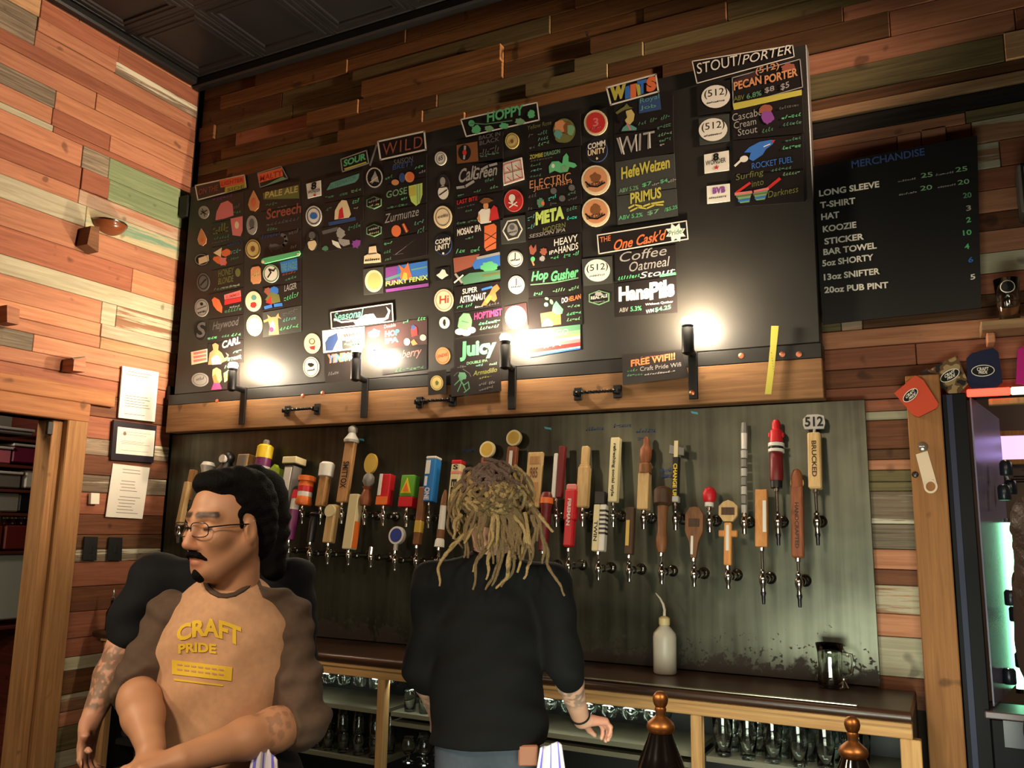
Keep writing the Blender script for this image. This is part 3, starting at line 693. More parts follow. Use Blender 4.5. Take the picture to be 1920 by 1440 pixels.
# ---- column three
logo('white square magnet with a black numeral eight, above the blue disc', [(574, 345), (601, 338), (602, 366), (577, 372)], 'W', lambda p: (p.T('8', 583, 357, 593, 354, 14, 'K', .03), p.T('WONDER', 577, 364, 600, 359, 6, 'K'), p.E(590, 366, 2.5, 2, 'R')))
card('beer card with a slanted teal lettered banner', [(607, 335), (680, 319), (681, 366), (608, 380)], lambda p: (p.Pz([(612, 357), (620, 343), (674, 325), (672, 335), (666, 342)], 't'), p.T('ALTERNATOR', 617, 355, 668, 336, 8, 'g', .01), p.Sc(609, 373, 626, 369, 6, 'g', 3), p.Sc(636, 368, 652, 364, 6, 'g', 3), p.Sc(658, 362, 678, 356, 7, 'q', 3)))
logo('white round magnet with blue centre rings', ell_pts(588, 405, 15, 19), 'W', lambda p: (p.frame(ell_pts(588, 405, 12, 15), 1.6, 'b'), p.E(588, 405, 7, 6, 'B')))
card('beer card with a white and red cathedral drawing', [(608, 382), (681, 368), (681, 413), (608, 425)], lambda p: (p.Pz([(627, 412), (628, 395), (635, 382), (641, 375), (650, 376), (655, 390), (658, 402), (654, 408)], 'C'), p.Pz([(634, 411), (636, 394), (642, 388), (645, 408)], 'R'), p.Ln([(618, 420), (665, 410)], 7, 'b'), p.Sc(611, 396, 622, 392, 8, 'g', 2), p.Sc(660, 383, 674, 378, 8, 'G', 3), p.Sc(663, 394, 672, 391, 6, 'S', 2)))
logo('tall white and black can shaped magnet beside the ghoul card', ell_pts(585, 451, 11, 19), 'k', lambda p: (p.E(585, 459, 8, 10, 'C', jit=.1), p.E(585, 441, 6, 7, 's'), p.Ln([(578, 452), (592, 449)], 2, 'K')))
card('beer card with a pale ghoul and purple smoke', [(603, 428), (676, 414), (677, 461), (604, 473)], lambda p: (p.Ln([(606, 436), (632, 429)], 7, 's'), p.E(639, 437, 8, 10, 'S', jit=.2), p.Pz([(622, 450), (634, 454), (640, 466), (632, 464), (624, 458)], 'W'), p.Pz([(634, 447), (655, 450), (656, 458), (644, 462), (636, 456)], 'S'), p.E(668, 457, 8, 8, 'V', jit=.3), p.Sc(652, 433, 676, 424, 9, 'g', 5), p.E(610, 466, 5, 5, 'g', jit=.3)))

# ---- column four
logo('black round magnet with white ring and figure', ell_pts(702, 333, 16, 20), 'K', lambda p: (p.frame(ell_pts(702, 333, 14.5, 18), 2.4, 'W'), p.Pz([(697, 345), (696, 335), (701, 326), (703, 320), (708, 332), (711, 342), (702, 340)], 'S'), p.Ln([(694, 342), (708, 332)], 1.5, 'C')))
card('beer card with two orange balls under blue lettering', [(722, 303), (800, 288), (800, 330), (722, 345)], lambda p: (p.T('SAISON', 738, 310, 774, 302, 10, 's', .01), p.T('BRETT', 736, 319, 776, 310, 9, 'b', .02), p.E(741, 342, 7, 5.5, 'o'), p.E(754, 333, 6, 9, 'b'), p.E(768, 332, 9, 10, 'o'), p.E(770, 331, 7, 8, 'O'), p.Sc(777, 318, 794, 312, 8, 'G', 3), p.Sc(785, 326, 798, 322, 5, 'S', 3), p.Sc(722, 338, 736, 332, 6, 'g', 3)))
hexa = lambda cx, cy, rx, ry: [(cx-rx, cy-ry*.45), (cx, cy-ry), (cx+rx, cy-ry*.6), (cx+rx, cy+ry*.45), (cx, cy+ry), (cx-rx, cy+ry*.6)]
logo('dark hexagon magnet with pale script beside the green shield', hexa(701, 380, 14, 12), 'q', lambda p: (p.Pz(hexa(701, 380, 12.5, 10), 'K'), p.Sc(691, 381, 711, 376, 6, 'S', 5), p.Sc(692, 388, 711, 384, 4, 'y', 5)))
card('beer card with green Gose lettering and yellow green shield', [(722, 347), (800, 332), (800, 379), (722, 393)], lambda p: (p.T('GOSE', 724, 372, 763, 363, 13, 'q', .01), p.Pz([(766, 349), (792, 343), (792, 365), (787, 381), (780, 386), (771, 378), (767, 365)], 'L'), p.Pz([(767, 352), (779, 349), (780, 366), (768, 369)], 'Y'), p.Ln([(782, 347), (783, 382)], 1.5, 'q'), p.Ln([(787, 346), (787, 378)], 1.5, 'q'), p.Sc(752, 376, 764, 372, 6, 'G', 3), p.Sc(725, 392, 765, 384, 5, 'g', 6)))
logo('dark hexagon magnet with pale script above the capitol magnet', hexa(701, 432, 14, 12), 'q', lambda p: (p.Pz(hexa(701, 432, 12.5, 10), 'K'), p.Sc(691, 433, 711, 428, 6, 'S', 5), p.Sc(692, 440, 711, 436, 4, 'y', 5)))
card('beer card with an orange ball and striped flag', [(720, 396), (800, 382), (800, 430), (720, 447)], lambda p: (p.T('Zurmunze', 721, 419, 785, 404, 17, 'S', 0, .15), p.E(743, 433, 9, 11, 'O'), p.Pz([(753, 421), (758, 418), (766, 433), (761, 437)], 'R'), p.Ln([(756, 420), (763, 435)], 2, 'Y'), p.Sc(776, 423, 795, 417, 7, 't', 4), p.Sc(782, 438, 796, 434, 12, 'g', 3)))
logo('pale capitol building shaped magnet', [(682, 494), (683, 480), (691, 476), (692, 463), (704, 461), (706, 474), (713, 477), (714, 491)], 'C', lambda p: (p.Sc(684, 490, 712, 487, 5, 'k', 7), p.Ln([(691, 477), (706, 475)], 1.5, 's')))
card('beer card with large white brushed QNA lettering', [(718, 450), (800, 434), (800, 478), (718, 494)], lambda p: (p.T('QNA', 737, 478, 780, 472, 25, 'W', .03, .05), p.Sc(720, 460, 736, 456, 6, 'G', 3), p.Sc(719, 476, 733, 473, 7, 'g', 3), p.Sc(721, 490, 734, 486, 7, 'g', 3)))
logo('beige round magnet with raised rim on a grey square', [(681, 505), (719, 500), (719, 549), (682, 553)], M_card2, lambda p: (p.E(701, 527, 17, 21, 'C'), p.E(702, 527, 13, 16, 'y')))
card('blue and purple beer card with an orange phoenix', [(722, 500), (801, 488), (803, 540), (722, 550)], lambda p: (p.Pz([(723, 502), (762, 496), (760, 528), (723, 534)], 'V'), p.Pz([(745, 498), (801, 489), (802, 520), (745, 528)], 'B'), p.Ln([(724, 524), (760, 512)], 5, 't'), p.Ln([(772, 506), (800, 500)], 3, 't'), p.Pz([(750, 522), (752, 508), (747, 496), (758, 504), (765, 492), (769, 508), (773, 521), (762, 525)], 'O'), p.Pz([(754, 522), (757, 510), (763, 512), (764, 523)], 'Y'), p.T('FUNKY FENIX', 723, 537, 802, 524, 9, 'L', .03), p.Ln([(725, 545), (802, 534)], 6, 'V')))

# ---- middle lower group
logo('cream round magnet with red and brown mark', ell_pts(585, 644, 15, 19), 'C', lambda p: (p.frame(ell_pts(585, 640, 5, 5), 1.5, 'N'), p.Pz([(580, 650), (591, 648), (590, 656), (583, 655)], 'R')))
card('white bordered beer card with a blue feather', [(604, 620), (683, 612), (683, 652), (606, 662)], lambda p: (p.Pz([(611, 658), (610, 642), (616, 632), (632, 624), (634, 636), (628, 648), (624, 657)], 'b'), p.Pz([(639, 627), (680, 622), (680, 628), (639, 634)], 'P'), p.T('WHEAT', 644, 633, 678, 627, 6, 'R'), p.Pz([(641, 639), (677, 634), (678, 650), (642, 655)], 'E'), p.Sc(645, 650, 675, 646, 9, 'G', 6, 2.5), p.Sc(648, 641, 670, 638, 5, 'W', 4)), chalk('W'))
logo('white round magnet with a black animal silhouette', ell_pts(583, 688, 15, 19), 'W', lambda p: (p.E(583, 684, 6, 4, 'K', jit=.2), p.Sc(576, 696, 590, 694, 4, 's', 5), p.frame(ell_pts(583, 688, 13, 17), 1, 's')))
card('beer card with orange and blue striped lettering beside the lamp', [(609, 664), (663, 657), (663, 716), (610, 724)], lambda p: (p.T('YINIW', 613, 682, 661, 676, 17, 'O', .05), p.T('YINIW', 616, 681, 664, 675, 15, 'B', .01), p.Sc(615, 705, 635, 700, 7, 's', 5)))
card('maroon tinted beer card with teal lettering and little robots', [(686, 613), (800, 596), (800, 644), (686, 660)], lambda p: (p.Pz([(690, 624), (698, 620), (701, 616), (706, 619), (712, 620), (710, 630), (700, 634), (692, 631)], 'W'), p.T('Double', 720, 616, 742, 612, 7, 'P'), p.T('HOP', 722, 632, 748, 628, 11, 'T', .03), p.T('IPA', 722, 645, 747, 641, 10, 'T', .03), p.Pz([(770, 618), (776, 609), (782, 614), (783, 628), (772, 632)], 'R'), p.E(775, 614, 4, 5, 'b'), p.E(763, 641, 6, 7, 'S'), p.E(793, 633, 6, 6, 'S'), p.Pz([(770, 641), (776, 636), (783, 645), (774, 648)], 'O'), p.Sc(755, 607, 766, 604, 6, 'G', 3), p.Sc(782, 602, 798, 599, 7, 'G', 3)), chalk('M'))
logo('blue and white hexagon magnet beside the lamp glare', [(690, 662), (702, 655), (715, 661), (715, 677), (703, 687), (691, 680)], 'B', lambda p: (p.Pz([(691, 667), (714, 663), (714, 673), (691, 677)], 'W'), p.T('HOPS', 693, 675, 713, 671, 7, 'B')))
card('pink tinted beer card with faint red handwriting', [(717, 655), (800, 645), (800, 692), (717, 703)], lambda p: (p.T('Raspberry', 722, 683, 790, 670, 20, 'P', 0, .3), p.Sc(740, 698, 795, 690, 7, 'g', 8)))

# ---- column six
logo('small white round magnet beside the turntable card', ell_pts(826, 297, 11, 13), 'W', lambda p: (p.frame(ell_pts(826, 297, 8, 10), 1, 's'), p.T('65', 822, 302, 830, 300, 9, 'k')))
card('brown turntable card with a black oval and grey lettering', [(855, 270), (943, 247), (943, 303), (857, 309)], lambda p: (p.Pz([(856, 272), (895, 265), (897, 302), (857, 307)], 'N'), p.E(871, 286, 12, 15, 'K'), p.Ln([(872, 274), (870, 298)], 4, 'S'), p.E(871, 286, 4, 5, 'R'), p.T('BACK IN', 898, 263, 938, 254, 8, 's'), p.T('BLACK', 899, 273, 936, 264, 8, 's'), p.Sc(899, 293, 936, 283, 14, 's', 8), p.Sc(900, 297, 936, 287, 6, 'g', 5)))
logo('tall oval white and black portrait magnet', ell_pts(831, 350, 12, 23), 'k', lambda p: (p.E(831, 361, 10, 13, 'W'), p.E(830, 340, 5, 8, 'S'), p.Ln([(822, 352), (841, 349)], 2, 'K'), p.Ln([(824, 366), (838, 356)], 2, 'k')))
card('beer card with silver swoosh script lettering', [(855, 311), (943, 297), (943, 355), (856, 372)], lambda p: (p.T('Cali', 860, 344, 892, 335, 26, 'S', .02, .2), p.T('Green', 886, 338, 932, 328, 22, 'S', .02, .2), p.Ln([(857, 352), (872, 350), (888, 340)], 5, 'S'), p.Ln([(903, 318), (916, 311), (931, 307)], 4.5, 'S'), p.Sc(909, 342, 926, 338, 8, 'g', 4), p.Sc(858, 369, 870, 366, 6, 'g', 3), p.Sc(888, 362, 902, 359, 6, 'g', 3), p.Sc(918, 355, 934, 351, 6, 'q', 3)))
logo('plain cream round magnet beside the cowboy card', ell_pts(830, 407, 17, 21), 'C', lambda p: (p.frame(ell_pts(830, 407, 13, 16), 1.2, 's'), p.T('celis', 821, 410, 840, 406, 6, 's')))
card('beer card with a man in brown hat and white shirt', [(853, 375), (943, 360), (943, 412), (853, 424)], lambda p: (p.T('LAST BITE', 857, 384, 895, 375, 8, 'R', .01), p.Sc(857, 392, 890, 384, 4, 's', 6), p.Pz([(896, 414), (897, 398), (903, 392), (919, 391), (921, 417), (902, 420)], 'W'), p.E(911, 386, 5, 7, 'o'), p.Pz([(899, 378), (907, 371), (916, 371), (925, 376), (915, 381), (905, 382)], 'N'), p.Pz([(917, 415), (920, 393), (926, 385), (932, 389), (936, 410)], 'R'), p.Pz([(894, 410), (899, 400), (901, 418)], 'o'), p.Sc(872, 398, 885, 395, 5, 'g', 3), p.Sc(855, 421, 873, 418, 6, 'g', 3), p.Sc(876, 418, 894, 414, 6, 'g', 3)))
logo('dark shield magnet with white Community lettering above the landscape card', ell_pts(831, 458, 16, 20), 'b', lambda p: (p.Pz(ell_pts(831, 458, 15, 19), 'K'), p.T('COMM', 816, 459, 844, 453, 9, 'W', .03), p.T('UNITY', 816, 471, 844, 464, 10, 'W', .03), p.E(831, 475, 2, 2, 'W')))
card('beer card with an orange can and white block lettering', [(852, 426), (936, 414), (937, 471), (852, 482)], lambda p: (p.T('MOSAIC IPA', 857, 443, 902, 433, 13, 'W', .03), p.Pz([(908, 424), (926, 419), (931, 424), (930, 466), (912, 471), (908, 464)], 'O'), p.Ln([(909, 437), (930, 448)], 1.2, 'K'), p.Ln([(909, 452), (930, 436)], 1.2, 'K'), p.Ln([(910, 466), (930, 454)], 1.2, 'K'), p.Sc(872, 450, 888, 446, 5, 'g', 3), p.Sc(854, 476, 872, 472, 9, 'G', 3), p.Sc(882, 474, 900, 469, 8, 'G', 3)))
logo('black square magnet with a white splash', [(817, 504), (841, 500), (842, 524), (818, 527)], 'K', lambda p: p.Pz([(818, 516), (824, 512), (829, 505), (834, 506), (837, 513), (841, 516), (834, 520), (829, 524), (824, 521)], 'W'))
card('beer card painted with a mountain lake landscape', [(850, 483), (938, 471), (940, 524), (851, 535)], lambda p: (p.Pz([(850, 484), (900, 476), (885, 500), (852, 512)], 'r'), p.Pz([(885, 497), (893, 486), (920, 476), (937, 472), (938, 498), (890, 505)], 'B'), p.E(918, 500, 17, 9, 'G', -.1, jit=.2), p.Pz([(862, 524), (880, 512), (938, 506), (938, 522), (870, 534)], 'g'), p.Ln([(854, 514), (866, 530)], 4, 'S'), p.Ln([(895, 484), (936, 475)], 5, 'S'), p.Ln([(905, 517), (937, 512)], 4, 'v'), p.Ln([(852, 530), (868, 516)], 3, 'W')))
logo('cream round magnet with a red two letter monogram', ell_pts(832, 563, 18, 21), 'C', lambda p: (p.frame(ell_pts(832, 563, 15, 18), 1.2, 'P'), p.T('Hi', 824, 570, 841, 568, 15, 'R', .01)))
card('beer card with a leaping orange figure and white lettering', [(852, 538), (938, 527), (940, 574), (852, 585)], lambda p: (p.T('SUPER', 867, 552, 895, 547, 10, 'W', .02), p.T('ASTRONAUT', 862, 569, 911, 561, 13, 'W', .02), p.Pz([(902, 574), (910, 560), (918, 550), (924, 538), (932, 533), (937, 541), (929, 549), (932, 560), (927, 566), (920, 562), (912, 572)], 'O'), p.Pz([(909, 566), (916, 553), (922, 556), (915, 568)], 'Y'), p.Ln([(904, 543), (922, 538)], 4, 'B'), p.Sc(856, 579, 868, 576, 7, 'G', 3), p.Sc(872, 577, 886, 573, 7, 'G', 3), p.Sc(890, 578, 905, 575, 4, 'W', 4), p.Sc(910, 575, 936, 569, 5, 's', 5)))
logo('small white round magnet with dark figure', ell_pts(833, 605, 9.5, 11), 'W', lambda p: p.E(833, 605, 3, 6, 'k', jit=.2))
card('beer card with a green hop face on a white cloud', [(853, 588), (940, 575), (942, 622), (854, 634)], lambda p: (p.Pz([(858, 612), (861, 596), (869, 587), (880, 588), (885, 600), (884, 612), (872, 619), (861, 618)], 'q'), p.Ln([(866, 602), (878, 605)], 2, 'g'), p.E(862, 622, 9, 6, 'W'), p.E(874, 624, 9, 6, 'W'), p.E(884, 619, 8, 6, 'W'), p.T('HOPTIMIST', 889, 600, 941, 591, 13, 'm', .02), p.Sc(897, 610, 938, 603, 7, 'G', 7), p.Sc(899, 619, 936, 613, 7, 'q', 7)))
logo('orange round magnet with faint dark print', ell_pts(830, 667, 13.5, 16), 'o', lambda p: (p.frame(ell_pts(830, 667, 11, 13), 1, 'O'), p.T('INDIE', 822, 671, 839, 667, 6, 'r')))
card('beer card with big glossy green Juicy lettering', [(853, 637), (943, 625), (943, 688), (853, 696)], lambda p: (p.T('Juicy', 862, 678, 930, 670, 37, 'G', .05), p.T('DOUBLE IPA', 875, 684, 914, 678, 5, 'q'), p.Sc(857, 691, 874, 688, 5, 's', 4), p.Sc(892, 689, 906, 686, 6, 't', 3), p.Sc(917, 686, 932, 683, 5, 'q', 4)))
plate('logo_magnet', 'cream round logo on a dark square hanging over the rail', 'magnet', [(802, 697), (836, 693), (836, 738), (803, 741)], M_card, lambda p: (p.E(819, 718, 12, 14, 'y'), p.frame(ell_pts(819, 718, 10, 12), 1, 'N'), p.Pz([(817, 722), (816, 716), (819, 713), (823, 717), (821, 722)], 'v')), GL, Y0=YB-.03, part='print')
plate('beer_card', 'beer card with a green chalk plant sketch hanging over the rail', 'card', [(844, 691), (937, 683), (940, 733), (846, 744)], M_card, lambda p: (p.E(866, 705, 8, 8, 'g', jit=.2), p.Ln([(852, 722), (862, 712), (870, 722), (878, 716), (880, 728), (870, 736)], 1.8, 'g'), p.Ln([(858, 734), (866, 716), (874, 734)], 1.8, 'g'), p.Ln([(868, 692), (880, 700), (883, 706)], 1.2, 's'), p.Ln([(851, 705), (858, 698)], 1.2, 's'), p.T('Armadillo', 887, 705, 932, 697, 9, 'v', .01, .2), p.Sc(898, 711, 922, 706, 4, 'v', 5), p.Sc(898, 724, 912, 721, 6, 's', 4), p.Sc(898, 734, 925, 727, 6, 's', 6), p.Sc(916, 722, 928, 718, 6, 's', 3)), GC, Y0=YB-.03, part='chalk_art')

# ---- column seven
logo('gold round magnet with small plant print', ell_pts(960, 264, 13, 15), 'y', lambda p: (p.frame(ell_pts(960, 264, 10.5, 12), 1, 'N'), p.E(960, 265, 3, 4, 'N')))
card('beer card with olive lettering and a round painted scene', [(987, 233), (1088, 213), (1090, 272), (988, 285)], lambda p: (p.T('Yellow Rose', 989, 244, 1034, 233, 8, 'v', 0, .1), p.Sc(990, 258, 1000, 256, 8, 's', 2), p.Sc(1008, 255, 1026, 250, 8, 'g', 4), p.Sc(1008, 265, 1028, 260, 8, 't', 4), p.Sc(1008, 275, 1030, 268, 8, 'q', 4), p.Sc(992, 280, 1003, 277, 6, 's', 2), p.E(1058, 245, 21, 23, 'v'), p.E(1052, 237, 12, 12, 'o', jit=.2), p.E(1064, 240, 8, 12, 'N', jit=.2), p.E(1070, 243, 7, 10, 'q', jit=.2), p.E(1056, 259, 14, 8, 'v', jit=.15), p.E(1047, 252, 7, 8, 't', jit=.2)))
logo('pink and white tile magnet with four symbols', [(941, 306), (978, 295), (983, 336), (944, 348)], 'W', lambda p: (p.frame([(944, 309), (975, 300), (980, 333), (947, 344)], 2, 'P'), p.Ln([(959, 304), (963, 339)], 1.6, 'r'), p.Ln([(945, 326), (979, 317)], 1.6, 'r'), p.Ln([(950, 314), (957, 321)], 1.6, 'R'), p.Ln([(966, 310), (974, 317)], 1.6, 'R'), p.Ln([(951, 332), (958, 338)], 1.6, 'R'), p.Ln([(967, 327), (975, 333)], 1.6, 'R')))
card('beer card with a green dragon drawing', [(990, 287), (1088, 275), (1090, 326), (991, 338)], lambda p: (p.T('ZOMBIE', 993, 299, 1018, 294, 8, 'Y', .02), p.T('DRAGON', 1020, 294, 1050, 287, 8, 'q', .02), p.Pz([(1030, 325), (1029, 312), (1035, 303), (1047, 302), (1054, 307), (1056, 294), (1062, 287), (1066, 293), (1066, 303), (1078, 306), (1082, 311), (1076, 315), (1068, 313), (1064, 322), (1050, 324), (1040, 320)], 'G'), p.E(1037, 311, 3, 4, 'W'), p.E(1058, 316, 6, 5, 'q', jit=.2), p.Sc(994, 304, 1036, 296, 4, 's', 8), p.Sc(994, 313, 1014, 309, 5, 'g', 4), p.Sc(994, 323, 1016, 318, 5, 't', 4), p.Sc(993, 333, 1015, 330, 5, 'g', 4)))
logo('red round magnet with white skull emblem', ell_pts(963, 376, 18, 21), 'R', lambda p: (p.frame(ell_pts(963, 376, 17, 20), 1.4, 'P'), p.E(960, 371, 6, 7, 'W'), p.Pz([(957, 377), (963, 376), (962, 381), (958, 381)], 'W'), p.Ln([(954, 380), (970, 386)], 2.2, 'W'), p.Ln([(955, 389), (969, 379)], 2.2, 'W'), p.frame(ell_pts(971, 371, 3, 3), 1.2, 'P')))
card('beer card with tan Electric lettering and small bottle caps', [(988, 338), (1088, 326), (1091, 382), (990, 393)], lambda p: (p.T('ELECTRIC', 993, 354, 1070, 338, 15, 'o', .0), p.T('JELLYFISH', 1000, 360, 1072, 346, 9, 'o', .0), p.E(1038, 358, 6, 6, 's'), p.E(1072, 352, 6, 6, 's'), p.E(1054, 372, 6, 6, 's'), p.E(1014, 380, 7, 9, 'g', jit=.2), p.E(1018, 381, 3, 4, 'O'), p.Sc(990, 372, 1006, 368, 9, 's', 3), p.Sc(1028, 377, 1043, 370, 8, 'T', 4), p.Sc(1064, 367, 1080, 362, 7, 'g', 3), p.Sc(1065, 377, 1082, 373, 6, 's', 4), p.Sc(1030, 386, 1044, 382, 6, 's', 3)))
logo('grey card with a white hexagon emblem', [(938, 410), (984, 403), (986, 453), (940, 458)], M_card2, lambda p: (p.frame([(943, 433), (952, 415), (970, 412), (979, 430), (971, 445), (953, 450)], 2.6, 'W'), p.E(961, 430, 10, 12, 'S'), p.E(960, 426, 5, 5, 's'), p.Sc(953, 438, 969, 435, 5, 'k', 5)))
card('beer card with big lime lettering', [(988, 396), (1088, 384), (1090, 435), (989, 448)], lambda p: (p.T('META', 1004, 423, 1058, 410, 25, 'L', .06), p.T('MODERN', 1018, 437, 1060, 426, 10, 'v', .01), p.T('SESSION IPA', 992, 447, 1060, 434, 7, 'S', 0, .2), p.Sc(989, 415, 1003, 408, 14, 't', 3), p.Sc(989, 433, 1004, 425, 10, 't', 3), p.Sc(989, 395, 998, 392, 6, 's', 2), p.Sc(1062, 397, 1082, 391, 8, 'g', 4), p.Sc(1062, 413, 1082, 409, 8, 'T', 4)))
logo('white round magnet with clock hand mark beside the Heavy Hands writing', ell_pts(966, 485, 14, 15), 'W', lambda p: (p.frame(ell_pts(966, 485, 12.5, 13.5), 1, 's'), p.Ln([(966, 474), (966, 486)], 1.6, 'K'), p.Sc(957, 490, 975, 488, 4, 'k', 6)))
card('beer card with white Heavy Hands lettering and two small figures', [(989, 450), (1088, 437), (1090, 494), (990, 504)], lambda p: (p.T('HEAVY', 1039, 462, 1083, 452, 13, 'W', .01), p.T('HANDS', 1047, 476, 1084, 467, 13, 'W', .01), p.T('IPA', 1030, 478, 1046, 473, 7, 'W'), p.Pz([(992, 464), (996, 459), (1000, 466), (1005, 458), (1006, 470), (1000, 478), (994, 476)], 'r'), p.E(999, 486, 4, 5, 'G'), p.Ln([(998, 490), (1001, 497)], 3, 'o'), p.E(1019, 472, 6, 7, 'r', jit=.2), p.E(1017, 485, 5, 5, 'S', jit=.2), p.Sc(1032, 488, 1048, 483, 7, 'G', 3), p.Sc(1056, 484, 1070, 480, 8, 'G', 3), p.Sc(1074, 481, 1086, 477, 8, 'G', 3)))
logo('white round magnet with clock hand mark beside the green script card', ell_pts(968, 534, 15, 17), 'W', lambda p: (p.frame(ell_pts(968, 534, 13, 15), 1, 's'), p.Ln([(968, 522), (968, 535)], 1.6, 'K'), p.Sc(958, 540, 978, 538, 4, 'k', 6)))
card('beer card with looping green script', [(990, 506), (1088, 494), (1090, 551), (991, 559)], lambda p: (p.T('Hop', 996, 533, 1028, 528, 23, 'G', .04, .2), p.T('Gusher', 1033, 529, 1085, 519, 20, 'G', .04, .2), p.Ln([(995, 534), (1040, 530), (1084, 521)], 2, 'q'), p.Sc(1000, 555, 1018, 552, 7, 'G', 4), p.Sc(1036, 549, 1060, 545, 7, 'q', 5), p.Sc(1066, 546, 1086, 540, 7, 'q', 4)))
logo('large white round magnet on a maroon square', [(946, 575), (987, 567), (990, 609), (948, 618)], 'M', lambda p: (p.E(967, 595, 20, 22, 'W'), p.Sc(957, 607, 978, 602, 3, 'K', 6), p.E(967, 590, 4, 4, 'C')))
card('beer card with green leaves bursting from an orange cup', [(990, 560), (1090, 552), (1092, 608), (991, 618)], lambda p: (p.Pz([(1013, 588), (1051, 581), (1052, 608), (1016, 613)], 'O'), p.Pz([(1035, 584), (1037, 573), (1043, 564), (1049, 572), (1056, 580), (1054, 588), (1044, 590)], 'G'), p.E(1025, 560, 4, 2.5, 'q', .3), p.E(1034, 566, 3, 5, 'q', -.4), p.E(1024, 571, 4, 4, 'G'), p.Pz([(1016, 612), (1020, 600), (1028, 597), (1036, 604), (1036, 611)], 'W'), p.T('DO', 1053, 569, 1064, 566, 10, 'W', .02), p.T('HELAN', 1064, 566, 1089, 560, 9, 'O', .02), p.Sc(1064, 578, 1088, 574, 6, 'q', 4), p.Sc(1062, 592, 1090, 587, 7, 'G', 5), p.Sc(1062, 603, 1088, 599, 7, 'q', 5)))
card('beer card with red green and cream blanket stripes', [(992, 619), (1088, 607), (1089, 654), (993, 671)], lambda p: ([p.Pz([(993, 619+a), (1088, 608+a*.93), (1088, 608+b*.93), (993, 619+b)], c) for a, b, c in ((0, 11, 'g'), (11, 18, 'q'), (18, 23, 'L'), (23, 29, 'W'), (29, 36, 'P'), (36, 44, 'R'), (44, 47, 'W'), (47, 50, 'B'))], p.T('MARCO', 1010, 634, 1066, 626, 10, 'C', .0), p.T('IPA', 1020, 653, 1052, 648, 10, 'C')))

# ---- column eight
logo('red round magnet with pale rim and numeral three', ell_pts(1117, 230, 22, 24), 'C', lambda p: (p.E(1117, 230, 18, 19.5, 'R'), p.T('3', 1112, 238, 1122, 236, 16, 'P', .02), p.Sc(1106, 244, 1127, 239, 4, 'P', 6)))
card('beer card with a crowned man and a blue lettered patch', [(1151, 196), (1262, 178), (1262, 238), (1152, 250)], lambda p: (p.Pz([(1198, 188), (1237, 177), (1240, 205), (1198, 213)], 'b'), p.T('Royal', 1200, 197, 1236, 187, 12, 't', 0, 0), p.T('Job', 1200, 208, 1230, 203, 9, 't'), p.Pz([(1154, 211), (1162, 205), (1170, 200), (1175, 194), (1180, 200), (1187, 202), (1172, 206), (1158, 216)], 'v'), p.Pz([(1170, 222), (1174, 208), (1184, 205), (1190, 214), (1188, 226), (1181, 234), (1174, 230)], 'y'), p.Pz([(1165, 246), (1168, 239), (1176, 233), (1185, 235), (1194, 240), (1193, 244)], 't'), p.Ln([(1176, 232), (1182, 243)], 3, 'P'), p.Pz([(1156, 216), (1172, 206), (1176, 220), (1168, 230), (1160, 226)], 'K'), p.Sc(1196, 236, 1212, 231, 7, 'g', 3), p.Sc(1218, 230, 1232, 226, 8, 'g', 3), p.Sc(1238, 226, 1256, 220, 9, 'g', 4)))
logo('dark shield magnet with white Community lettering below the red disc', ell_pts(1119, 282, 20, 22), 'b', lambda p: (p.Pz(ell_pts(1119, 282, 19, 21), 'D'), p.T('COMM', 1102, 281, 1135, 273, 11, 'W', .03), p.T('UNITY', 1102, 293, 1135, 286, 11, 'C', .03), p.Pz([(1117, 297), (1119, 294), (1122, 297), (1119, 300)], 'C')))
card('beer card with tall outlined Wit lettering', [(1152, 252), (1262, 239), (1264, 288), (1153, 302)], lambda p: (p.T('WIT', 1156, 291, 1228, 277, 32, 'S', .0, .05), p.Ln([(1162, 258), (1170, 289)], 2.4, 'W'), p.Ln([(1192, 253), (1194, 283)], 2.4, 'W'), p.Ln([(1218, 249), (1219, 277)], 2.4, 'W'), p.Sc(1232, 243, 1258, 236, 8, 'g', 5), p.Sc(1233, 257, 1260, 250, 7, 'q', 5), p.Sc(1236, 267, 1258, 262, 8, 'g', 5), p.Sc(1237, 274, 1246, 272, 5, 'S', 2)))
logo('cream round wooden magnet with dark lion print, upper of two', ell_pts(1117, 338, 27, 28), 'C', lambda p: (p.E(1117, 337, 22, 23, 'o'), p.E(1116, 333, 10, 10, 'N', jit=.2), p.Ln([(1098, 341), (1106, 349), (1120, 350), (1134, 342)], 3, 'K'), p.T('LIVE OAK', 1100, 352, 1132, 345, 7, 'K', .02)))
card('grey beer card with yellow blackletter lettering', [(1154, 304), (1264, 286), (1267, 352), (1156, 366)], lambda p: (p.T('HefeWeizen', 1165, 337, 1256, 315, 23, 'Y', .03), p.T('ABV 5.2%', 1161, 362, 1197, 355, 8, 'q'), p.T('$7', 1204, 352, 1222, 347, 8, 'G'), p.Sc(1222, 349, 1236, 346, 6, 'S', 4), p.T('$4', 1238, 345, 1252, 342, 8, 'G'), p.Sc(1252, 343, 1268, 339, 6, 'S', 4)), M_card2)
logo('cream round wooden magnet with dark lion print, lower of two', ell_pts(1117, 398, 26, 27), 'C', lambda p: (p.E(1117, 397, 22, 22, 'o'), p.E(1116, 393, 10, 10, 'N', jit=.2), p.Ln([(1098, 401), (1106, 409), (1120, 410), (1134, 402)], 3, 'K'), p.T('LIVE OAK', 1100, 412, 1132, 405, 7, 'K', .02)))
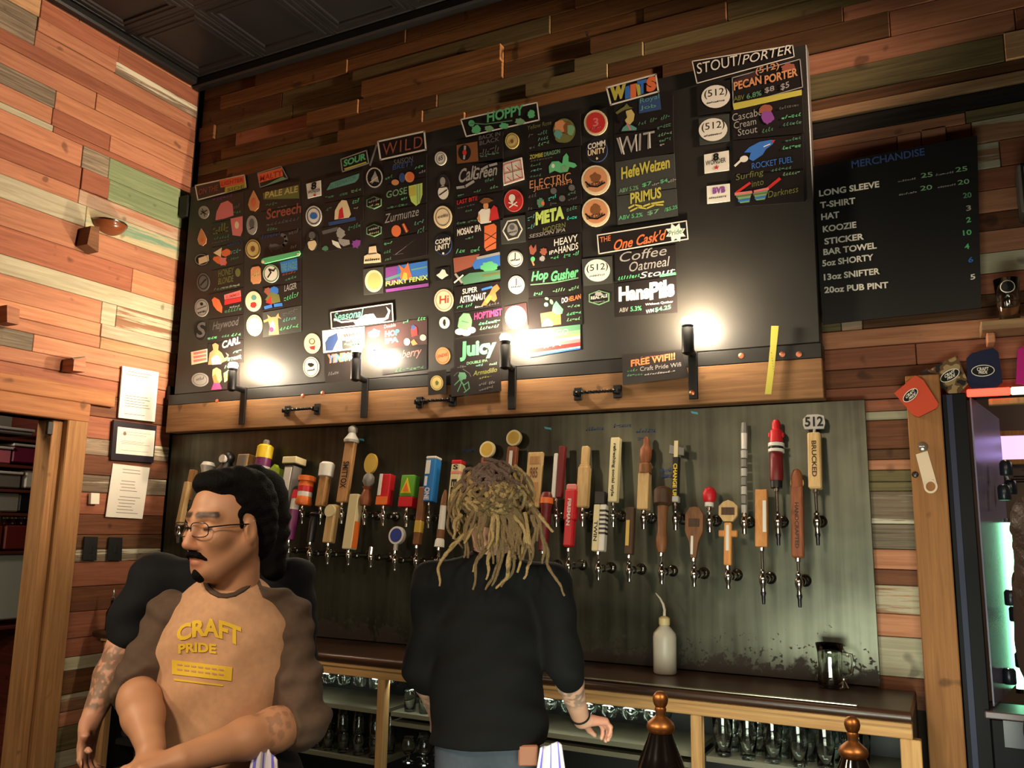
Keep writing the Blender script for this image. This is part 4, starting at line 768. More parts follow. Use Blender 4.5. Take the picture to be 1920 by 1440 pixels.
card('grey beer card with yellow art nouveau lettering and scroll', [(1156, 368), (1268, 354), (1271, 405), (1158, 421)], lambda p: (p.T('PRIMUS', 1182, 383, 1240, 371, 21, 'Y', .03), p.Ln([(1179, 390), (1190, 384), (1205, 387), (1220, 382), (1244, 378)], 3.4, 'Y'), p.Ln([(1182, 396), (1196, 389), (1212, 391), (1228, 384), (1243, 384)], 3.0, 'Y'), p.T('ABV 5.2%', 1160, 413, 1205, 406, 8, 'G'), p.T('$7', 1214, 405, 1236, 400, 9, 'q'), p.T('/$5.25', 1246, 398, 1270, 392, 8, 'G')), M_card2)
logo('white oval numbered magnet on a grey square beside the stout script', [(1091, 486), (1147, 480), (1148, 530), (1094, 536)], M_card2, lambda p: (p.Pz(ell_pts(1120, 507, 24, 21), 'W'), p.T('(512)', 1100, 513, 1140, 508, 16, 'K', .0), p.Sc(1105, 520, 1134, 516, 4, 's', 9)))
card('beer card with white and green coffee stout handwriting', [(1152, 474), (1266, 459), (1268, 515), (1154, 529)], lambda p: (p.T('Coffee', 1162, 492, 1250, 478, 18, 'S', 0, .2), p.T('Oatmeal', 1180, 510, 1256, 498, 18, 'S', 0, .2), p.T('Stout', 1200, 522, 1266, 512, 11, 'W', 0, .2), p.Sc(1158, 526, 1200, 519, 8, 'G', 8, 2.), p.Ln([(1238, 517), (1266, 513)], 5, 'G')))
logo('black hexagon magnet with pale border below the numbered oval', hexa(1123, 558, 19, 14), 'q', lambda p: (p.Pz(hexa(1123, 558, 17, 12), 'K'), p.E(1122, 551, 7, 4, 'S', jit=.2), p.T('REAL ALE', 1108, 562, 1139, 557, 6, 'W', .02), p.Sc(1112, 568, 1134, 565, 3, 'S', 6)))
card('beer card with large white blackletter lettering', [(1154, 532), (1268, 517), (1270, 586), (1155, 594)], lambda p: (p.T('Hans', 1160, 566, 1218, 560, 28, 'W', .05), p.T('Pils', 1218, 563, 1265, 555, 33, 'W', .05), p.T('ABV', 1161, 586, 1178, 584, 8, 'S'), p.T('5.3%', 1182, 584, 1203, 582, 9, 'G', .02), p.T('Without Quaker', 1210, 574, 1262, 568, 5, 'W'), p.T('WM', 1211, 588, 1226, 585, 7, 'W'), p.T('$4.25', 1228, 586, 1258, 580, 9, 'G', .01)))

# ---- column nine
def n512(cx, cy):
    return lambda p: (p.Pz(ell_pts(cx, cy, 27, 21.5, a=-.12), 'W'), p.T('(512)', cx-21, cy+6, cx+22, cy-1, 17, 'K', .0), p.Sc(cx-17, cy+14, cx+17, cy+8, 4, 's', 9))
logo('white oval numbered magnet beside the framed pecan porter card', [(1306, 161), (1369, 149), (1370, 208), (1308, 216)], M_card, n512(1342, 181))
card('beer card framed in chalk with tan pecan porter lettering', [(1371, 144), (1502, 108), (1508, 168), (1374, 204)], lambda p: (p.frame([(1373, 146), (1500, 111), (1505, 163), (1375, 200)], 1.8, 'S'), p.Pz([(1376, 150), (1420, 132), (1420, 150), (1376, 163)], 'M'), p.T('(512)', 1417, 143, 1461, 131, 15, 'o', .01), p.E(1478, 126, 13, 7, 'r', -.2, jit=.15), p.T('PECAN', 1376, 170, 1428, 157, 16, 'o', .03), p.T('PORTER', 1434, 158, 1496, 142, 16, 'o', .03), p.T('ABV', 1376, 190, 1396, 186, 9, 'v'), p.T('6.8%', 1400, 186, 1428, 179, 10, 'g', .02), p.T('$8', 1434, 176, 1452, 171, 11, 'S'), p.T('$5', 1464, 171, 1480, 165, 13, 'S')))
plate('warning_tape', 'strip of yellow tape stuck under the pecan porter card', 'tape', [(1374, 194), (1503, 168), (1503, 178), (1376, 206)], 'Y', None, Y0=YB-.0036, th=.0012)
logo('white oval numbered magnet beside the purple smear card', [(1310, 222), (1367, 213), (1368, 264), (1312, 272)], M_card2, n512(1337, 243))
card('beer card with handwriting and a purple and tan smear', [(1372, 206), (1504, 181), (1507, 249), (1374, 262)], lambda p: (p.T('Cascabel', 1373, 228, 1432, 215, 14, 'S', 0), p.T('Cream', 1376, 242, 1418, 233, 13, 'S', 0), p.T('Stout', 1384, 255, 1420, 248, 13, 'S', 0), p.E(1436, 205, 13, 8, 'r', -.2, jit=.15), p.E(1439, 220, 12, 12, 'V', jit=.12), p.Sc(1428, 250, 1450, 244, 9, 'g', 4), p.Sc(1460, 206, 1498, 198, 6, 's', 8), p.Sc(1465, 224, 1502, 217, 7, 'G', 6), p.Sc(1467, 237, 1503, 231, 7, 'g', 6)))
logo('white rectangle magnet with a black eight and red star', [(1320, 290), (1366, 282), (1367, 319), (1321, 325)], 'W', lambda p: (p.T('8', 1337, 302, 1348, 300, 14, 'K', .04), p.T('WONDER', 1323, 311, 1361, 304, 9, 'K', .01), p.Pz([(1343+(6 if i % 2 == 0 else 2.6)*math.sin(i*.628), 314-(5 if i % 2 == 0 else 2.2)*math.cos(i*.628)) for i in range(10)], 'R')))
card('beer card with a blue rocket trailing white smoke', [(1374, 264), (1505, 252), (1507, 316), (1375, 326)], lambda p: (p.Pz([(1395, 286), (1405, 276), (1424, 266), (1446, 262), (1453, 263), (1449, 270), (1436, 280), (1430, 290), (1412, 302), (1404, 298), (1408, 286)], 'B'), p.Pz([(1446, 264), (1454, 262), (1450, 268)], 'R'), p.Ln([(1432, 275), (1444, 270)], 1.8, 'W'), p.E(1395, 298, 8, 6, 'W', -.3), p.Ln([(1390, 300), (1378, 311)], 4, 'W'), p.T('ROCKET FUEL', 1410, 317, 1487, 304, 11, 'B', 0), p.Sc(1472, 266, 1502, 260, 6, 'g', 5), p.Sc(1466, 281, 1502, 275, 8, 'G', 6)))
logo('white rectangle magnet with a purple three letter mark', [(1325, 349), (1368, 344), (1369, 377), (1326, 382)], 'W', lambda p: (p.T('BVB', 1336, 364, 1360, 361, 12, 'V', .05), p.Sc(1329, 373, 1362, 369, 3, 's', 9)))
card('beer card with red rainbow sunglasses', [(1376, 328), (1506, 318), (1508, 378), (1378, 388)], lambda p: (p.T('Surfing', 1380, 342, 1432, 331, 15, 'v', 0, .1), p.T('into', 1410, 351, 1432, 346, 11, 'v', 0), p.T('Darkness', 1440, 371, 1497, 360, 12, 'v', 0, .15), p.Ln([(1381, 361), (1406, 343)], 4.5, 'R'), p.Ln([(1440, 353), (1462, 335)], 5.5, 'R'), p.Ln([(1379, 364), (1412, 360), (1440, 354)], 5.5, 'P'), p.Pz([(1380, 366), (1409, 362), (1405, 379), (1388, 381)], 'q'), p.Ln([(1381, 369), (1408, 365)], 3, 'v'), p.Pz([(1412, 362), (1440, 357), (1434, 374), (1418, 376)], 'q'), p.Ln([(1413, 365), (1439, 361)], 3, 'v'), p.Ln([(1385, 377), (1405, 374)], 3.5, 'B'), p.Ln([(1416, 372), (1435, 369)], 3.5, 'B'), p.Sc(1445, 322, 1484, 316, 6, 'g', 6), p.Sc(1467, 330, 1500, 325, 7, 'q', 6)))

plate('wifi_sign', 'dark sign with red free wifi lettering hanging over the rail', 'sign', [(1166, 665), (1279, 655), (1291, 706), (1168, 722)], M_card, lambda p: (p.T('FREE WIFI!!', 1183, 688, 1266, 674, 13, 'O', .03), p.Sc(1200, 671, 1250, 667, 3, 'r', 8), p.T('Craft Pride Wifi', 1200, 696, 1277, 687, 8, 'S', 0), p.Sc(1175, 698, 1196, 695, 5, 'g', 4), p.Sc(1175, 706, 1205, 703, 5, 'g', 6), p.Sc(1208, 704, 1266, 697, 4, 'S', 12)), Y0=YB-.03, part='lettering')
plate('warning_tape', 'yellow tape strip hanging down across the black strip and rail', 'tape', [(1446, 611), (1460, 611), (1456, 650), (1452, 690), (1446, 739), (1434, 739), (1440, 690), (1444, 650)], 'Y', lambda p: p.Sc(1446, 660, 1452, 705, 2, 'v', 9), Y0=YB-.03, th=.0015, part='print')

# ---- merchandise board
def plate2(name, label, cat, q, m, draw, Y0, th, part):
    return plate(name, label, cat, q, m, draw, None, Y0, th, part)
M_merch = mat('merch_board_black', (17, 16, 15), .5)
def merch(p):
    p.T('MERCHANDISE', 1597, 316, 1734, 291, 14, 'b', .02)
    for t, x0, y0, x1, y1 in (('LONG SLEEVE', 1536, 369, 1649, 351), ('T-SHIRT', 1538, 391, 1604, 382), ('HAT', 1540, 413, 1574, 408), ('KOOZIE', 1543, 436, 1606, 427), ('STICKER', 1546, 459, 1620, 449), ('BAR TOWEL', 1544, 479, 1644, 466), ('5oz SHORTY', 1542, 500, 1638, 488), ('13oz SNIFTER', 1545, 526, 1650, 514), ('20oz PUB PINT', 1546, 550, 1666, 540)):
        p.T(t, x0, y0, x1, y1, 12, 'W', .03)
    for x, y, t in ((1727, 334, '25'), (1792, 323, '25'), (1726, 358, '20'), (1796, 347, '20')): p.T(t, x, y, x+22, y-3, 9, 'q', .01)
    for x, y in ((1683, 342), (1754, 330), (1685, 367), (1758, 353)): p.Sc(x, y, x+34, y-6, 4, 'S', 8)
    for x, y, t, c in ((1806, 372, '20', 'g'), (1812, 396, '3', 'S'), (1812, 418, '2', 'G'), (1806, 442, '10', 'G'), (1809, 468, '4', 'G'), (1816, 493, '6', 'B'), (1820, 525, '5', 'W')): p.T(t, x, y, x+(16 if len(t) > 1 else 9), y-2, 10, c, .02)
mo = plate2('merchandise_board', 'black merchandise price board with white lettering beside the big menu board', 'chalkboard', [(1524, 312), (1832, 254), (1840, 577), (1543, 608)], M_merch, merch, -.03, .012, 'lettering')

sl = Print(YB); sl.Ln([(706, 272), (694, 310)], 3.2, 'S')
for k, mb in sl.L.items(): mb.build('chalk_slash', None, bd)
# ============================================================ TAPS
M_chr = mat('chrome', (205, 200, 192), .16, metal=1.)
M_chd = mat('dark_chrome', (120, 114, 106), .22, metal=1.)
M_nitro = mat('nitro_black', (22, 22, 24), .3)
TAPY = -.135
TILT = math.radians(9)
AX = V3(0, math.sin(TILT), math.cos(TILT)); FR = V3(0, -math.cos(TILT), math.sin(TILT)); SX = V3(1, 0, 0)
RH = np.stack([SX, FR, AX], 1)   # columns: side, front, axis
MW = {k: wood('handle_'+k, a, b, axis='v', var=.08, rough=.5) for k, (a, b) in dict(pale=((176, 140, 92), (204, 170, 118)), tan=((150, 108, 66), (178, 132, 84)), brown=((96, 60, 34), (130, 84, 50)), dark=((50, 34, 22), (80, 54, 34)), orange=((176, 112, 56), (206, 144, 80)), red=((110, 58, 34), (146, 84, 52))).items()}
def pm(n, c, r=.4): return mat('enamel_'+n, c, r)
PM = {n: pm(n, c) for n, c in dict(white=(206, 200, 190), cream=(206, 190, 146), red=(186, 28, 36), dred=(104, 24, 26), orange=(214, 104, 40), yellow=(214, 180, 40), lime=(146, 170, 50), green=(92, 150, 50), blue=(36, 110, 176), navy=(40, 58, 130), purple=(104, 34, 84), black=(22, 20, 20), grey=(120, 116, 110), silver=(170, 164, 156), ltblue=(150, 180, 200), pink=(206, 120, 110), gold=(184, 150, 62), plum=(70, 36, 50)).items()}
class Tap:
    def __init__(s, px, tip, hb, ht, label, spout=None):
        s.T = PY(px, tip, TAPY); s.x = s.T[0]; zt = s.T[2]
        s.zb = PY(px, hb, TAPY)[2]; s.mpp = np.linalg.norm(PY(px+1, hb, TAPY)-PY(px, hb, TAPY))*.93
        s.L = (PY(px, ht, TAPY)[2]-s.zb)/math.cos(TILT)*1.02; s.base = V3(s.x, TAPY, s.zb)
        s.o = thing('beer_tap', (s.x, -.013, zt+.05), label, 'beer tap', 'beer taps in two rows on the steel sheet')
        zs = zt+.052
        if spout: zs = zt+.10
        if s.zb < zs+.045: s.zb = zs+.045
        MB().lathe((s.x, -.0135, zs), (0, -1, 0), [(.027, 0), (.027, .006), (.022, .012), (.013, .016), (.013, -TAPY-.085), (.018, -TAPY-.083), (.018, -TAPY-.069), (.013, -TAPY-.065), (.012, -TAPY-.023)], 16).build('shank', M_chd, s.o, True)
        MB().lathe((s.x, TAPY, zs-.052), (0, 0, 1), [(.0095, 0), (.0105, .004), (.0095, .024), (.013, .030), (.0165, .044), (.0165, .06), (.013, .068), (.009, .076), (.012, .08), (.012, .086), (.008, .09), (.006, .098)], 14).build('faucet', M_chr, s.o, True)
        if spout:
            MB().lathe((s.x, TAPY, zs-.05), (0, 0, -1), [(.011, 0), (.012, .008), (.008, .02), (.0075, .045), (.006, .052)], 12).build('spout_tip', M_nitro, s.o, True)
        MB().tube([(s.x, TAPY, zs+.035), s.base+AX*.004], [.0065, .0075], 10).lathe(s.base-AX*.012, AX, [(.006, -.006), (.011, -.004), (.011, .010), (.007, .012)], 12).build('ferrule', M_chr, s.o, True)
    def p(s, u, w=0., f=0.): return s.base+AX*(u*s.L)+SX*(w*s.mpp)+FR*(f*s.mpp)
    def box(s, u0, u1, w, d, m, name='grip', bev=.004, f=0., w0=0.):
        MB().box(s.p((u0+u1)/2, w0, f), (w*s.mpp, d*s.mpp, (u1-u0)*s.L), RH, bev).build(name, m, s.o); return s
    def rod(s, prof, m, name='grip', n=16, sx=1.):
        MB().lathe(s.base, AX, [(r*s.mpp, u*s.L) for u, r in prof], n, sx).build(name, m, s.o, True); return s
    def disc(s, u, r, m, name='badge', th=6., f=0., ry=None, ring=None):
        mb = MB(); c = s.p(u, 0, f-th/2); ry = ry or r
        pts = [c+SX*(r*s.mpp*math.cos(t))+AX*(ry*s.mpp*math.sin(t)) for t in [2*math.pi*i/24 for i in range(24)]]
        mb.prism(pts, FR*(th*s.mpp)); b = mb.build(name, m, s.o)
        if ring is not None:
            c = s.p(u, 0, f+th/2+.35)
            pts = [c+SX*(r*.78*s.mpp*math.cos(t))+AX*(ry*.78*s.mpp*math.sin(t)) for t in [2*math.pi*i/24 for i in range(24)]]
            MB().flat(pts).build('badge_print', ring, b)
        return s
    def poly(s, pts, m, name='badge', th=8., f=0.):
        P = [s.p(u, w, f-th/2) for w, u in pts]; MB().prism(P, FR*(th*s.mpp)).build(name, m, s.o); return s
    def band(s, u0, u1, w, d, m, name='label_band'): return s.box(u0, u1, w+.6, d+.6, m, name, .002)
    def text(s, t, u0, u1, h, m, f, down=True, w0=0.):
        mb = MB(); mb.keepn = True
        if down: put_text(mb, t, s.p(u1, w0-h/2, f), -AX*((u1-u0)*s.L), SX*(h*s.mpp), bold=.03)
        else: put_text(mb, t, s.p(u0, w0-h/2, f), SX*(h*s.mpp), AX*((u1-u0)*s.L), bold=.03)
        mb.build('lettering', m, s.o); return s
K_ = PM['black']; Wt = PM['white']
# upper row
t = Tap(375, 972, 935, 868, 'beer tap with white bone shaped handle beside the hair of the glasses man'); t.rod([(0, 7), (.3, 8), (.5, 6), (.75, 8), (.9, 11), (1., 8)], Wt)
t = Tap(410, 974, 936, 848, 'beer tap with black figure handle and small white knob'); t.rod([(0, 7), (.4, 9), (.6, 14), (.75, 8), (.86, 10), (.95, 8), (1., 3)], K_).disc(.82, 6, Wt, 'knob', f=9)
t = Tap(445, 975, 938, 854, 'beer tap with wooden block handle and grey portrait face'); t.box(0, .55, 16, 14, MW['dark']).box(.55, 1., 22, 16, MW['pale'], 'block').box(.58, .97, 15, 2, PM['grey'], 'portrait', .001, 8.6)
t = Tap(478, 976, 938, 828, 'beer tap with purple and yellow spray can handle'); t.rod([(0, 8), (.1, 12), (.42, 12), (.44, 13)], PM['purple']).rod([(.44, 12), (.56, 12)], Wt, 'label_band').rod([(.56, 12), (.7, 12)], PM['purple'], 'grip').rod([(.7, 12.5), (.9, 12.5), (.93, 9)], PM['yellow'], 'label_band').rod([(.93, 5), (1., 5), (1.02, 3)], PM['grey'], 'nozzle')
t = Tap(505, 977, 930, 872, 'beer tap with lime green leaf shaped handle'); t.poly([(-9, 0.), (9, 0.), (13, .3), (13, .85), (4, .9), (0, 1.), (-6, .88), (-12, .8), (-12, .3)], PM['lime'], 'grip', 9).disc(.2, 8, PM['yellow'], 'badge', 2, 6)
t = Tap(536, 980, 950, 860, 'beer tap with cream capped grey rectangular handle'); t.box(.0, .82, 20, 20, PM['grey']).box(.2, .78, 13, 2, Wt, 'label_band', .001, 10.6).box(.86, 1., 28, 26, PM['cream'], 'cap').box(.82, .86, 22, 22, K_, 'collar')
t = Tap(566, 982, 948, 895, 'beer tap with orange striped barrel handle'); t.rod([(0, 12), (.08, 14), (.3, 12)], PM['orange']).rod([(.3, 12), (.46, 12)], Wt, 'label_band').rod([(.46, 12), (.66, 12)], PM['red'], 'label_band').rod([(.66, 12), (.84, 11)], PM['orange'], 'label_band').rod([(.84, 14), (1., 14), (1.02, 12)], PM['orange'], 'cap')
t = Tap(600, 984, 950, 868, 'beer tap with tan wooden handle and round white knob top'); t.box(0, .68, 15, 14, MW['tan']).rod([(.66, 9), (.68, 12), (.95, 12.5), (1., 9)], Wt, 'cap')
t = Tap(640, 982, 942, 829, 'beer tap with tall stamped brown wooden paddle and silver figurine'); t.box(0, .98, 20, 9, MW['tan']).text('SMITTOX', .22, .66, 12, K_, 5.2)
t.rod([(.98, 12), (1.02, 13), (1.1, 8), (1.14, 6), (1.18, 8), (1.23, 8), (1.27, 4)], PM['silver'], 'figurine')
t = Tap(683, 984, 948, 853, 'beer tap with yellow oval badge on a dark carved stem'); t.rod([(0, 9), (.12, 11), (.3, 6), (.36, 9)], MW['red']).rod([(.36, 5), (.46, 10), (.56, 9), (.62, 5)], PM['grey'], 'figurine').disc(.82, 12, PM['gold'], ry=17)
t = Tap(718, 986, 948, 891, 'beer tap with red and white rectangular handle'); t.box(0, 1, 23, 16, PM['red']).box(.3, 1., 6, 1.5, Wt, 'label_band', .001, 8.4, -7).box(0, .26, 22, 1.4, PM['orange'], 'label_band', .001, 8.4)
t = Tap(762, 988, 952, 893, 'beer tap with green block, orange triangle and red base'); t.box(.32, 1, 27, 18, PM['green']).box(0, .32, 27.5, 18.5, PM['red'], 'label_band').poly([(-10, .42), (10, .42), (0, .9)], PM['yellow'], 'badge', 1.4, 9.8).poly([(-6, .48), (6, .48), (0, .76)], PM['orange'], 'badge_print', 1., 10.8)
t = Tap(803, 990, 942, 858, 'beer tap with blue and white square column handle'); t.box(0, .94, 20, 20, PM['blue']).box(.94, 1, 20.4, 20.4, Wt, 'cap').box(.6, .9, 9, 1., Wt, 'label_band', .001, 10.4, -4).text('ONE', .03, .3, 10, Wt, 10.6).box(.34, .55, 5, 1, Wt, 'label_band', .001, 10.4, -5)
t = Tap(850, 992, 956, 865, 'beer tap with red topped cream striped column handle'); t.box(0, .92, 19, 18, PM['cream']).box(.92, 1., 19.5, 18.5, PM['red'], 'cap').box(.7, .78, 19.6, 18.6, PM['pink'], 'label_band').text('S', .8, .9, 10, K_, 9.8, False).text('ELO', .05, .6, 11, K_, 9.8)
t = Tap(903, 992, 950, 828, 'beer tap with round cream plant badge on a red brown stem, lower badge of two'); t.box(0, .74, 17, 12, MW['red']).disc(.87, 15, PM['cream'], ring=PM['gold'])
t = Tap(952, 992, 950, 808, 'beer tap with round cream plant badge on a red brown stem, taller of two'); t.box(0, .78, 19, 12, MW['red']).disc(.9, 15, PM['cream'], ring=PM['gold']).box(.48, .72, 6, 2, Wt, 'label_band', .001, 7)
t = Tap(997, 990, 952, 849, 'beer tap with flat pale wooden board handle and burnt stamp'); t.box(0, 1, 31, 8, MW['pale']).text('985', .52, .72, 16, MW['brown'], 4.4, False).box(.78, .92, 20, .6, MW['tan'], 'stamp', .0005, 4.3).box(.1, .45, 22, .6, MW['tan'], 'stamp', .0005, 4.3)
t = Tap(1043, 988, 934, 838, 'beer tap with narrow white and dark red blade handle'); t.box(0, .86, 8, 12, Wt, w0=-5).box(0, 1, 12, 12, PM['dred'], 'back_grip', w0=6)
t = Tap(1092, 987, 952, 838, 'beer tap with plain pale bat shaped wooden handle'); t.box(0, .66, 22, 18, MW['pale'], bev=.006).box(.68, 1, 14, 13, MW['pale'], 'neck', bev=.005).box(.64, .70, 18, 15, MW['pale'], 'shoulder', bev=.005)
t = Tap(1150, 988, 942, 822, 'beer tap with tall cream square handle lettered downwards'); t.box(0, 1, 18, 16, PM['cream']).text('refreshing social style', .08, .9, 8, K_, 8.4)
t = Tap(1207, 992, 956, 822, 'beer tap with pale wooden post and brown carved figure top'); t.box(0, .5, 22, 20, MW['pale']).rod([(.5, 13), (.62, 13), (.64, 10)], MW['brown'], 'collar').rod([(.64, 8), (.72, 12), (.84, 12), (.9, 6), (.94, 6), (.98, 6), (1.02, 2)], MW['red'], 'figurine')
t = Tap(1267, 994, 942, 828, 'beer tap with black handle, crossed sign top and yellow lettering'); t.box(0, .74, 14, 13, K_).text('CHANGE UP', .08, .62, 8, PM['yellow'], 7.0).poly([(-15, .8), (15, .76), (16, .88), (-14, .94)], PM['grey'], 'sign_top', 6).poly([(-4, .72), (4, .72), (4, 1.), (-4, 1.)], PM['cream'], 'sign_post', 4, 4.).box(0, .1, 16, 15, PM['silver'], 'label_band')
t = Tap(1331, 998, 950, 914, 'beer tap with short red brain shaped knob on white collar'); t.rod([(0, 9), (.2, 9)], Wt, 'collar').rod([(.2, 8), (.35, 13), (.7, 14), (.92, 10), (1., 4)], PM['red'], 'knob')
t = Tap(1396, 1001, 962, 793, 'beer tap with tall slim grey segmented tower handle')
for k in range(7): t.rod([(k*.1, 5.5+.2*k), (k*.1+.085, 5.8+.2*k)], PM['grey'] if k % 2 else PM['silver'], 'segment', 8)
t.rod([(.7, 6), (.88, 6.6)], Wt, 'label_band', 8).rod([(.88, 7), (1., 6)], PM['grey'], 'cap', 8)
t = Tap(1460, 1022, 915, 788, 'beer tap with red hydrant top and dark red can on black base', True); t.rod([(0, 12), (.1, 12)], K_, 'collar').rod([(.1, 13), (.14, 14), (.5, 14), (.52, 12)], PM['dred']).rod([(.52, 17), (.56, 17)], Wt, 'collar_ring').rod([(.56, 15), (.6, 15)], K_, 'collar_ring').rod([(.6, 17), (.65, 17)], Wt, 'collar_ring').rod([(.66, 14), (.84, 13), (.86, 9), (.96, 9), (1., 6)], PM['red'], 'hydrant_top').box(.74, .82, 32, 8, PM['red'], 'hydrant_arm')
t = Tap(1534, 1022, 917, 780, 'beer tap with pale wooden handle topped by a metal 512 numeral', True); t.box(0, .76, 27, 24, MW['pale'], bev=.006).text('BRUCKED', .15, .64, 10, MW['dark'], 12.4).poly([(-20, .82), (20, .82), (23, .9), (20, 1.), (8, 1.02), (-14, 1.02), (-23, .96), (-23, .88)], PM['silver'], 'sign_top', 6).text('512', .85, .99, 38, K_, 3.6, False).box(.74, .84, 6, 6, PM['silver'], 'sign_stem')
t = Tap(349, 972, 938, 882, 'beer tap with slim pale wooden handle in the corner by the plank wall'); t.box(0, 1, 9, 9, MW['tan'])
# lower row
TAPY = -.185
t = Tap(334, 1018, 985, 905, 'beer tap with slim worn wooden handle, lowest in the corner by the plank wall'); t.box(0, 1, 9, 9, MW['pale'])
t = Tap(540, 1050, 1012, 920, 'beer tap with slim purple handle, white band and red tip'); t.rod([(0, 8), (.6, 8)], PM['purple']).rod([(.6, 7), (.82, 7)], Wt, 'label_band').rod([(.82, 8), (1., 6)], PM['red'], 'tip')
t = Tap(580, 1056, 1016, 965, 'beer tap with slim black and chrome handle'); t.rod([(0, 6), (.7, 7), (.9, 5), (1., 9), (1.06, 6)], PM['black'])
t = Tap(614, 1058, 1018, 948, 'beer tap with cream wooden handle and round side badge'); t.box(0, 1, 16, 14, MW['pale']).disc(.82, 10, PM['cream'], th=4, f=8)
t = Tap(653, 1060, 1030, 929, 'beer tap with long cream handle and orange side'); t.box(0, 1, 18, 16, PM['cream'], bev=.003).box(.02, .5, 1.4, 13, PM['orange'], 'label_band', .0005, 0, 9.6)
t = Tap(740, 1070, 1032, 988, 'beer tap with small round blue and white badge'); t.rod([(0, 4), (.5, 4)], PM['silver'], 'stem').disc(.62, 15, Wt, th=8, ring=PM['navy'])
t = Tap(695, 1064, 1040, 1026, 'beer tap with bare chrome stem and no handle'); t.rod([(0, 5), (1., 5)], M_chr, 'stem')
t = Tap(780, 1072, 1022, 915, 'beer tap with slim brown and amber handle'); t.box(0, 1, 12, 12, MW['brown']).box(.2, .42, 12.6, 12.6, PM['gold'], 'label_band')
t = Tap(822, 1074, 1026, 920, 'beer tap with slim handle in white and dark brown beside the dreadlocks'); t.rod([(0, 9), (.12, 8), (.15, 6)], Wt).rod([(.15, 7), (.3, 7)], MW['brown'], 'label_band').rod([(.3, 6), (.72, 6)], Wt, 'label_band').rod([(.72, 6.5), (.9, 5), (1., 2)], MW['brown'], 'tip')
t = Tap(1018, 1082, 1032, 925, 'beer tap with dark red cylinder handle behind the dreadlocks'); t.rod([(0, 9), (.72, 10), (.74, 11), (.94, 12), (1., 9)], PM['dred']).rod([(.8, 12.4), (.9, 12.6)], PM['orange'], 'label_band')
t = Tap(1066, 1082, 1028, 910, 'beer tap with glossy red tapered handle and white side lettering'); t.box(.02, .52, 18, 17, PM['red'], bev=.007).box(.42, .92, 23, 20, PM['red'], 'shoulder', .008).box(.9, 1., 20, 17, PM['pink'], 'cap', .006).text('FIREMAN', .34, .76, 7, Wt, 11.0)
t = Tap(1122, 1088, 1034, 924, 'beer tap with cream handle and black zebra stripes'); t.box(0, .78, 13, 16, PM['cream'], w0=-5).box(0, .78, 12, 16, Wt, 'back_grip', w0=7.4)
for k in range(6): t.box(.28+k*.075, .315+k*.075, 12.6, 16.6, K_, 'stripe', .0005, 0, 7.6)
t.box(.78, 1., 22, 16, K_, 'cap').text('TWIN', .16, .5, 7, K_, 8.4, True, -5)
t = Tap(1180, 1091, 1040, 953, 'beer tap with dark brown slim handle and gold panel'); t.box(0, 1, 17, 13, MW['dark']).box(.18, .72, 7, 1, PM['gold'], 'label_band', .0005, 6.8, -3)
t = Tap(1241, 1095, 1036, 914, 'beer tap with brown carved stem and round wooden crown'); t.rod([(0, 7), (.08, 11), (.2, 12), (.3, 9), (.6, 10), (.7, 11)], MW['brown']).rod([(.7, 12), (.74, 19), (.94, 19), (.98, 14), (1., 8)], MW['dark'], 'crown')
t = Tap(1302, 1100, 1046, 952, 'beer tap with brown oar shaped paddle handle'); t.poly([(-5, 0), (5, 0), (9, .3), (18, .52), (18, .84), (10, .98), (0, 1.), (-10, .98), (-18, .84), (-18, .52), (-9, .3)], MW['brown'], 'grip', 10).box(.6, .76, 22, 1, MW['dark'], 'stamp', .0005, 5.6).box(.06, .42, 5, 1, Wt, 'label_band', .0005, 5.6, -3)
t = Tap(1366, 1104, 1060, 942, 'beer tap with pale wooden octagon plaque and cross'); t.box(0, .66, 15, 12, MW['orange']).poly([(-9, .68), (9, .68), (19, .78), (19, .92), (10, .99), (0, 1.02), (-10, .99), (-19, .92), (-19, .78)], MW['pale'], 'plaque', 9).box(.78, .9, 27, 1, MW['dark'], 'plaque_print', .0005, 5).box(.44, .54, 38, 9, MW['orange'], 'cross_bar').box(.22, .62, 6, 1, Wt, 'label_band', .0005, 6.6)
t = Tap(1432, 1132, 1026, 920, 'beer tap with orange wooden block handle on black spout', True); t.box(0, 1, 24, 17, MW['orange'], bev=.003).box(.25, .8, 7, 1, Wt, 'label_band', .0005, 8.8, 7)
t = Tap(1500, 1138, 1046, 884, 'beer tap with long round-topped brown handle and yellow disc', True); t.box(0, .82, 25, 17, MW['red'], bev=.006).rod([(.8, 12), (.94, 12), (1., 8), (1.02, 3)], MW['red'], 'round_top', 16, .9).disc(.86, 14, PM['gold'], 'badge', 4, -4).text('HANDCRAFTED', .1, .62, 8, MW['dark'], 9.0)

# little notes chalked on the steel above the handles
nt_ = Print(-.0122)
for x, y, w in ((1098, 808, 34), (1150, 802, 34), (1192, 812, 38), (1196, 826, 20), (1236, 886, 26), (866, 848, 26), (1240, 897, 20)): nt_.Sc(x, y, x+w, y-2, 8, 'b', 7)
for k, mb in nt_.L.items(): c = mb.build('chalk_note', None, sp_); c['kind'] = 'stuff'
for i, (x, y) in enumerate(((1027, 803), (1302, 774), (676, 824))):
    q = [PY(a, b, -.0135) for a, b in ((x-7, y-3), (x+6, y-1), (x+7, y+3), (x-5, y+1))]
    MB().prism(q, (0, .001, 0)).build('blue_tape_scrap', mat('blue_tape', (80, 170, 190), .5), sp_)

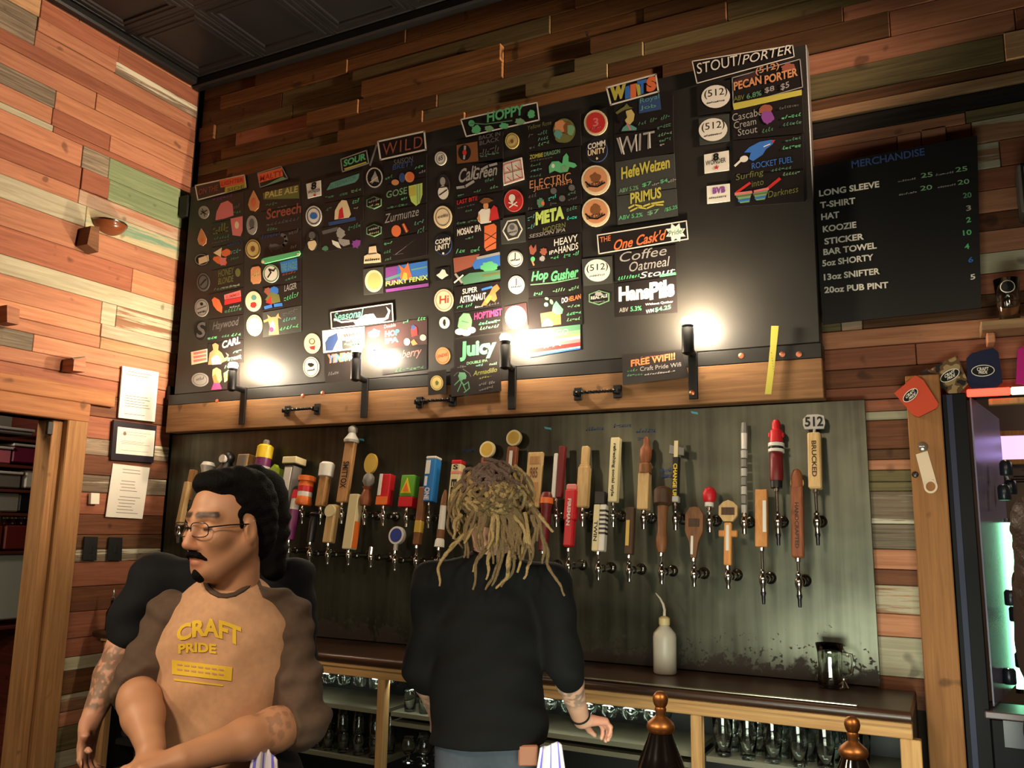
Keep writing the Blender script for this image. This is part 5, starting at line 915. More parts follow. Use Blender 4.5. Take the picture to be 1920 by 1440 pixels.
# ============================================================ COUNTER, BACK BAR, GLASSES
M_ctr = wood('counter_wood', (40, 24, 16), (66, 40, 26), rough=.33, var=.03, spec=.5)
M_pale = wood('frame_pine', (158, 116, 70), (190, 148, 96), var=.06)
M_palev = wood('frame_pine_upright', (158, 116, 70), (190, 148, 96), axis='v', var=.06)
M_blackw = mat('cabinet_black', (18, 17, 16), .6)
ct = thing('counter_top', (2.4, -.25, .93), 'long dark varnished wooden counter below the taps', 'counter')
CX0, CX1, CF = .06, 4.44, -.50
MB().bb((CX0, CF+.02, .935), (CX1, -.0135, .976), .004).build('top_slab', M_ctr, ct)
pts = [(CX0, CF+.02, .9555), (CX1, CF+.02, .9555)]
MB().cyl(pts[0], pts[1], .0205, n=16).build('bullnose', M_ctr, ct, True)
a = PZ(1090, 1268, .978); b = PZ(1605, 1328, .978)
MB().bb((a[0], CF+.008, .9775), (b[0], CF+.026, .984), .002).build('drip_edge', mat('brushed_steel', (190, 184, 160), .28, metal=1.), ct)
bb_ = thing('back_bar', (2.4, -.25, 0), 'dark back bar cabinet with pale wooden frame and glass shelves', 'cabinet')
MB().bb((CX0+.05, CF+.045, .875), (CX1, CF+.075, .934), .003).build('front_rail', M_pale, bb_)
MB().bb((CX0+.05, CF+.02, .918), (CX1, CF+.045, .934), .003).build('front_lip', M_pale, bb_)
def xat(px, py, Y): return PY(px, py, Y)[0]
for px, w in ((711, .045), (1306, .045), (1708, .07)):
    x = xat(px, 1400, CF+.05); MB().bb((x-w/2, CF+.046, .06), (x+w/2, CF+.09, .8745), .003).build('post', M_palev, bb_)
x = CX0+.085; MB().bb((x-.03, CF+.046, .06), (x+.03, CF+.09, .8745), .003).build('post', M_palev, bb_)
MB().bb((CX0+.05, -.035, .05), (CX1, -.0135, .934)).build('back_panel', M_blackw, bb_)
MB().bb((CX0+.05, CF+.1, .0), (CX1, -.036, .06)).build('plinth', M_blackw, bb_)
for q in (CX1-.02, CX0+.05): MB().bb((q, CF+.1, .06), (q+.02, -.036, .934)).build('side_panel', M_blackw, bb_)
z1 = PY(650, 1327, CF+.06)[2]; z2 = PY(680, 1428, CF+.06)[2]; z3 = PY(1130, 1412, CF+.06)[2]; zr_ = PY(1500, 1436, CF+.1)[2]-.01
xb = [CX0+.13]+[xat(px, 1400, CF+.05) for px in (711, 1306, 1708)]
MB().bb((xb[1]-.775, CF+.1, .06), (xb[1]-.755, -.036, .934)).build('divider', M_blackw, bb_)
M_shelf = mat('shelf_edge', (96, 92, 74), .5)
for (xa, xe, zz) in ((xb[1]-.75, xb[1]-.025, z1), (xb[1]-.75, xb[1]-.025, z2), (xb[1]+.025, xb[2]-.025, z1), (xb[1]+.025, xb[2]-.025, z3), (xb[2]+.025, xb[3]-.036, zr_), (xb[2]+.025, xb[3]-.036, zr_-.2), (xb[0], xb[1]-.025, .2), (xb[1]+.025, xb[2]-.025, .2)):
    MB().bb((xa, CF+.10, zz-.02), (xe, -.036, zz)).build('shelf', M_shelf, bb_)
M_glass = mat('clear_glass', (240, 244, 238), .02, trans=1., ior=1.5, spec=.8)
def glass_mesh(kind):
    if kind == 'pint': o = [(.001, 0), (.028, 0), (.030, .004), (.036, .09), (.041, .148), (.0405, .150)]; i = [(.0385, .148), (.034, .09), (.027, .012), (.001, .010)]
    elif kind == 'snifter': o = [(.001, 0), (.030, 0), (.031, .003), (.008, .010), (.006, .03), (.02, .04), (.036, .062), (.038, .082), (.031, .115), (.0305, .117)]; i = [(.029, .115), (.036, .082), (.034, .063), (.018, .043), (.001, .038)]
    else: o = [(.001, 0), (.026, 0), (.028, .004), (.030, .07), (.032, .098), (.0315, .1)]; i = [(.030, .098), (.028, .07), (.025, .01), (.001, .008)]
    mb = MB().lathe((0, 0, 0), (0, 0, 1), o+i, 16, closed=False); return mb.build('g', M_glass, None, 'all', world=False)
GM = {}
for k in ('pint', 'snifter', 'short'):
    g = glass_mesh(k); GM[k] = g.data; bpy.data.objects.remove(g)
GN = dict(pint='pint_glass', snifter='snifter_glass', short='tasting_glass')
def glass(kind, x, y, z, label, group, flip=False, s=1.):
    o = bpy.data.objects.new(GN[kind], GM[kind]); COL.objects.link(o); o.location = (x, y, z); o.scale = (s, s, s)
    if flip: o.rotation_euler = (math.pi, 0, 0)
    tag(o, label, 'glass', group)
rg = random.Random(3)
for row, y in enumerate((-.36, -.25)):
    for k in range(5): glass('snifter', xb[1]-.49+k*.098+row*.02, y, .928, 'clear stemmed glass hanging upside down behind the glasses man, %s row' % ('front', 'second')[row], 'stemmed glasses hanging in the first bay', True)
n = int((xb[2]-xb[1]-.15)/.095)
for row, y in enumerate((-.36, -.25)):
    for k in range(n):
        if k > 4: glass('snifter', xb[1]+.09+k*.095+row*.02, y, .928, 'clear stemmed glass hanging upside down beside the dreadlocked person, %s row' % ('front', 'second')[row], 'stemmed glasses hanging in the middle bay', True)
for row, y in enumerate((-.35, -.25)):
    for k in range(4): glass('short', xb[1]+.10+k*.085+row*.02, y, z1+.001, 'small clear tasting glass on the shelf by the elbow of the dreadlocked person, %s row' % ('front', 'second')[row], 'tasting glasses on the middle shelf')
    for k in range(5): glass('pint', xb[1]-.5+k*.1+row*.02, y, z1-.022, 'clear tall glass hanging under the first shelf behind the glasses man, %s row' % ('front', 'second')[row], 'tall glasses under the first shelf', True, .8)
    for k in range(5): glass('short', xb[1]-.48+k*.095+row*.02, y, z2+.001, 'small clear glass on the lowest visible shelf behind the glasses man, %s row' % ('front', 'second')[row], 'small glasses on the lower shelf')
    for k in range(4): glass('snifter', xb[1]+.10+k*.09+row*.02, y, z3-.19, 'clear stemmed glass low in the cabinet by the dreadlocked person, %s row' % ('front', 'second')[row], 'stemmed glasses on the lower middle shelf')
n = int((xb[3]-xb[2]-.12)/.098)
for row, y in enumerate((-.36, -.26, -.15)):
    for k in range(n): glass('pint', xb[2]+.085+k*.098+(row % 2)*.02, y, zr_+.001, 'clear pint glass standing in the bay below the glass jug, %s row' % ('front', 'second', 'third')[row], 'pint glasses in the right bay', False, 1.05)
# things in the first bay behind the glasses man
p = PY(212, 1372, -.30); q_ = PY(224, 1262, -.30)
o = thing('cutting_board', (p[0], -.30, p[2]), 'white plastic cutting board standing in the first bay of the back bar', 'cutting board')
MB().bb((p[0]-.018, -.36, p[2]), (p[0]+.018, -.12, q_[2]), .004).build('board_slab', mat('white_poly', (220, 212, 186), .5), o)
o = thing('cup_stack', (p[0]+.16, -.3, p[2]), 'stack of dark plastic cups beside the white cutting board', 'cups')
MB().lathe((p[0]+.16, -.3, p[2]), (0, 0, 1), [(.055, 0)]+[(.055+.006*((k+1) % 2), .02+k*.028) for k in range(9)]+[(.05, .28)], 18).build('cup_sides', mat('cup_dark', (44, 44, 38), .3), o, True)
MB().bb((CX0+.16, CF+.1, p[2]-.03), (xb[1]-.78, -.036, p[2]-.002)).build('shelf', M_blackw, bb_)
p = V3(.13, -.43, .977)
o = thing('pourer_bottle', p, 'dark bottle with chrome pourer at the door end of the counter', 'bottle')
MB().lathe(p, (0, 0, 1), [(.032, 0), (.034, .01), (.034, .10), (.014, .14), (.013, .17)], 16).build('bottle_body', mat('bottle_dark', (18, 14, 12), .1), o, True)
MB().lathe(p+V3(0, 0, .1705), (0, 0, 1), [(.015, 0), (.015, .015), (.006, .025), (.004, .07)], 12).build('pourer', M_chr, o, True)
# wash bottle
p = PZ(1247, 1263, .977); m = .00262
wb_ = thing('wash_bottle', p, 'translucent white squeeze bottle with curved spout on the counter', 'bottle')
M_pet = mat('milky_plastic', (196, 186, 168), .4, trans=.25, noise=.0)
MB().lathe(p, (0, 0, 1), [(.001, 0), (.046, 0), (.051, .006), (.052, .155), (.049, .175), (.03, .198), (.022, .206), (.022, .212), (.001, .212)], 24, closed=False).build('bottle_body', M_pet, wb_, 'all')
MB().lathe(p+V3(0, 0, .2115), (0, 0, 1), [(.025, 0), (.025, .028), (.018, .034), (.008, .038)], 18).build('screw_cap', mat('cream_cap', (190, 170, 120), .5), wb_, True)
q = [p+V3(0, 0, .245), p+V3(.002, 0, .275), p+V3(-.004, 0, .30), p+V3(-.018, 0, .325), p+V3(-.038, -.002, .348)]
MB().tube(q, [.007, .0065, .006, .0045, .002], 10).build('spout', M_pet, wb_, True)
# glass jug
p = PZ(1560, 1287, .977); p[1] = min(p[1], -.12)
jg = thing('glass_jug', p, 'empty clear glass jug with handle at the end of the counter', 'jug')
MB().lathe(p, (0, 0, 1), [(.001, 0), (.045, 0), (.05, .005), (.052, .03), (.047, .08), (.05, .14), (.056, .175), (.0545, .175), (.048, .14), (.045, .08), (.049, .03), (.044, .012), (.001, .01)], 20, closed=False).build('jug_body', M_glass, jg, 'all')
MB().tube([p+V3(.05, 0, .14), p+V3(.085, 0, .135), p+V3(.09, 0, .10), p+V3(.08, 0, .06), p+V3(.049, 0, .05)], .007, 8).build('jug_handle', M_glass, jg, True)
p2 = PZ(1583, 1291, .977)
cl = thing('metal_strainer', p2, 'small shiny metal strainer lying beside the glass jug', 'strainer')
MB().lathe(p2, (0, 0, 1), [(.018, 0), (.02, .004), (.012, .02), (.006, .03), (.014, .035), (.014, .04), (.004, .043)], 14).build('strainer_cup', M_chr, cl, True)

# ============================================================ FRONT BAR WITH HAND PUMPS
fb = thing('front_bar', (4.8, -3.1, 0), 'dark wooden front bar that carries the copper topped pump handles', 'bar counter')
MB().bb((3.3, -3.5, 1.03), (6.2, -2.78, 1.08), .01).build('bar_top', M_ctr, fb)
MB().bb((3.4, -3.4, 0), (6.1, -2.95, 1.03)).build('bar_front', M_blackw, fb)
M_pump = mat('pump_black', (16, 12, 11), .12, spec=.6)
M_copp = mat('pump_copper', (158, 104, 56), .42, metal=.9)
for i, (px, py) in enumerate(((1238, 1295), (1597, 1342))):
    D = 1.22; T_ = PD(px, py, D); k = D/FPX; x, y, z = T_
    o = thing('hand_pump', (x, y, 1.081), ['black pump handle with copper finial in front of the wash bottle end of the cabinet', 'black pump handle with copper finial in front of the pint glass bay'][i], 'pump handle', 'copper topped hand pumps on the front bar')
    o['label'] = ['black hand pump with copper finial, in line with the wash bottle', 'black hand pump with copper finial, in front of the pint glasses'][i]
    P = [(0, 0), (8, 2), (13, 8), (14.5, 16), (12.5, 24), (9.5, 29), (11, 33), (9, 40), (9.5, 45), (16, 50), (24, 57), (26.5, 64), (25, 70), (22, 74)]
    MB().lathe((x, y, z), (0, 0, -1), [(r*k*1.0, h*k) for r, h in P], 24).build('copper_finial', M_copp, o, True)
    zb_ = z-74*k
    Q = [(22, 0), (27, 20), (36, 50), (45, 80), (50, 120), (46, 200), (34, 280), (30, 330)]
    sc = (zb_-1.125)/(330*k)
    MB().lathe((x, y, zb_-.0005), (0, 0, -1), [(r*k, h*k*sc) for r, h in Q], 24).build('pump_grip', M_pump, o, True)
    MB().lathe((x, y, 1.0815), (0, 0, 1), [(.045, 0), (.045, .012), (.03, .02), (.026, .042)], 24).build('pump_base', M_copp, o, True)
# ============================================================ LEFT WALL THINGS
M_paper = mat('paper_white', (214, 208, 194), .7)
M_gloss = mat('laminated_paper', (220, 214, 202), .25)
M_ink = mat('paper_ink', (120, 116, 108), .8)
def lplate(name, label, cat, q, m, X0, th, lines=(), group=None):
    F = [PX(a, b, X0+th) for a, b in q]; Bk = [V3(X0, p[1], p[2]) for p in F]; n = len(F)
    mb = MB().add(F+Bk, [tuple(range(n)), tuple(range(n, 2*n))[::-1]]+[(i, n+i, n+(i+1) % n, (i+1) % n) for i in range(n)])
    o = mb.build(name, m); tag(o, label, cat, group)
    return o
def ltext(o, q, rows, X, m=None, c0=.1, c1=.9):
    """lines of unreadable small print on a sheet with pixel corners q"""
    A, B_, C_, D_ = [PX(a, b, X) for a, b in q]; mb = MB(); r = random.Random(int(q[0][1]))
    for v in rows:
        L0 = A+(D_-A)*v; R0 = B_+(C_-B_)*v; h = (D_-A)*.012
        a = r.uniform(c0, c0+.05); b = r.uniform(c1-.25, c1)
        mb.add([L0+(R0-L0)*a, L0+(R0-L0)*b, L0+(R0-L0)*b+h, L0+(R0-L0)*a+h], [(0, 1, 2, 3)])
    mb.keepn = True; c = mb.build('small_print', m or M_ink, o); c['kind'] = 'stuff'
q = [(230, 686), (298, 698), (290, 791), (222, 783)]
o = lplate('notice_sheet', 'glossy white printed notice, topmost of the three sheets on the plank wall', 'notice', q, M_gloss, .014, .01); ltext(o, q, [.08, .14, .55, .6, .65, .7, .75, .9], .0245)
q = [(214, 787), (294, 798), (288, 868), (208, 862)]
o = lplate('framed_certificate', 'framed certificate in a dark frame between the two white sheets', 'certificate', q, mat('frame_plum', (34, 26, 34), .4), .014, .016)
q = [(221, 800), (291, 808), (287, 856), (217, 850)]
F = [PX(a, b, .0308) for a, b in q]; MB().flat(F).build('certificate_paper', M_paper, o); ltext(o, q, [.15, .25, .5, .55, .6, .85], .0312)
pt = PX(234, 813, .0313); MB().add([pt+V3(0, .012*math.cos(t), .012*math.sin(t)) for t in [k*.52 for k in range(12)]], [tuple(range(12))]).build('seal', mat('seal_gold', (120, 100, 80), .5), o)
q = [(212, 869), (281, 877), (267, 973), (198, 969)]
o = lplate('notice_sheet', 'matte white printed sheet below the framed certificate', 'notice', q, M_paper, .014, .003); ltext(o, q, [.08, .14, .3, .36, .42, .48, .6, .66, .72, .78, .84, .9], .0175, None, .25)
o = lplate('thermostat', 'small white wall thermostat beside the lower printed sheet', 'thermostat', [(171, 924), (187, 925), (186, 945), (170, 945)], mat('white_plastic', (222, 214, 198), .4), .014, .02)
for i, q in enumerate(([(159, 1006), (184, 1007), (181, 1051), (155, 1050)], [(205, 1007), (230, 1008), (228, 1051), (201, 1050)])):
    o = lplate('switch_plate', ['black switch plate on the planks next to the door post', 'black switch plate on the planks nearer the sheets'][i], 'switch', q, M_black, .014, .008, (), 'black switch plates on the plank wall')
    c = PX((q[0][0]+q[1][0])/2, 1030, .0225); MB().box(c, (.008, .025, .05), None, .003).build('rocker', M_lampb, o)
    c = PX((q[0][0]+q[1][0])/2, 1044, .0225); MB().ball(c, .003, 8, 5).build('screw', M_chr, o)
# corner bracket with cable
p = PX(327, 748, .03)
o = thing('corner_bracket', (.014, p[1], p[2]-.09), 'dark metal bracket with grey clamp on the planks beside the rail end', 'bracket')
MB().box((.03, p[1]-.02, p[2]+.03), (.03, .07, .1), None, .004).build('bracket_plate', M_iron, o)
MB().tube([(.04, p[1]-.02, p[2]), (.06, p[1]+.02, p[2]-.04), (.05, p[1]+.035, p[2]-.10)], .008, 8).build('clamp_arm', M_chd, o, True)
MB().lathe((.05, p[1]+.035, p[2]-.13), (0, 0, 1), [(.01, 0), (.02, .01), (.02, .03), (.008, .04)], 12).build('clamp', M_chd, o, True)
# black box in the corner
o = MB().bb((.012, -.10, PX(356, 418, 0)[2]), (.09, -.012, PX(356, 378, 0)[2]), .004).build('junction_box', M_black)
tag(o, 'black box fixed in the corner beside the green plank', 'box')
# wooden blocks and shell on the left wall
def block(label, quad, out, m, top=None):
    p = [PX(a, b, .013) for a, b in quad]; zc = min(q[2] for q in p)
    o = thing('wooden_block', (.013, sum(q[1] for q in p)/4, zc), label, 'wooden block', 'wooden blocks on the plank wall')
    MB().prism(p, (out, 0, 0)).build('block_body', m, o)
    return o, p
o, p = block('dark wooden block beside the shiny shell, under the grey painted planks', [(150, 428), (166, 430), (164, 477), (143, 462)], .10, W_br)
o, p = block('wooden block with grey top above the door header', [(118, 676), (140, 672), (140, 700), (116, 697)], .10, W_or)
MB().prism([q+V3(0, 0, .0) for q in [PX(a, b, .013) for a, b in ((118, 674), (141, 670), (141, 674), (118, 678))]], (.09, 0, 0)).build('grey_cap', W_gr, o)
o, p = block('wooden block with dark edge on the orange planks below the cream stripe', [(-8, 575), (16, 583), (14, 612), (-8, 607)], .10, W_or)
c = PX(212, 418, .06)
o = thing('wall_shell', (.013, c[1], c[2]-.06), 'shiny brown half shell fixture on the planks below the green plank', 'wall fixture')
R_ = MB(); vs = []; fs = []; n1_, n2_ = 12, 7
for k in range(n2_+1):
    ph = math.pi/2*k/n2_
    for i in range(n1_+1):
        th = math.pi*i/n1_-math.pi/2
        vs.append((.013+.11*math.cos(ph)*math.cos(th), c[1]+.11*math.cos(ph)*math.sin(th), c[2]-.07*math.sin(ph)))
for k in range(n2_):
    for i in range(n1_): a = k*(n1_+1)+i; fs.append((a, a+1, a+n1_+2, a+n1_+1))
R_.add(vs, fs).build('shell', mat('shell_brown', (110, 60, 34), .2), o, 'all')
MB().tube([(.013+.11*math.cos(t), c[1]+.11*math.sin(t), c[2]) for t in [math.pi*i/12-math.pi/2 for i in range(13)]], .006, 8).build('shell_rim', M_chd, o, True)
# hook on the back wall above the board
p = PY(1102, 72, -.001)
o = thing('wall_hook', p, 'small metal hook on the dark planks above the board', 'hook')
MB().tube([p+V3(0, -.001, .03), p+V3(0, -.02, .025), p+V3(.01, -.035, 0), p+V3(.02, -.03, -.03)], .006, 8).build('hook_wire', M_chr, o, True)

# ============================================================ STORE ROOM THROUGH THE DOOR
SX_ = -.85
struct(MB().bb((-1.75, -3.2, 0), (-1.65, .1, 2.9)).build('wall_store', mat('store_wall', (150, 140, 128), .8)))
lamp('store_light', 'POINT', (-.35, -1.9, 2.55), 30, (1.0, .86, .68), shadow_soft_size=.1)
def sbox(name, label, cat, x0, y0, x1, y1, m, depth=.3, group=None, X=SX_, lid=None, bev=.008):
    a = PX(x0, y0, X); b = PX(x1, y1, X)
    lo = (X-depth, min(a[1], b[1]), min(a[2], b[2])); hi = (X, max(a[1], b[1]), max(a[2], b[2]))
    o = thing(name, ((lo[0]+hi[0])/2, (lo[1]+hi[1])/2, lo[2]), label, cat, group)
    MB().bb(lo, hi, bev).build('box_body', m, o)
    if lid is not None: MB().bb((lo[0]-.01, lo[1]-.006, hi[2]+.0005), (hi[0]+.012, hi[1]+.006, hi[2]+.018), .004).build('lid', lid, o)
    return o
def pl_(n, c, r=.4): return mat('store_'+n, c, r)
su = thing('store_shelf', (SX_-.2, -1.5, 0), 'dark red wooden shelf unit in the store room behind the door', 'shelf')
M_su = wood('store_red_wood', (70, 26, 18), (104, 44, 28))
zsh = [PX(30, y, SX_)[2] for y in (822, 872, 918, 962, 1033, 1172)]
ya_, yb_ = PX(-140, 900, SX_)[1], PX(74, 900, SX_)[1]
for zz in zsh: MB().bb((SX_-.42, ya_, zz-.018), (SX_+.02, yb_+.03, zz)).build('shelf_board', M_su, su)
MB().bb((SX_-.42, yb_+.03, 0), (SX_+.02, yb_+.06, 2.4)).build('side_panel', M_su, su)
MB().bb((SX_-.42, ya_-.03, 0), (SX_+.02, ya_, 2.4)).build('side_panel', M_su, su)
sbox('storage_bin', 'clear bin with grey and olive contents on the top store shelf', 'bin', -60, 797, 62, 818, pl_('clear', (128, 126, 118)), lid=pl_('whitelid', (196, 190, 182)))
sbox('storage_bin', 'bin with white lid and pink side on the second store shelf', 'bin', -60, 836, 20, 870, pl_('pink', (196, 104, 118)), lid=pl_('whitelid', (196, 190, 182)))
sbox('storage_bin', 'maroon bin with white lid on the second store shelf', 'bin', 26, 836, 68, 870, pl_('maroon', (112, 32, 60)), lid=pl_('whitelid', (196, 190, 182)))
sbox('storage_bin', 'dull grey bin on the third store shelf', 'bin', -60, 884, 38, 916, pl_('grey', (110, 106, 98)), lid=pl_('whitelid', (196, 190, 182)))
sbox('storage_tub', 'white tub with yellow patch beside the dull grey bin', 'tub', 50, 882, 72, 916, pl_('tub', (186, 180, 168)))
sbox('storage_box', 'black box on the fourth store shelf', 'box', 38, 926, 66, 960, pl_('black', (20, 20, 22)))
sbox('storage_jar', 'pale grey translucent jar block beside the black store box', 'jar', -40, 922, 34, 960, pl_('jar', (134, 132, 122), .2))
for i, (a, b) in enumerate(((-60, 2), (12, 56))):
    sbox('red_crate', ['red crate of bottles far in on the fifth store shelf', 'red crate with shiny bottle tops next to the shelf side'][i], 'crate', a, 985, b, 1030, pl_('red', (92, 30, 22)), group='red crates on the store shelf')
for i in range(6):
    p = PX(8+i*8, 983, SX_-.05-.04*(i % 2)); o = thing('bottle', p, 'brown bottle with foil top standing in a red store crate', 'bottle', 'bottles in the red crates')
    MB().lathe(p, (0, 0, 1), [(.02, -.0), (.021, .012), (.011, .026), (.01, .036)], 10).build('neck', mat('bottle_brown', (60, 30, 18), .15), o, True)
    MB().lathe(p+V3(0, 0, .0365), (0, 0, 1), [(.012, 0), (.012, .010), (.006, .012)], 10).build('foil_top', M_chr, o, True)
q = [(-60, 1038), (43, 1036), (30, 1165), (-60, 1160)]
o = sbox('whiteboard', 'pale grey panel standing in the lower store shelf', 'panel', -60, 1042, 34, 1160, pl_('panel', (150, 156, 146), .35), .03)
struct(MB().bb((-1.65, -3.2, -.0), (-.16, .1, .004)).build('floor_store', mat('store_floor', (70, 62, 54), .6)))

# ============================================================ RIGHT SIDE
def camo():
    m = bpy.data.materials.new('camo_foam'); m.use_nodes = True; nt = m.node_tree; b = nt.nodes['Principled BSDF']
    g = nt.nodes.new('ShaderNodeNewGeometry'); n = nt.nodes.new('ShaderNodeTexNoise'); n.inputs['Scale'].default_value = 26; n.inputs['Detail'].default_value = 1
    r = nt.nodes.new('ShaderNodeValToRGB'); r.color_ramp.interpolation = 'CONSTANT'
    e = r.color_ramp.elements; e[0].position = 0; e[0].color = (*lin((24, 22, 20)), 1); e[1].position = .44; e[1].color = (*lin((92, 66, 38)), 1)
    x = e.new(.54); x.color = (*lin((150, 126, 84)), 1)
    nt.links.new(g.outputs['Position'], n.inputs['Vector']); nt.links.new(n.outputs[0], r.inputs[0]); nt.links.new(r.outputs[0], b.inputs['Base Color']); b.inputs['Roughness'].default_value = .9
    return m
GK = 'foam can sleeves pinned above the cooler'
def koozie(label, q, m, c, a, Y=-.066, rx=17, ry=9):
    def draw(p):
        p.Pz(ell_pts(c[0], c[1], rx, ry, a=a), 'W'); p.Pz(ell_pts(c[0], c[1], rx-1.4, ry-1.4, a=a), 'K')
        ca, sa = math.cos(a), math.sin(a)
        for t, dy, h in (('CRAFT', 0, 6.5), ('PRIDE', 6.5, 5.5)):
            w = 11 if dy == 0 else 8
            p.T(t, c[0]-w*ca-dy*sa*.9, c[1]-w*sa+dy*ca*.9, c[0]+w*ca-dy*sa*.9, c[1]+w*sa+dy*ca*.9, h, 'W', .03)
    return plate('can_koozie', label, 'can sleeve', q, m, draw, GK, Y0=Y, th=.022)
koozie('orange foam can sleeve with oval logo hanging askew on the post', [(1677, 737), (1716, 704), (1731, 712), (1760, 757), (1756, 765), (1722, 782), (1712, 778)], mat('foam_orange', (196, 72, 44), .9), (1707, 741), -.72, Y=-.0625)
koozie('camouflage foam can sleeve with oval logo above the cooler frame', [(1740, 695), (1764, 681), (1795, 667), (1800, 680), (1816, 718), (1800, 738), (1785, 744), (1755, 712)], camo(), (1781, 704), -.5, Y=-.004, rx=20, ry=10)
koozie('navy foam can sleeve with oval logo above the red light strip', [(1812, 672), (1822, 662), (1862, 652), (1872, 660), (1880, 716), (1868, 726), (1824, 730), (1814, 718)], mat('foam_navy', (22, 26, 56), .9), (1843, 695), -.06, Y=-.004, rx=22, ry=11)
o = plate('can_koozie', 'magenta foam can sleeve beyond the navy one', 'can sleeve', [(1908, 656), (1925, 646), (1950, 650), (1955, 716), (1930, 722), (1905, 718)], mat('foam_magenta', (176, 24, 116), .9), None, GK, Y0=-.004, th=.022)
o = plate('can_koozie', 'dark plum foam can sleeve tucked behind the orange one', 'can sleeve', [(1723, 700), (1738, 690), (1765, 715), (1763, 744), (1752, 752)], mat('foam_plum', (58, 34, 34), .9), None, GK, Y0=-.004, th=.018)
# bottle opener on the post
Yo = -.0665
mb = MB()
cx, cy = 1745, 912; ang = math.atan2(912-850, 1745-1729)
outer = []; inner = []
for k in range(24):
    t = 2*math.pi*k/24; outer.append((cx+13*math.cos(t), cy+13*math.sin(t))); inner.append((cx+9*math.cos(t), cy+9*math.sin(t)))
F = [PY(a, b, Yo) for a, b in outer]+[PY(a, b, Yo) for a, b in inner]; n = 24
Bq = [p+V3(0, .004, 0) for p in F]
mb.add(F+Bq, [(i, (i+1) % n, n+(i+1) % n, n+i) for i in range(n)]+[(2*n+i, 3*n+i, 3*n+(i+1) % n, 2*n+(i+1) % n) for i in range(n)]+[(i, 2*n+i, 2*n+(i+1) % n, (i+1) % n) for i in range(n)]+[(n+i, n+(i+1) % n, 3*n+(i+1) % n, 3*n+i) for i in range(n)])
mb.prism([PY(a, b, Yo) for a, b in ((1717, 852), (1739, 845), (1757, 907), (1750, 899), (1742, 899), (1735, 903), (1732, 911))], (0, .004, 0))
o = thing('bottle_opener', PY(1738, 925, Yo), 'cream flat bottle opener hanging on the wooden post', 'bottle opener')
mb.build('opener_blade', mat('opener_cream', (214, 190, 160), .35), o)
p = PY(1730, 838, Yo)
MB().lathe(p+V3(0, .005, 0), (0, -1, 0), [(.018, 0), (.02, .006), (.016, .014), (.006, .018)], 14).build('hang_knob', mat('clear_knob', (150, 140, 130), .15, metal=.6), o, True)
# knob on the post edge
p = PY(1716, 890, -.062); o = MB().lathe(p, (0, -1, 0), [(.012, 0), (.013, .005), (.009, .012), (.002, .014)], 12).build('post_knob', M_nitro, None, True); tag(o, 'dark round knob fixed on the post beside the cream bottle opener', 'magnet')
# little shelf with glass
a = PY(1838, 640, -.003); b = PY(1960, 612, -.003)
o = thing('wall_shelf', ((a[0]+b[0])/2, -.1, a[2]), 'short wooden wall shelf holding a logo glass', 'shelf')
MB().bb((a[0], -.17, a[2]+.012), (b[0]+.15, -.003, a[2]+.05), .004).build('shelf_board', W_tan, o)
MB().bb((a[0]+.02, -.12, a[2]-.03), (a[0]+.05, -.003, a[2]+.0115), .004).build('shelf_bracket', W_or2, o)
gz = a[2]+.0505
g = thing('logo_glass', (PY(1893, 600, -.09)[0], -.09, gz), 'pint glass with dark oval logo on the little wall shelf', 'glass')
MB().lathe((g.location[0], -.09, gz), (0, 0, 1), [(.001, 0), (.036, 0), (.038, .005), (.042, .1), (.049, .18), (.0475, .18), (.040, .1), (.034, .012), (.001, .01)], 20, closed=False).build('glass_body', M_glass, g, 'all')
pr_ = MB(); pr_.keepn = True; th0 = math.radians(-90)
for (R2, mm, c_) in ((1., 'W', .0), (.88, 'K', .0006)):
    vs = []
    for k in range(24):
        t = 2*math.pi*k/24; u = .6*R2*math.cos(t); v = .026*R2*math.sin(t); rr = .0465+c_; vs.append((g.location[0]+rr*math.cos(th0+u), -.09+rr*math.sin(th0+u), gz+.14+v))
    pr_.use(chalk(mm)).add(vs+[tuple(np.mean(np.array(vs), 0)+np.array([0, -.009, 0]))], [(k, (k+1) % 24, 24) for k in range(24)])
pr_.build('oval_logo', None, g)
# black fixture on the right
a = PY(1903, 332, -.004); b = PY(1990, 412, -.004)
o = thing('wall_speaker', (a[0]+.1, -.004, b[2]), 'black wall speaker on the planks past the merchandise board', 'speaker')
MB().bb((a[0], -.16, b[2]), (a[0]+.2, -.004, a[2]), .01).build('speaker_box', M_black, o)
MB().bb((a[0]+.02, -.164, b[2]+.02), (a[0]+.18, -.1605, a[2]-.02), .001).build('speaker_grille', mat('grille', (50, 48, 46), .6), o)

# ---- drinks cooler alcove
M_navy = mat('cooler_navy', (14, 16, 34), .3)
M_cbk = mat('cooler_black', (8, 8, 10), .6, spec=.2)
co = thing('drinks_cooler', (5.2, .3, 0), 'black and navy drinks cooler with glass door and red light strip', 'cooler')
MB().bb((4.607, -.03, .0), (4.70, -.001, 2.19), .004).build('frame_post', M_cbk, co)
MB().bb((4.625, -.034, .0), (4.648, -.0305, 2.185), .001).build('navy_strip', mat('navy_trim', (20, 26, 58), .6), co)
MB().bb((4.70, -.03, .0), (6.0, -.001, .90), .004).build('lower_panel', M_cbk, co)
MB().bb((4.74, -.034, .80), (6.0, -.0305, .90), .001).build('kick_strip', M_navy, co)
MB().bb((4.68, -.06, .905), (6.0, .16, .932), .004).build('ledge', mat('ledge_mauve', (96, 76, 80), .35), co)
zz = PY(1850, 735, -.03)[2]
MB().bb((4.702, -.03, zz-.016), (4.86, -.012, zz+.016), .004).build('red_light_strip', mat('led_red', (255, 70, 50), .4, emit=(255, 58, 40), es=2.2), co)
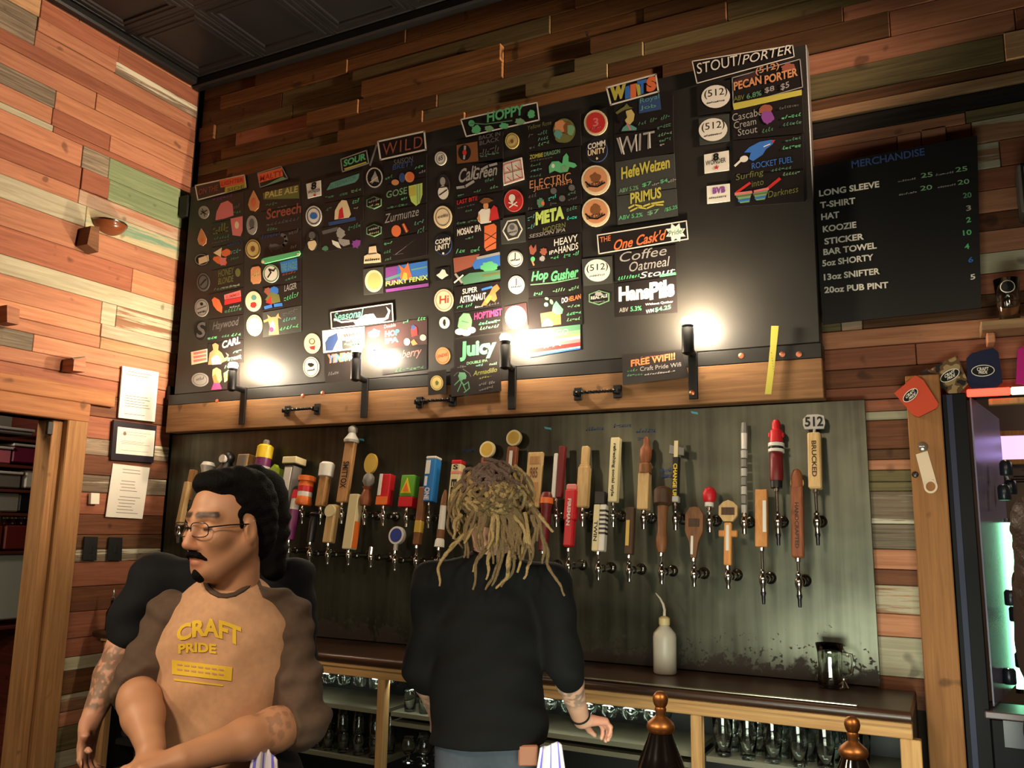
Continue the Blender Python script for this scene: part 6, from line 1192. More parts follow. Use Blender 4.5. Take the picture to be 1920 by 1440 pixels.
MB().bb((4.861, -.03, zz-.016), (6.0, -.012, zz+.016), .004).build('white_light_strip', mat('led_white', (235, 225, 210), .4, emit=(240, 225, 205), es=.7), co)
MB().bb((4.78, .0, zz-.05), (6.0, .04, zz-.024), .003).build('top_trim', M_palev, co)
M_pane = mat('door_glass', (168, 160, 190), .25, trans=.62, ior=1.25, spec=.4)
g0, g1 = np.array([4.712, .02]), np.array([4.845, .80]); nn = np.array([g1[1]-g0[1], -(g1[0]-g0[0])]); nn = nn/np.linalg.norm(nn)*.006
c4 = [g0, g1, g1+nn, g0+nn]
MB().prism([V3(*c, .94) for c in c4], (0, 0, 1.235)).build('glass_door', M_pane, co)
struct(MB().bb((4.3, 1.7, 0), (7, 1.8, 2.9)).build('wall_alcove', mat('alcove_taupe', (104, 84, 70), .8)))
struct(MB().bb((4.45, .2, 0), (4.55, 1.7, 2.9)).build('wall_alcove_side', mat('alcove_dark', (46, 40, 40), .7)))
MB_ = MB().bb((4.55, .2, 2.62), (6.6, 1.7, 2.72)).build('ceiling_alcove', M_black); struct(MB_)
lamp('alcove_light', 'POINT', (5.9, .9, 2.4), 9, (1.0, .8, .72), shadow_soft_size=.12)
# framed glowing sign on the alcove wall
Yf = 1.69
q = [(1862, 808), (1990, 808), (1990, 876), (1868, 876)]
a = PY(1864, 809, Yf); b = PY(1880, 872, Yf); w = .5
o = thing('framed_sign', (a[0]+w/2, Yf, b[2]), 'lit lavender sign in an orange wooden frame beyond the cooler', 'sign')
for lo, hi in (((a[0], Yf-.03, a[2]-.03), (a[0]+w, Yf, a[2])), ((a[0], Yf-.03, b[2]), (a[0]+w, Yf, b[2]+.03)), ((a[0], Yf-.03, b[2]+.0305), (a[0]+.03, Yf, a[2]-.0305)), ((a[0]+w-.03, Yf-.03, b[2]+.0305), (a[0]+w, Yf, a[2]-.0305))):
    MB().bb(lo, hi, .004).build('frame_bar', MW['orange'], o)
MB().bb((a[0]+.03, Yf-.012, b[2]+.03), (a[0]+w-.03, Yf-.002, a[2]-.03)).build('lit_panel', mat('sign_lavender', (190, 170, 235), .5, emit=(186, 160, 240), es=1.1), o)
MB().bb((a[0]+.15, Yf-.014, a[2]-.12), (a[0]+.3, Yf-.0125, a[2]-.07)).build('emblem', mat('sign_orange', (226, 150, 90), .5), o)
for k in range(3): MB().bb((a[0]+.15, Yf-.014, a[2]-.16-.03*k), (a[0]+.38, Yf-.0125, a[2]-.152-.03*k)).build('text_line', mat('sign_blue', (90, 90, 190), .5), o)
p = PY(1878, 900, 1.685)
o = MB().tube([p+V3(-.03+.06*math.sin(t), 0, .05*math.cos(t)) for t in [k*.35 for k in range(9)]], .008, 8).build('white_cable', mat('cable_white', (220, 214, 210), .5), None, True)
o.location = (0, 0, 0); tag(o, 'curved white cable hanging in front of the alcove wall', 'cable')
# lit bottles and tube in the cooler
gl = PY(1888, 980, .7); gb = PY(1900, 1290, .7)
o = thing('light_tube', (gl[0], .7, gb[2]), 'upright glowing pale green light tube in the cooler', 'light')
MB().cyl((gl[0], .7, gb[2]), (gl[0], .7, gl[2]), .016, n=14).build('tube_glass', mat('tube_green', (190, 255, 215), .4, emit=(150, 255, 195), es=5.), o, True)
for z in (gb[2]-.02, gl[2]): MB().cyl((gl[0], .7, z), (gl[0], .7, z+.02), .02, n=14).build('tube_cap', M_chr, o, True)
for i, (px, py, d) in enumerate(((1838, 880, .35), (1848, 915, .5), (1834, 925, .3), (1846, 1120, .35), (1856, 1150, .5), (1866, 1235, .45), (1874, 1228, .55), (1842, 1265, .3))):
    p = PY(px, py, d); p[0] += .10
    o = thing('cooler_can', p, ['dark can on the upper cooler rack', 'dark can with pale top on the upper cooler rack', 'small black can at the rack corner', 'black can on the middle cooler rack', 'black can with grey lid on the middle cooler rack', 'grey can lying on the lower rack', 'ribbed grey can beside the light tube', 'dark green can at the bottom of the cooler'][i], 'can', 'cans in the drinks cooler')
    MB().lathe(p, (0, 0, 1), [(.022, -.03), (.026, -.025), (.026, .025), (.02, .034)], 14).build('can_body', mat('can_dark', (40, 44, 52), .3, metal=.4), o, True)
    MB().cyl(p+V3(0, 0, .0345), p+V3(0, 0, .037), .019, n=14).build('can_lid', M_chr, o, True)
rk = thing('cooler_rack', (5.0, .45, .9), 'thin wire rack inside the drinks cooler', 'rack')
for py in (890, 945, 1135, 1250):
    z = PY(1840, py, .4)[2]-.02
    for yy in (.25, .45, .65): MB().cyl((4.86, yy, z), (5.5, yy, z), .004, n=6).build('rack_wire', M_chd, rk)
# ============================================================ PEOPLE
class SDF:
    """smooth-union volume turned into one continuous mesh by surface nets"""
    def __init__(s, h=.006, zsplit=None, hc=.03): s.P = []; s.h = h; s.zs = zsplit; s.hc = hc; s.cuts = []; s.fold = None
    def cone(s, a, b, ra, rb, k=.02, sub=False): s.P.append(('c', np.asarray(a, float), np.asarray(b, float), ra, rb, k, sub)); return s
    def ell(s, c, r, R=None, k=.02, sub=False): s.P.append(('e', np.asarray(c, float), np.asarray(r, float), np.eye(3) if R is None else np.asarray(R, float), None, k, sub)); return s
    def chain(s, pts, rs, k=.02):
        for a, b, ra, rb in zip(pts[:-1], pts[1:], rs[:-1], rs[1:]): s.cone(a, b, ra, rb, k)
        return s
    def cut(s, p, n): s.cuts.append((np.asarray(p, float), nrm(n))); return s
    def _bb(s, q):
        if q[0] == 'c':
            return np.minimum(q[1]-q[3], q[2]-q[4]), np.maximum(q[1]+q[3], q[2]+q[4])
        m = max(q[2]); e = np.abs(q[3]) @ q[2]; return q[1]-e, q[1]+e
    def mesh(s, name, m, parent=None, color=None):
        B = [s._bb(q) for q in s.P if not q[-1]]
        lo = np.min([b[0] for b in B], 0)-.02; hi = np.max([b[1] for b in B], 0)+.02
        ax = [np.arange(lo[i], hi[i]+s.h, s.h) for i in range(2)]
        if s.zs is not None and lo[2] < s.zs < hi[2]:
            az = np.concatenate([np.arange(lo[2], s.zs-s.hc*.5, s.hc), np.arange(s.zs, hi[2]+s.h, s.h)])
        else: az = np.arange(lo[2], hi[2]+s.h, s.h)
        ax.append(az); V = np.full([len(a) for a in ax], 1., np.float32)
        for q in s.P:
            l, h_ = s._bb(q); k = q[5]; mg = k+3*s.h+(s.hc*2 if s.zs else 0)
            ix = [slice(max(0, np.searchsorted(a, l[i]-mg)), min(len(a), np.searchsorted(a, h_[i]+mg)+1)) for i, a in enumerate(ax)]
            X = ax[0][ix[0]][:, None, None]; Y = ax[1][ix[1]][None, :, None]; Z = ax[2][ix[2]][None, None, :]
            if q[0] == 'c':
                a, b, ra, rb = q[1:5]; ab = b-a; L2 = max(ab@ab, 1e-12)
                t = np.clip(((X-a[0])*ab[0]+(Y-a[1])*ab[1]+(Z-a[2])*ab[2])/L2, 0, 1)
                d = np.sqrt((X-a[0]-t*ab[0])**2+(Y-a[1]-t*ab[1])**2+(Z-a[2]-t*ab[2])**2)-(ra+t*(rb-ra))
            else:
                c, r, R = q[1:4]; dx, dy, dz = X-c[0], Y-c[1], Z-c[2]
                u = [(dx*R[0, i]+dy*R[1, i]+dz*R[2, i]) for i in range(3)]
                k0 = np.sqrt(sum((u[i]/r[i])**2 for i in range(3))); k1 = np.sqrt(sum((u[i]/r[i]**2)**2 for i in range(3)))+1e-9
                d = k0*(k0-1)/k1
            d = d.astype(np.float32); W = V[ix[0], ix[1], ix[2]]
            if q[-1]:
                e = -d; hh = np.maximum(k-np.abs(W-e), 0)/max(k, 1e-6); V[ix[0], ix[1], ix[2]] = np.maximum(W, e)+hh*hh*k*.25
            else:
                hh = np.maximum(k-np.abs(W-d), 0)/max(k, 1e-6); V[ix[0], ix[1], ix[2]] = np.minimum(W, d)-hh*hh*k*.25
        X = ax[0][:, None, None]; Y = ax[1][None, :, None]; Z = ax[2][None, None, :]
        if s.fold is not None: V += s.fold(X, Y, Z).astype(np.float32)
        for p, n in s.cuts:
            V = np.maximum(V, ((X-p[0])*n[0]+(Y-p[1])*n[1]+(Z-p[2])*n[2]).astype(np.float32))
        s.verts, faces = nets(V, ax)
        me = bpy.data.meshes.new(name); P = s.verts-(wloc(parent) if parent is not None else 0)
        me.vertices.add(len(P)); me.vertices.foreach_set('co', P.ravel())
        me.loops.add(len(faces)*4); me.loops.foreach_set('vertex_index', faces.ravel())
        me.polygons.add(len(faces)); me.polygons.foreach_set('loop_start', np.arange(0, len(faces)*4, 4)); me.polygons.foreach_set('loop_total', np.full(len(faces), 4))
        me.update(calc_edges=True); me.polygons.foreach_set('use_smooth', np.ones(len(faces), bool))
        me.materials.append(m)
        if color is not None:
            C = np.ones((len(P), 4), np.float32); C[:, :3] = color(s.verts)
            at = me.color_attributes.new('Col', 'FLOAT_COLOR', 'POINT'); at.data.foreach_set('color', C.ravel())
        me.validate(); me.update()
        o = bpy.data.objects.new(name, me); COL.objects.link(o)
        if parent is not None: o.parent = parent
        return o
def nets(V, ax):
    I = V < 0
    c8 = [(a, b, c) for a in (0, 1) for b in (0, 1) for c in (0, 1)]
    sh = [n-1 for n in V.shape]
    any_ = np.zeros(sh, bool); all_ = np.ones(sh, bool)
    for a, b, c in c8:
        q = I[a:a+sh[0], b:b+sh[1], c:c+sh[2]]; any_ |= q; all_ &= q
    act = any_ & ~all_; ijk = np.argwhere(act); N = len(ijk)
    idx = np.full(sh, -1, np.int32); idx[tuple(ijk.T)] = np.arange(N)
    vals = {c: V[ijk[:, 0]+c[0], ijk[:, 1]+c[1], ijk[:, 2]+c[2]] for c in c8}
    acc = np.zeros((N, 3)); cnt = np.zeros(N)
    for a in c8:
        for d in range(3):
            if a[d]: continue
            b = list(a); b[d] = 1; b = tuple(b)
            va, vb = vals[a], vals[b]; mk = (va < 0) != (vb < 0)
            t = np.where(mk, va/np.where(mk, va-vb, 1), 0)
            p = np.tile(np.array(a, float), (N, 1)); p[:, d] = t
            acc += p*mk[:, None]; cnt += mk
    f = acc/np.maximum(cnt, 1)[:, None]
    P = np.stack([ax[i][ijk[:, i]]+f[:, i]*(ax[i][ijk[:, i]+1]-ax[i][ijk[:, i]]) for i in range(3)], 1)
    F = []
    for d in range(3):
        u, w = (d+1) % 3, (d+2) % 3
        s0 = [slice(None)]*3; s1 = [slice(None)]*3
        for s_ in (s0, s1):
            s_[u] = slice(1, -1); s_[w] = slice(1, -1)
        s0[d] = slice(0, -1); s1[d] = slice(1, None)
        A, B = I[tuple(s0)], I[tuple(s1)]; e = np.argwhere(A != B)
        if not len(e): continue
        inn = A[tuple(e.T)]
        e[:, u] += 1; e[:, w] += 1
        def g(du, dw):
            q = e.copy(); q[:, u] += du; q[:, w] += dw; return idx[tuple(q.T)]
        Q = np.stack([g(-1, -1), g(0, -1), g(0, 0), g(-1, 0)], 1)
        Q[~inn] = Q[~inn][:, ::-1]
        F.append(Q)
    F = np.concatenate(F); F = F[(F >= 0).all(1)]
    return P, F

def skin_mat(name, rough=.5):
    m = bpy.data.materials.new(name); m.use_nodes = True; nt = m.node_tree; b = nt.nodes['Principled BSDF']
    a = nt.nodes.new('ShaderNodeAttribute'); a.attribute_name = 'Col'
    nt.links.new(a.outputs['Color'], b.inputs['Base Color']); b.inputs['Roughness'].default_value = rough
    b.inputs['Subsurface Weight'].default_value = .08; b.inputs['Subsurface Radius'].default_value = (.01, .004, .002)
    return m
M_skin = skin_mat('skin')
def sm(a, b, x): t = np.clip((x-a)/(b-a), 0, 1); return t*t*(3-2*t)
def blob(P, c, r):
    return np.clip(1-np.linalg.norm((P-np.asarray(c))/np.asarray(r), axis=1), 0, 1)
def vnoise(P, f, seed=0):
    r = np.random.RandomState(seed); out = np.zeros(len(P))
    for k in range(7):
        d = r.normal(size=3); d /= np.linalg.norm(d); out += np.sin(P@d*f*(1+.35*k)+r.uniform(0, 6.28))
    return out/3.2
def segd(P, a, b):
    ab = b-a; t = np.clip((P-a)@ab/(ab@ab), 0, 1); return np.linalg.norm(P-a-t[:, None]*ab, axis=1), t
ZUP = V3(0, 0, 1)
def view_frame(c):
    t = CAM-c; t[2] = 0; t = nrm(t); r = V3(-t[1], t[0], 0); return t, r
def facing(c, yaw, pitch=0.):
    """yaw>0 turns to image left"""
    t, r = view_frame(c); y = math.radians(yaw); f = math.cos(y)*t-math.sin(y)*r
    p = math.radians(pitch); F = f*math.cos(p)+ZUP*math.sin(p); S = nrm(np.cross(ZUP, f)); U = np.cross(F, S); return F, S, U
def head_sdf(s, C, F, S, U, sc=1.):
    R = np.stack([F, S, U], 1); q = lambda f, l, u: C+sc*(F*f+S*l+U*u)
    s.ell(q(-.008, 0, .02), np.array([.098, .077, .10])*sc, R, .02)
    s.ell(q(.036, 0, -.062), np.array([.062, .056, .072])*sc, R, .03)
    s.ell(q(.064, 0, -.112), np.array([.024, .026, .018])*sc, R, .03)
    for e in (-1, 1):
        s.cone(q(-.012, e*.058, -.06), q(.05, e*.022, -.113), .018*sc, .018*sc, .03)     # jaw line
        s.ell(q(.066, e*.040, -.032), np.array([.024, .022, .020])*sc, R, .03)           # cheek bone
        s.cone(q(.086, e*.012, .016), q(.072, e*.045, .018), .011*sc, .011*sc, .018)     # brow
        s.ell(q(.096, e*.031, -.006), np.array([.018, .017, .011])*sc, R, .015, True)    # socket
        s.ell(q(.078, e*.031, -.007), np.array([.0135, .0145, .0125])*sc, R, .004)       # eye bulge, lids
        s.ell(q(-.008, e*.079, -.022), np.array([.019, .008, .031])*sc, R, .008)         # ear
        s.ell(q(-.002, e*.087, -.02), np.array([.010, .006, .017])*sc, R, .005, True)
        s.ell(q(.100, e*.013, -.052), np.array([.011, .008, .008])*sc, R, .008)          # nostril wing
    s.cone(q(.090, 0, .008), q(.116, 0, -.044), .009*sc, .0125*sc, .015)                # nose
    s.ell(q(.090, 0, -.078), np.array([.010, .024, .006])*sc, R, .006)                  # upper lip
    s.ell(q(.089, 0, -.090), np.array([.010, .020, .0065])*sc, R, .006)                 # lower lip
    s.ell(q(.100, 0, -.084), np.array([.008, .024, .0018])*sc, R, .003, True)
    return q
def hand(s, Wp, D, N, T, curl, sc=1., tc=.5):
    D = nrm(D); N = nrm(N-D*(N@D)); T = nrm(T-D*(T@D)-N*(T@N))
    for i, (o, L, r) in enumerate(((.030, .072, .0090), (.010, .080, .0094), (-.011, .074, .0090), (-.030, .058, .0080))):
        kn = Wp+sc*(D*(.090-abs(i-1)*.005)+T*o)
        s.cone(Wp+sc*(D*.012+T*o*.45), kn, .0165*sc, .0120*sc, .016)
        p = kn; ang = 0.; rr = r*sc; D2 = nrm(D+T*.06*(1.5-i))
        for f, c in ((.45, .8), (.31, 1.1), (.24, .7)):
            ang += curl[i]*c; d = D2*math.cos(ang)+N*math.sin(ang); e = p+d*L*f*sc
            s.cone(p, e, rr, rr*.93, .004); p = e; rr *= .93
    p = Wp+sc*(D*.022+T*.020); d = nrm(D*.62+T*.70+N*.35)
    s.cone(Wp+D*.005, p, .017*sc, .0155*sc, .015)
    for L, r, b in ((.042, .0135, 0.), (.034, .0108, tc), (.027, .0095, tc*.6)):
        d = nrm(d*math.cos(b)+(D*.6-T*.6+N*.5)*math.sin(b)); e = p+d*L*sc; s.cone(p, e, r*sc, r*.88*sc, .008); p = e
def folds(amp, freqs, seed=1, zmin=None):
    r = np.random.RandomState(seed); D = []
    for f in freqs:
        d = r.normal(size=3); d[2] = abs(d[2])+.8; d /= np.linalg.norm(d); D.append((d*f, r.uniform(0, 6)))
    def fn(X, Y, Z):
        o = 0
        for d, p in D: o = o+np.sin(X*d[0]+Y*d[1]+Z*d[2]+p)
        return o*amp/len(D)
    return fn
def fabric(name, c, rough=.85, noise=.08, ns=60.): return mat(name, c, rough, spec=.2, noise=noise, nscale=ns)
M_hairk = mat('hair_black', (11, 9, 9), .85, spec=.15, bump=1., nscale=240)
def legs(bodyo, pel, F, S, pants, shoe, hw=.10, k=1.):
    """trousers and shoes down to the floor"""
    s = SDF(.012, .86, .035)
    for e in (-1, 1):
        hip = pel+S*e*hw; kn = V3(hip[0]+F[0]*.02+S[0]*e*.02, hip[1]+F[1]*.02+S[1]*e*.02, .50); an = V3(kn[0]-F[0]*.02, kn[1]-F[1]*.02, .10)
        s.chain([hip, kn, an], [.10*k, .072*k, .055], .05)
    s.ell(pel+V3(0, 0, .02), (.165*k, .13*k, .16), np.stack([S, F, ZUP], 1), .06)
    s.cut(pel+V3(0, 0, .13), ZUP)
    o = s.mesh('trousers', pants, bodyo)
    for e in (-1, 1):
        an = pel+S*e*(hw+.02); an = V3(an[0], an[1], .05)
        z = SDF(.014); z.chain([an-F*.05, an+F*.08, an+F*.15], [.043, .042, .036], .04).cone(an, an+V3(0, 0, .07), .05, .048, .03); z.cut(V3(0, 0, .002), (0, 0, -1)); z.mesh('shoe', shoe, bodyo)
    return o
def body_legs(s, pel, F, S, hw=.10):
    for e in (-1, 1):
        hip = pel+S*e*hw; kn = V3(hip[0]+F[0]*.02+S[0]*e*.02, hip[1]+F[1]*.02+S[1]*e*.02, .50); an = V3(kn[0]-F[0]*.02, kn[1]-F[1]*.02, .10)
        s.chain([hip, kn, an], [.08, .05, .038], .04); s.cone(an-V3(0, 0, .05), an-V3(0, 0, .055)+F*.14, .03, .026, .03)
M_denim = fabric('denim', (66, 72, 80)); M_dark = fabric('trouser_black', (24, 23, 24)); M_shoe = mat('shoe_black', (20, 19, 19), .5)

# ------------------------------------------------ man with glasses and two-tone shirt
d0 = 2.05
HC = PD(425, 979, d0); F, S, U = facing(HC, 50, -5)
nb = PD(438, 1112, d0+.02)
tC = PD(425, 1235, d0+.03); tF, tS, tU = facing(tC, 14)
RT_ = np.stack([tS, tF, ZUP], 1)
pel = PD(425, 1480, d0+.05); pel = V3(tC[0]-tF[0]*.01, tC[1]-tF[1]*.01, .98)
shR = PD(322, 1158, d0+.04); shL = PD(530, 1158, d0+.07)          # image left, image right
elR = PD(254, 1285, d0-.06); wrR = PD(284, 1404, d0-.24)
elL = PD(566, 1352, d0-.05); wrL = PD(345, 1422, d0-.27)
man = thing('person', V3(pel[0], pel[1], 0), 'man with glasses in tan shirt with dark raglan sleeves and yellow print', 'person')
b = SDF(.0046, 1.05, .03)
q = head_sdf(b, HC, F, S, U, .965)
b.cone(q(-.03, 0, -.06), nb, .056, .060, .03)
b.ell(tC, (.14, .09, .17), RT_, .04).cone(tC-V3(0, 0, .1), pel, .1, .1, .05).cone(nb-V3(0, 0, .05), shR, .04, .04, .03).cone(nb-V3(0, 0, .05), shL, .04, .04, .03)
b.chain([shR, elR], [.034, .032], .02).chain([elR, elR*.75+wrR*.25, elR*.5+wrR*.5, wrR], [.034, .045, .043, .029], .02)
b.chain([shL, elL], [.034, .034], .02).chain([elL, elL*.75+wrL*.25, elL*.5+wrL*.5, wrL], [.036, .047, .043, .030], .02)
hd = PD(262, 1440, d0-.27)-wrR
hand(b, wrR, hd+V3(0, 0, -.02), -view_frame(wrR)[1]*-1+V3(0, 0, -.3), view_frame(wrR)[0], (.55, .6, .6, .65))
hdl = PD(270, 1436, d0-.30)-wrL
hand(b, wrL, hdl, V3(0, 0, -1), view_frame(wrL)[0]*-.4+ZUP*.1-view_frame(wrL)[1]*.1+V3(0, .3, 0), (.35, .4, .45, .5))
body_legs(b, pel, tF, tS)
base = np.array(lin((182, 132, 98)))
def mcol(P):
    C = np.tile(base, (len(P), 1)); n = vnoise(P, 60, 3)*.05+1; C = C*n[:, None]
    def mix(w, c): nonlocal C; C = C*(1-w[:, None])+np.array(lin(c))*w[:, None]
    mix(np.clip(blob(P, q(.092, 0, -.082), [.03]*3)*1.6, 0, .6), (158, 92, 74))
    mix(np.clip(blob(P, q(.112, 0, -.045), [.03]*3), 0, .35), (190, 112, 80))
    for e in (-1, 1):
        dd, t = segd(P, q(.093, e*.012, .022), q(.074, e*.052, .022)); mix(np.clip((.0105-dd)/.004, 0, .92), (30, 20, 16))
        dd, t = segd(P, q(.094, e*.020, -.010), q(.084, e*.044, -.010)); mix(np.clip((.0048-dd)/.002, 0, .9), (34, 24, 22))
    # stubble along the jaw
    for e in (-1, 1):
        dd, t = segd(P, q(-.005, e*.06, -.07), q(.06, e*.02, -.118)); mix(np.clip((.03-dd)/.03, 0, .30), (60, 40, 30))
    dd, t = segd(P, elL, wrL); wv = (vnoise(P, 95, 8) > .18)*((t > .02) & (t < .45))*(dd < .06); mix(wv*.35, (84, 72, 66))
    return np.clip(C, 0, 1)
bo = b.mesh('person_body', M_skin, man, mcol)
# hair, moustache, goatee
h_ = SDF(.005); Rh = np.stack([F, S, U], 1)
h_.ell(q(-.038, 0, .052), (.094, .086, .084), Rh, .02).ell(q(-.075, 0, -.02), (.054, .078, .090), Rh, .03).ell(q(.035, 0, .098), (.046, .062, .032), Rh, .02)
h_.ell(q(.11, 0, .025), (.072, .082, .060), Rh, .012, True)
for e in (-1, 1): h_.ell(q(.03, e*.085, -.045), (.05, .035, .06), Rh, .01, True); h_.cone(q(.018, e*.068, .03), q(.014, e*.071, -.012), .009, .005, .012)
h_.fold = folds(.0035, (160, 210, 250, 230), 4)
h_.mesh('hair', M_hairk, bo)
f_ = SDF(.0032)
for e in (-1, 1): f_.chain([q(.106, e*.002, -.066), q(.099, e*.018, -.070), q(.086, e*.031, -.082)], [.0062, .0062, .0035], .004)
f_.mesh('moustache', M_hairk, bo)
f_ = SDF(.0034); f_.chain([q(.084, 0, -.104), q(.084, 0, -.118), q(.078, 0, -.130)], [.009, .013, .009], .008)
for e in (-1, 1): f_.chain([q(.078, e*.008, -.122), q(.062, e*.028, -.118)], [.010, .007], .008)
f_.mesh('goatee', M_hairk, bo)
# glasses
gs = thing('eyeglasses', q(.10, 0, -.004), 'clear lensed eyeglasses worn by the man in the tan shirt', 'glasses')
M_wire = mat('glasses_wire', (60, 54, 56), .25, metal=.7); M_lens = mat('lens_glass', (245, 245, 250), .03, trans=1., ior=1.1, alpha=.25, spec=.8)
for e in (-1, 1):
    cc = q(.110, e*.033, -.010); sg = lambda z: math.copysign(abs(z)**.6, z); pts = [cc+S*(.027*sg(math.cos(t)))+U*(.0165*sg(math.sin(t)))-F*(.006*abs(math.cos(t)) if math.cos(t)*e > 0 else 0) for t in [2*math.pi*k/20 for k in range(21)]]
    MB().tube(pts, .0012, 6, False).build('lens_rim', M_wire, gs, True); MB().flat(pts[:-1]).build('lens', M_lens, gs)
    MB().tube([q(.104, e*.060, -.004), q(.055, e*.078, -.002), q(-.006, e*.082, -.004), q(-.02, e*.082, -.02)], .0018, 6).build('temple', M_wire, gs, True)
MB().tube([q(.112, -.007, -.006), q(.115, 0, -.003), q(.112, .007, -.006)], .0017, 6).build('bridge', M_wire, gs, True)
# shirt
M_tan = fabric('shirt_tan', (186, 144, 110)); M_slv = fabric('sleeve_brown', (84, 68, 56)); M_yel = mat('print_yellow', (214, 176, 44), .7)
s = SDF(.0065)
s.ell(tC+V3(0, 0, .01)+tF*.018, (.165, .120, .19), RT_, .05).ell(tC-V3(0, 0, .20), (.158, .125, .24), RT_, .06).cone(nb-V3(0, 0, .035), tC, .066, .1, .06)
s.cone(nb-V3(0, 0, .05), shR-V3(0, 0, .04), .05, .04, .03).cone(nb-V3(0, 0, .05), shL-V3(0, 0, .04), .05, .04, .03)
s.fold = folds(.011, (22, 36, 48, 60, 34), 11)
s.cut(V3(pel[0], pel[1], .955), (0, 0, -1))
shirt = s.mesh('shirt_body', M_tan, bo)
for k, (a, e_, w_, r1, r2, ext) in enumerate(((shR, elR, wrR, .058, .054, .12), (shL, elL, wrL, .066, .062, .16))):
    z = SDF(.006); z.cone(nb-V3(0, 0, .016)+(a-nb)*(.10 if k == 0 else .02)+tF*(.0 if k == 0 else .016), a, .058, r1-.002, .03).chain([a, e_], [r1, r2], .02)
    end = e_+(w_-e_)*ext; z.cone(e_, end, r2-.002, .054, .015)
    z.fold = folds(.015, (60, 95, 128, 52, 76), 20+k); z.cut(end, w_-e_)
    z.mesh('sleeve', M_slv, bo)
# yellow chest print laid on the cloth
from mathutils.bvhtree import BVHTree
def drape(target, ops, m, name, off=.003):
    bv = BVHTree.FromPolygons([tuple(v.co+Vector(wloc(target).tolist())) for v in target.data.vertices], [tuple(p.vertices) for p in target.data.polygons])
    bm = bmesh.new()
    for v, f in ops:
        vv = [bm.verts.new((x, y, 0)) for x, y in v]
        for q_ in f:
            try: bm.faces.new([vv[i] for i in q_])
            except ValueError: pass
    bmesh.ops.triangulate(bm, faces=bm.faces)
    for _ in range(3):
        es = [e for e in bm.edges if e.calc_length() > 6]
        if not es: break
        bmesh.ops.subdivide_edges(bm, edges=es, cuts=1); bmesh.ops.triangulate(bm, faces=bm.faces)
    c = Vector(CAM.tolist())
    for v in bm.verts:
        d = Vector(ray(v.co.x, v.co.y).tolist()).normalized(); h = bv.ray_cast(c, d)
        p = (h[0]-d*off) if h[0] is not None else Vector(PD(v.co.x, v.co.y, 1.94).tolist())
        v.co = p-Vector(wloc(target).tolist())
    me = bpy.data.meshes.new(name); bm.to_mesh(me); bm.free(); me.materials.append(m)
    o = bpy.data.objects.new(name, me); COL.objects.link(o); o.parent = target; return o
def arch(t, x0, y0, x1, y1, sag, h0, h1, bold=.04):
    v, f = text_mesh(t, bold); u = v[:, 0]; x = x0+(x1-x0)*u; y = y0+(y1-y0)*u-sag*np.sin(np.pi*u); return np.stack([x, y-v[:, 1]*(h0+(h1-h0)*u)], 1), f
bvs = BVHTree.FromPolygons([tuple(v.co+Vector(wloc(shirt).tolist())) for v in shirt.data.vertices], [tuple(p.vertices) for p in shirt.data.polygons])
cp = []
for a, b_ in ((386, 1092), (390, 1102), (398, 1110), (412, 1117), (426, 1118), (440, 1115), (454, 1107), (466, 1098), (474, 1088)):
    d_ = Vector(ray(a, b_).tolist()).normalized(); hit = bvs.ray_cast(Vector(CAM.tolist()), d_)
    cp.append(np.array(hit[0][:]) if hit[0] is not None else PD(a, b_, d0-.045))
MB().tube(bez(cp, 4) if 'bez' in globals() else cp, .0068, 8).build('collar', M_slv, bo, True)
drape(shirt, [arch('CRAFT', 331, 1205, 452, 1214, 16, 30, 38)], M_yel, 'lettering')
drape(shirt, [arch('PRIDE', 334, 1226, 405, 1226, 3, 18, 18)], M_yel, 'lettering')
drape(shirt, [(np.array([(322, 1237), (436, 1251), (434, 1277), (322, 1264)], float), [(0, 1, 2, 3)])], M_yel, 'print_bar')
drape(shirt, [(np.array([(326, 1272), (418, 1284), (418, 1287), (326, 1276)], float), [(0, 1, 2, 3)])], M_yel, 'print_line')
drape(shirt, [(np.array([(x, y+(x-330)*.12), (x+9, y+(x-321)*.12), (x+9, y+3+(x-321)*.12), (x, y+3+(x-330)*.12)], float), [(0, 1, 2, 3)]) for y in (1244, 1253) for x in range(332, 420, 13)], M_tan, 'small_print', .0045)['kind'] = 'stuff'
legs(bo, pel, tF, tS, M_dark, M_shoe)

# ------------------------------------------------ person behind him, black t-shirt, tattooed arm
d1 = 2.50
C2 = PD(462, 958, d1); F2, S2, U2 = facing(C2, 40, 0)
t2 = PD(405, 1200, d1+.02); tF2, tS2, _ = facing(t2, 10); R2 = np.stack([tS2, tF2, ZUP], 1)
nb2 = PD(440, 1068, d1+.02); sa = PD(292, 1085, d1); sb = PD(545, 1090, d1+.06)
ea = PD(232, 1212, d1-.06); wa = PD(170, 1352, d1-.20)
pel2 = V3(t2[0], t2[1], .97)
eb = PD(560, 1260, d1+.16); wb2 = PD(520, 1370, d1+.10)
p2 = thing('person', V3(pel2[0], pel2[1], 0), 'long-haired person in black t-shirt with tattooed forearm behind the glasses man', 'person')
b = SDF(.005, 1.05, .03)
q2 = head_sdf(b, C2, F2, S2, U2, .97)
b.cone(q2(-.03, 0, -.06), nb2, .052, .055, .03).ell(t2, (.14, .09, .2), R2, .04).cone(t2-V3(0, 0, .1), pel2, .1, .1, .05).cone(nb2-V3(0, 0, .05), sa, .04, .04, .03).cone(nb2-V3(0, 0, .05), sb, .04, .04, .03)
b.chain([sa, sa*.5+ea*.5, ea], [.034, .036, .043], .02).chain([ea, ea*.6+wa*.4, wa], [.045, .043, .027], .02)
b.chain([sb, eb], [.05, .043], .02).chain([eb, wb2], [.043, .028], .02)
tt, rr_ = view_frame(wa)
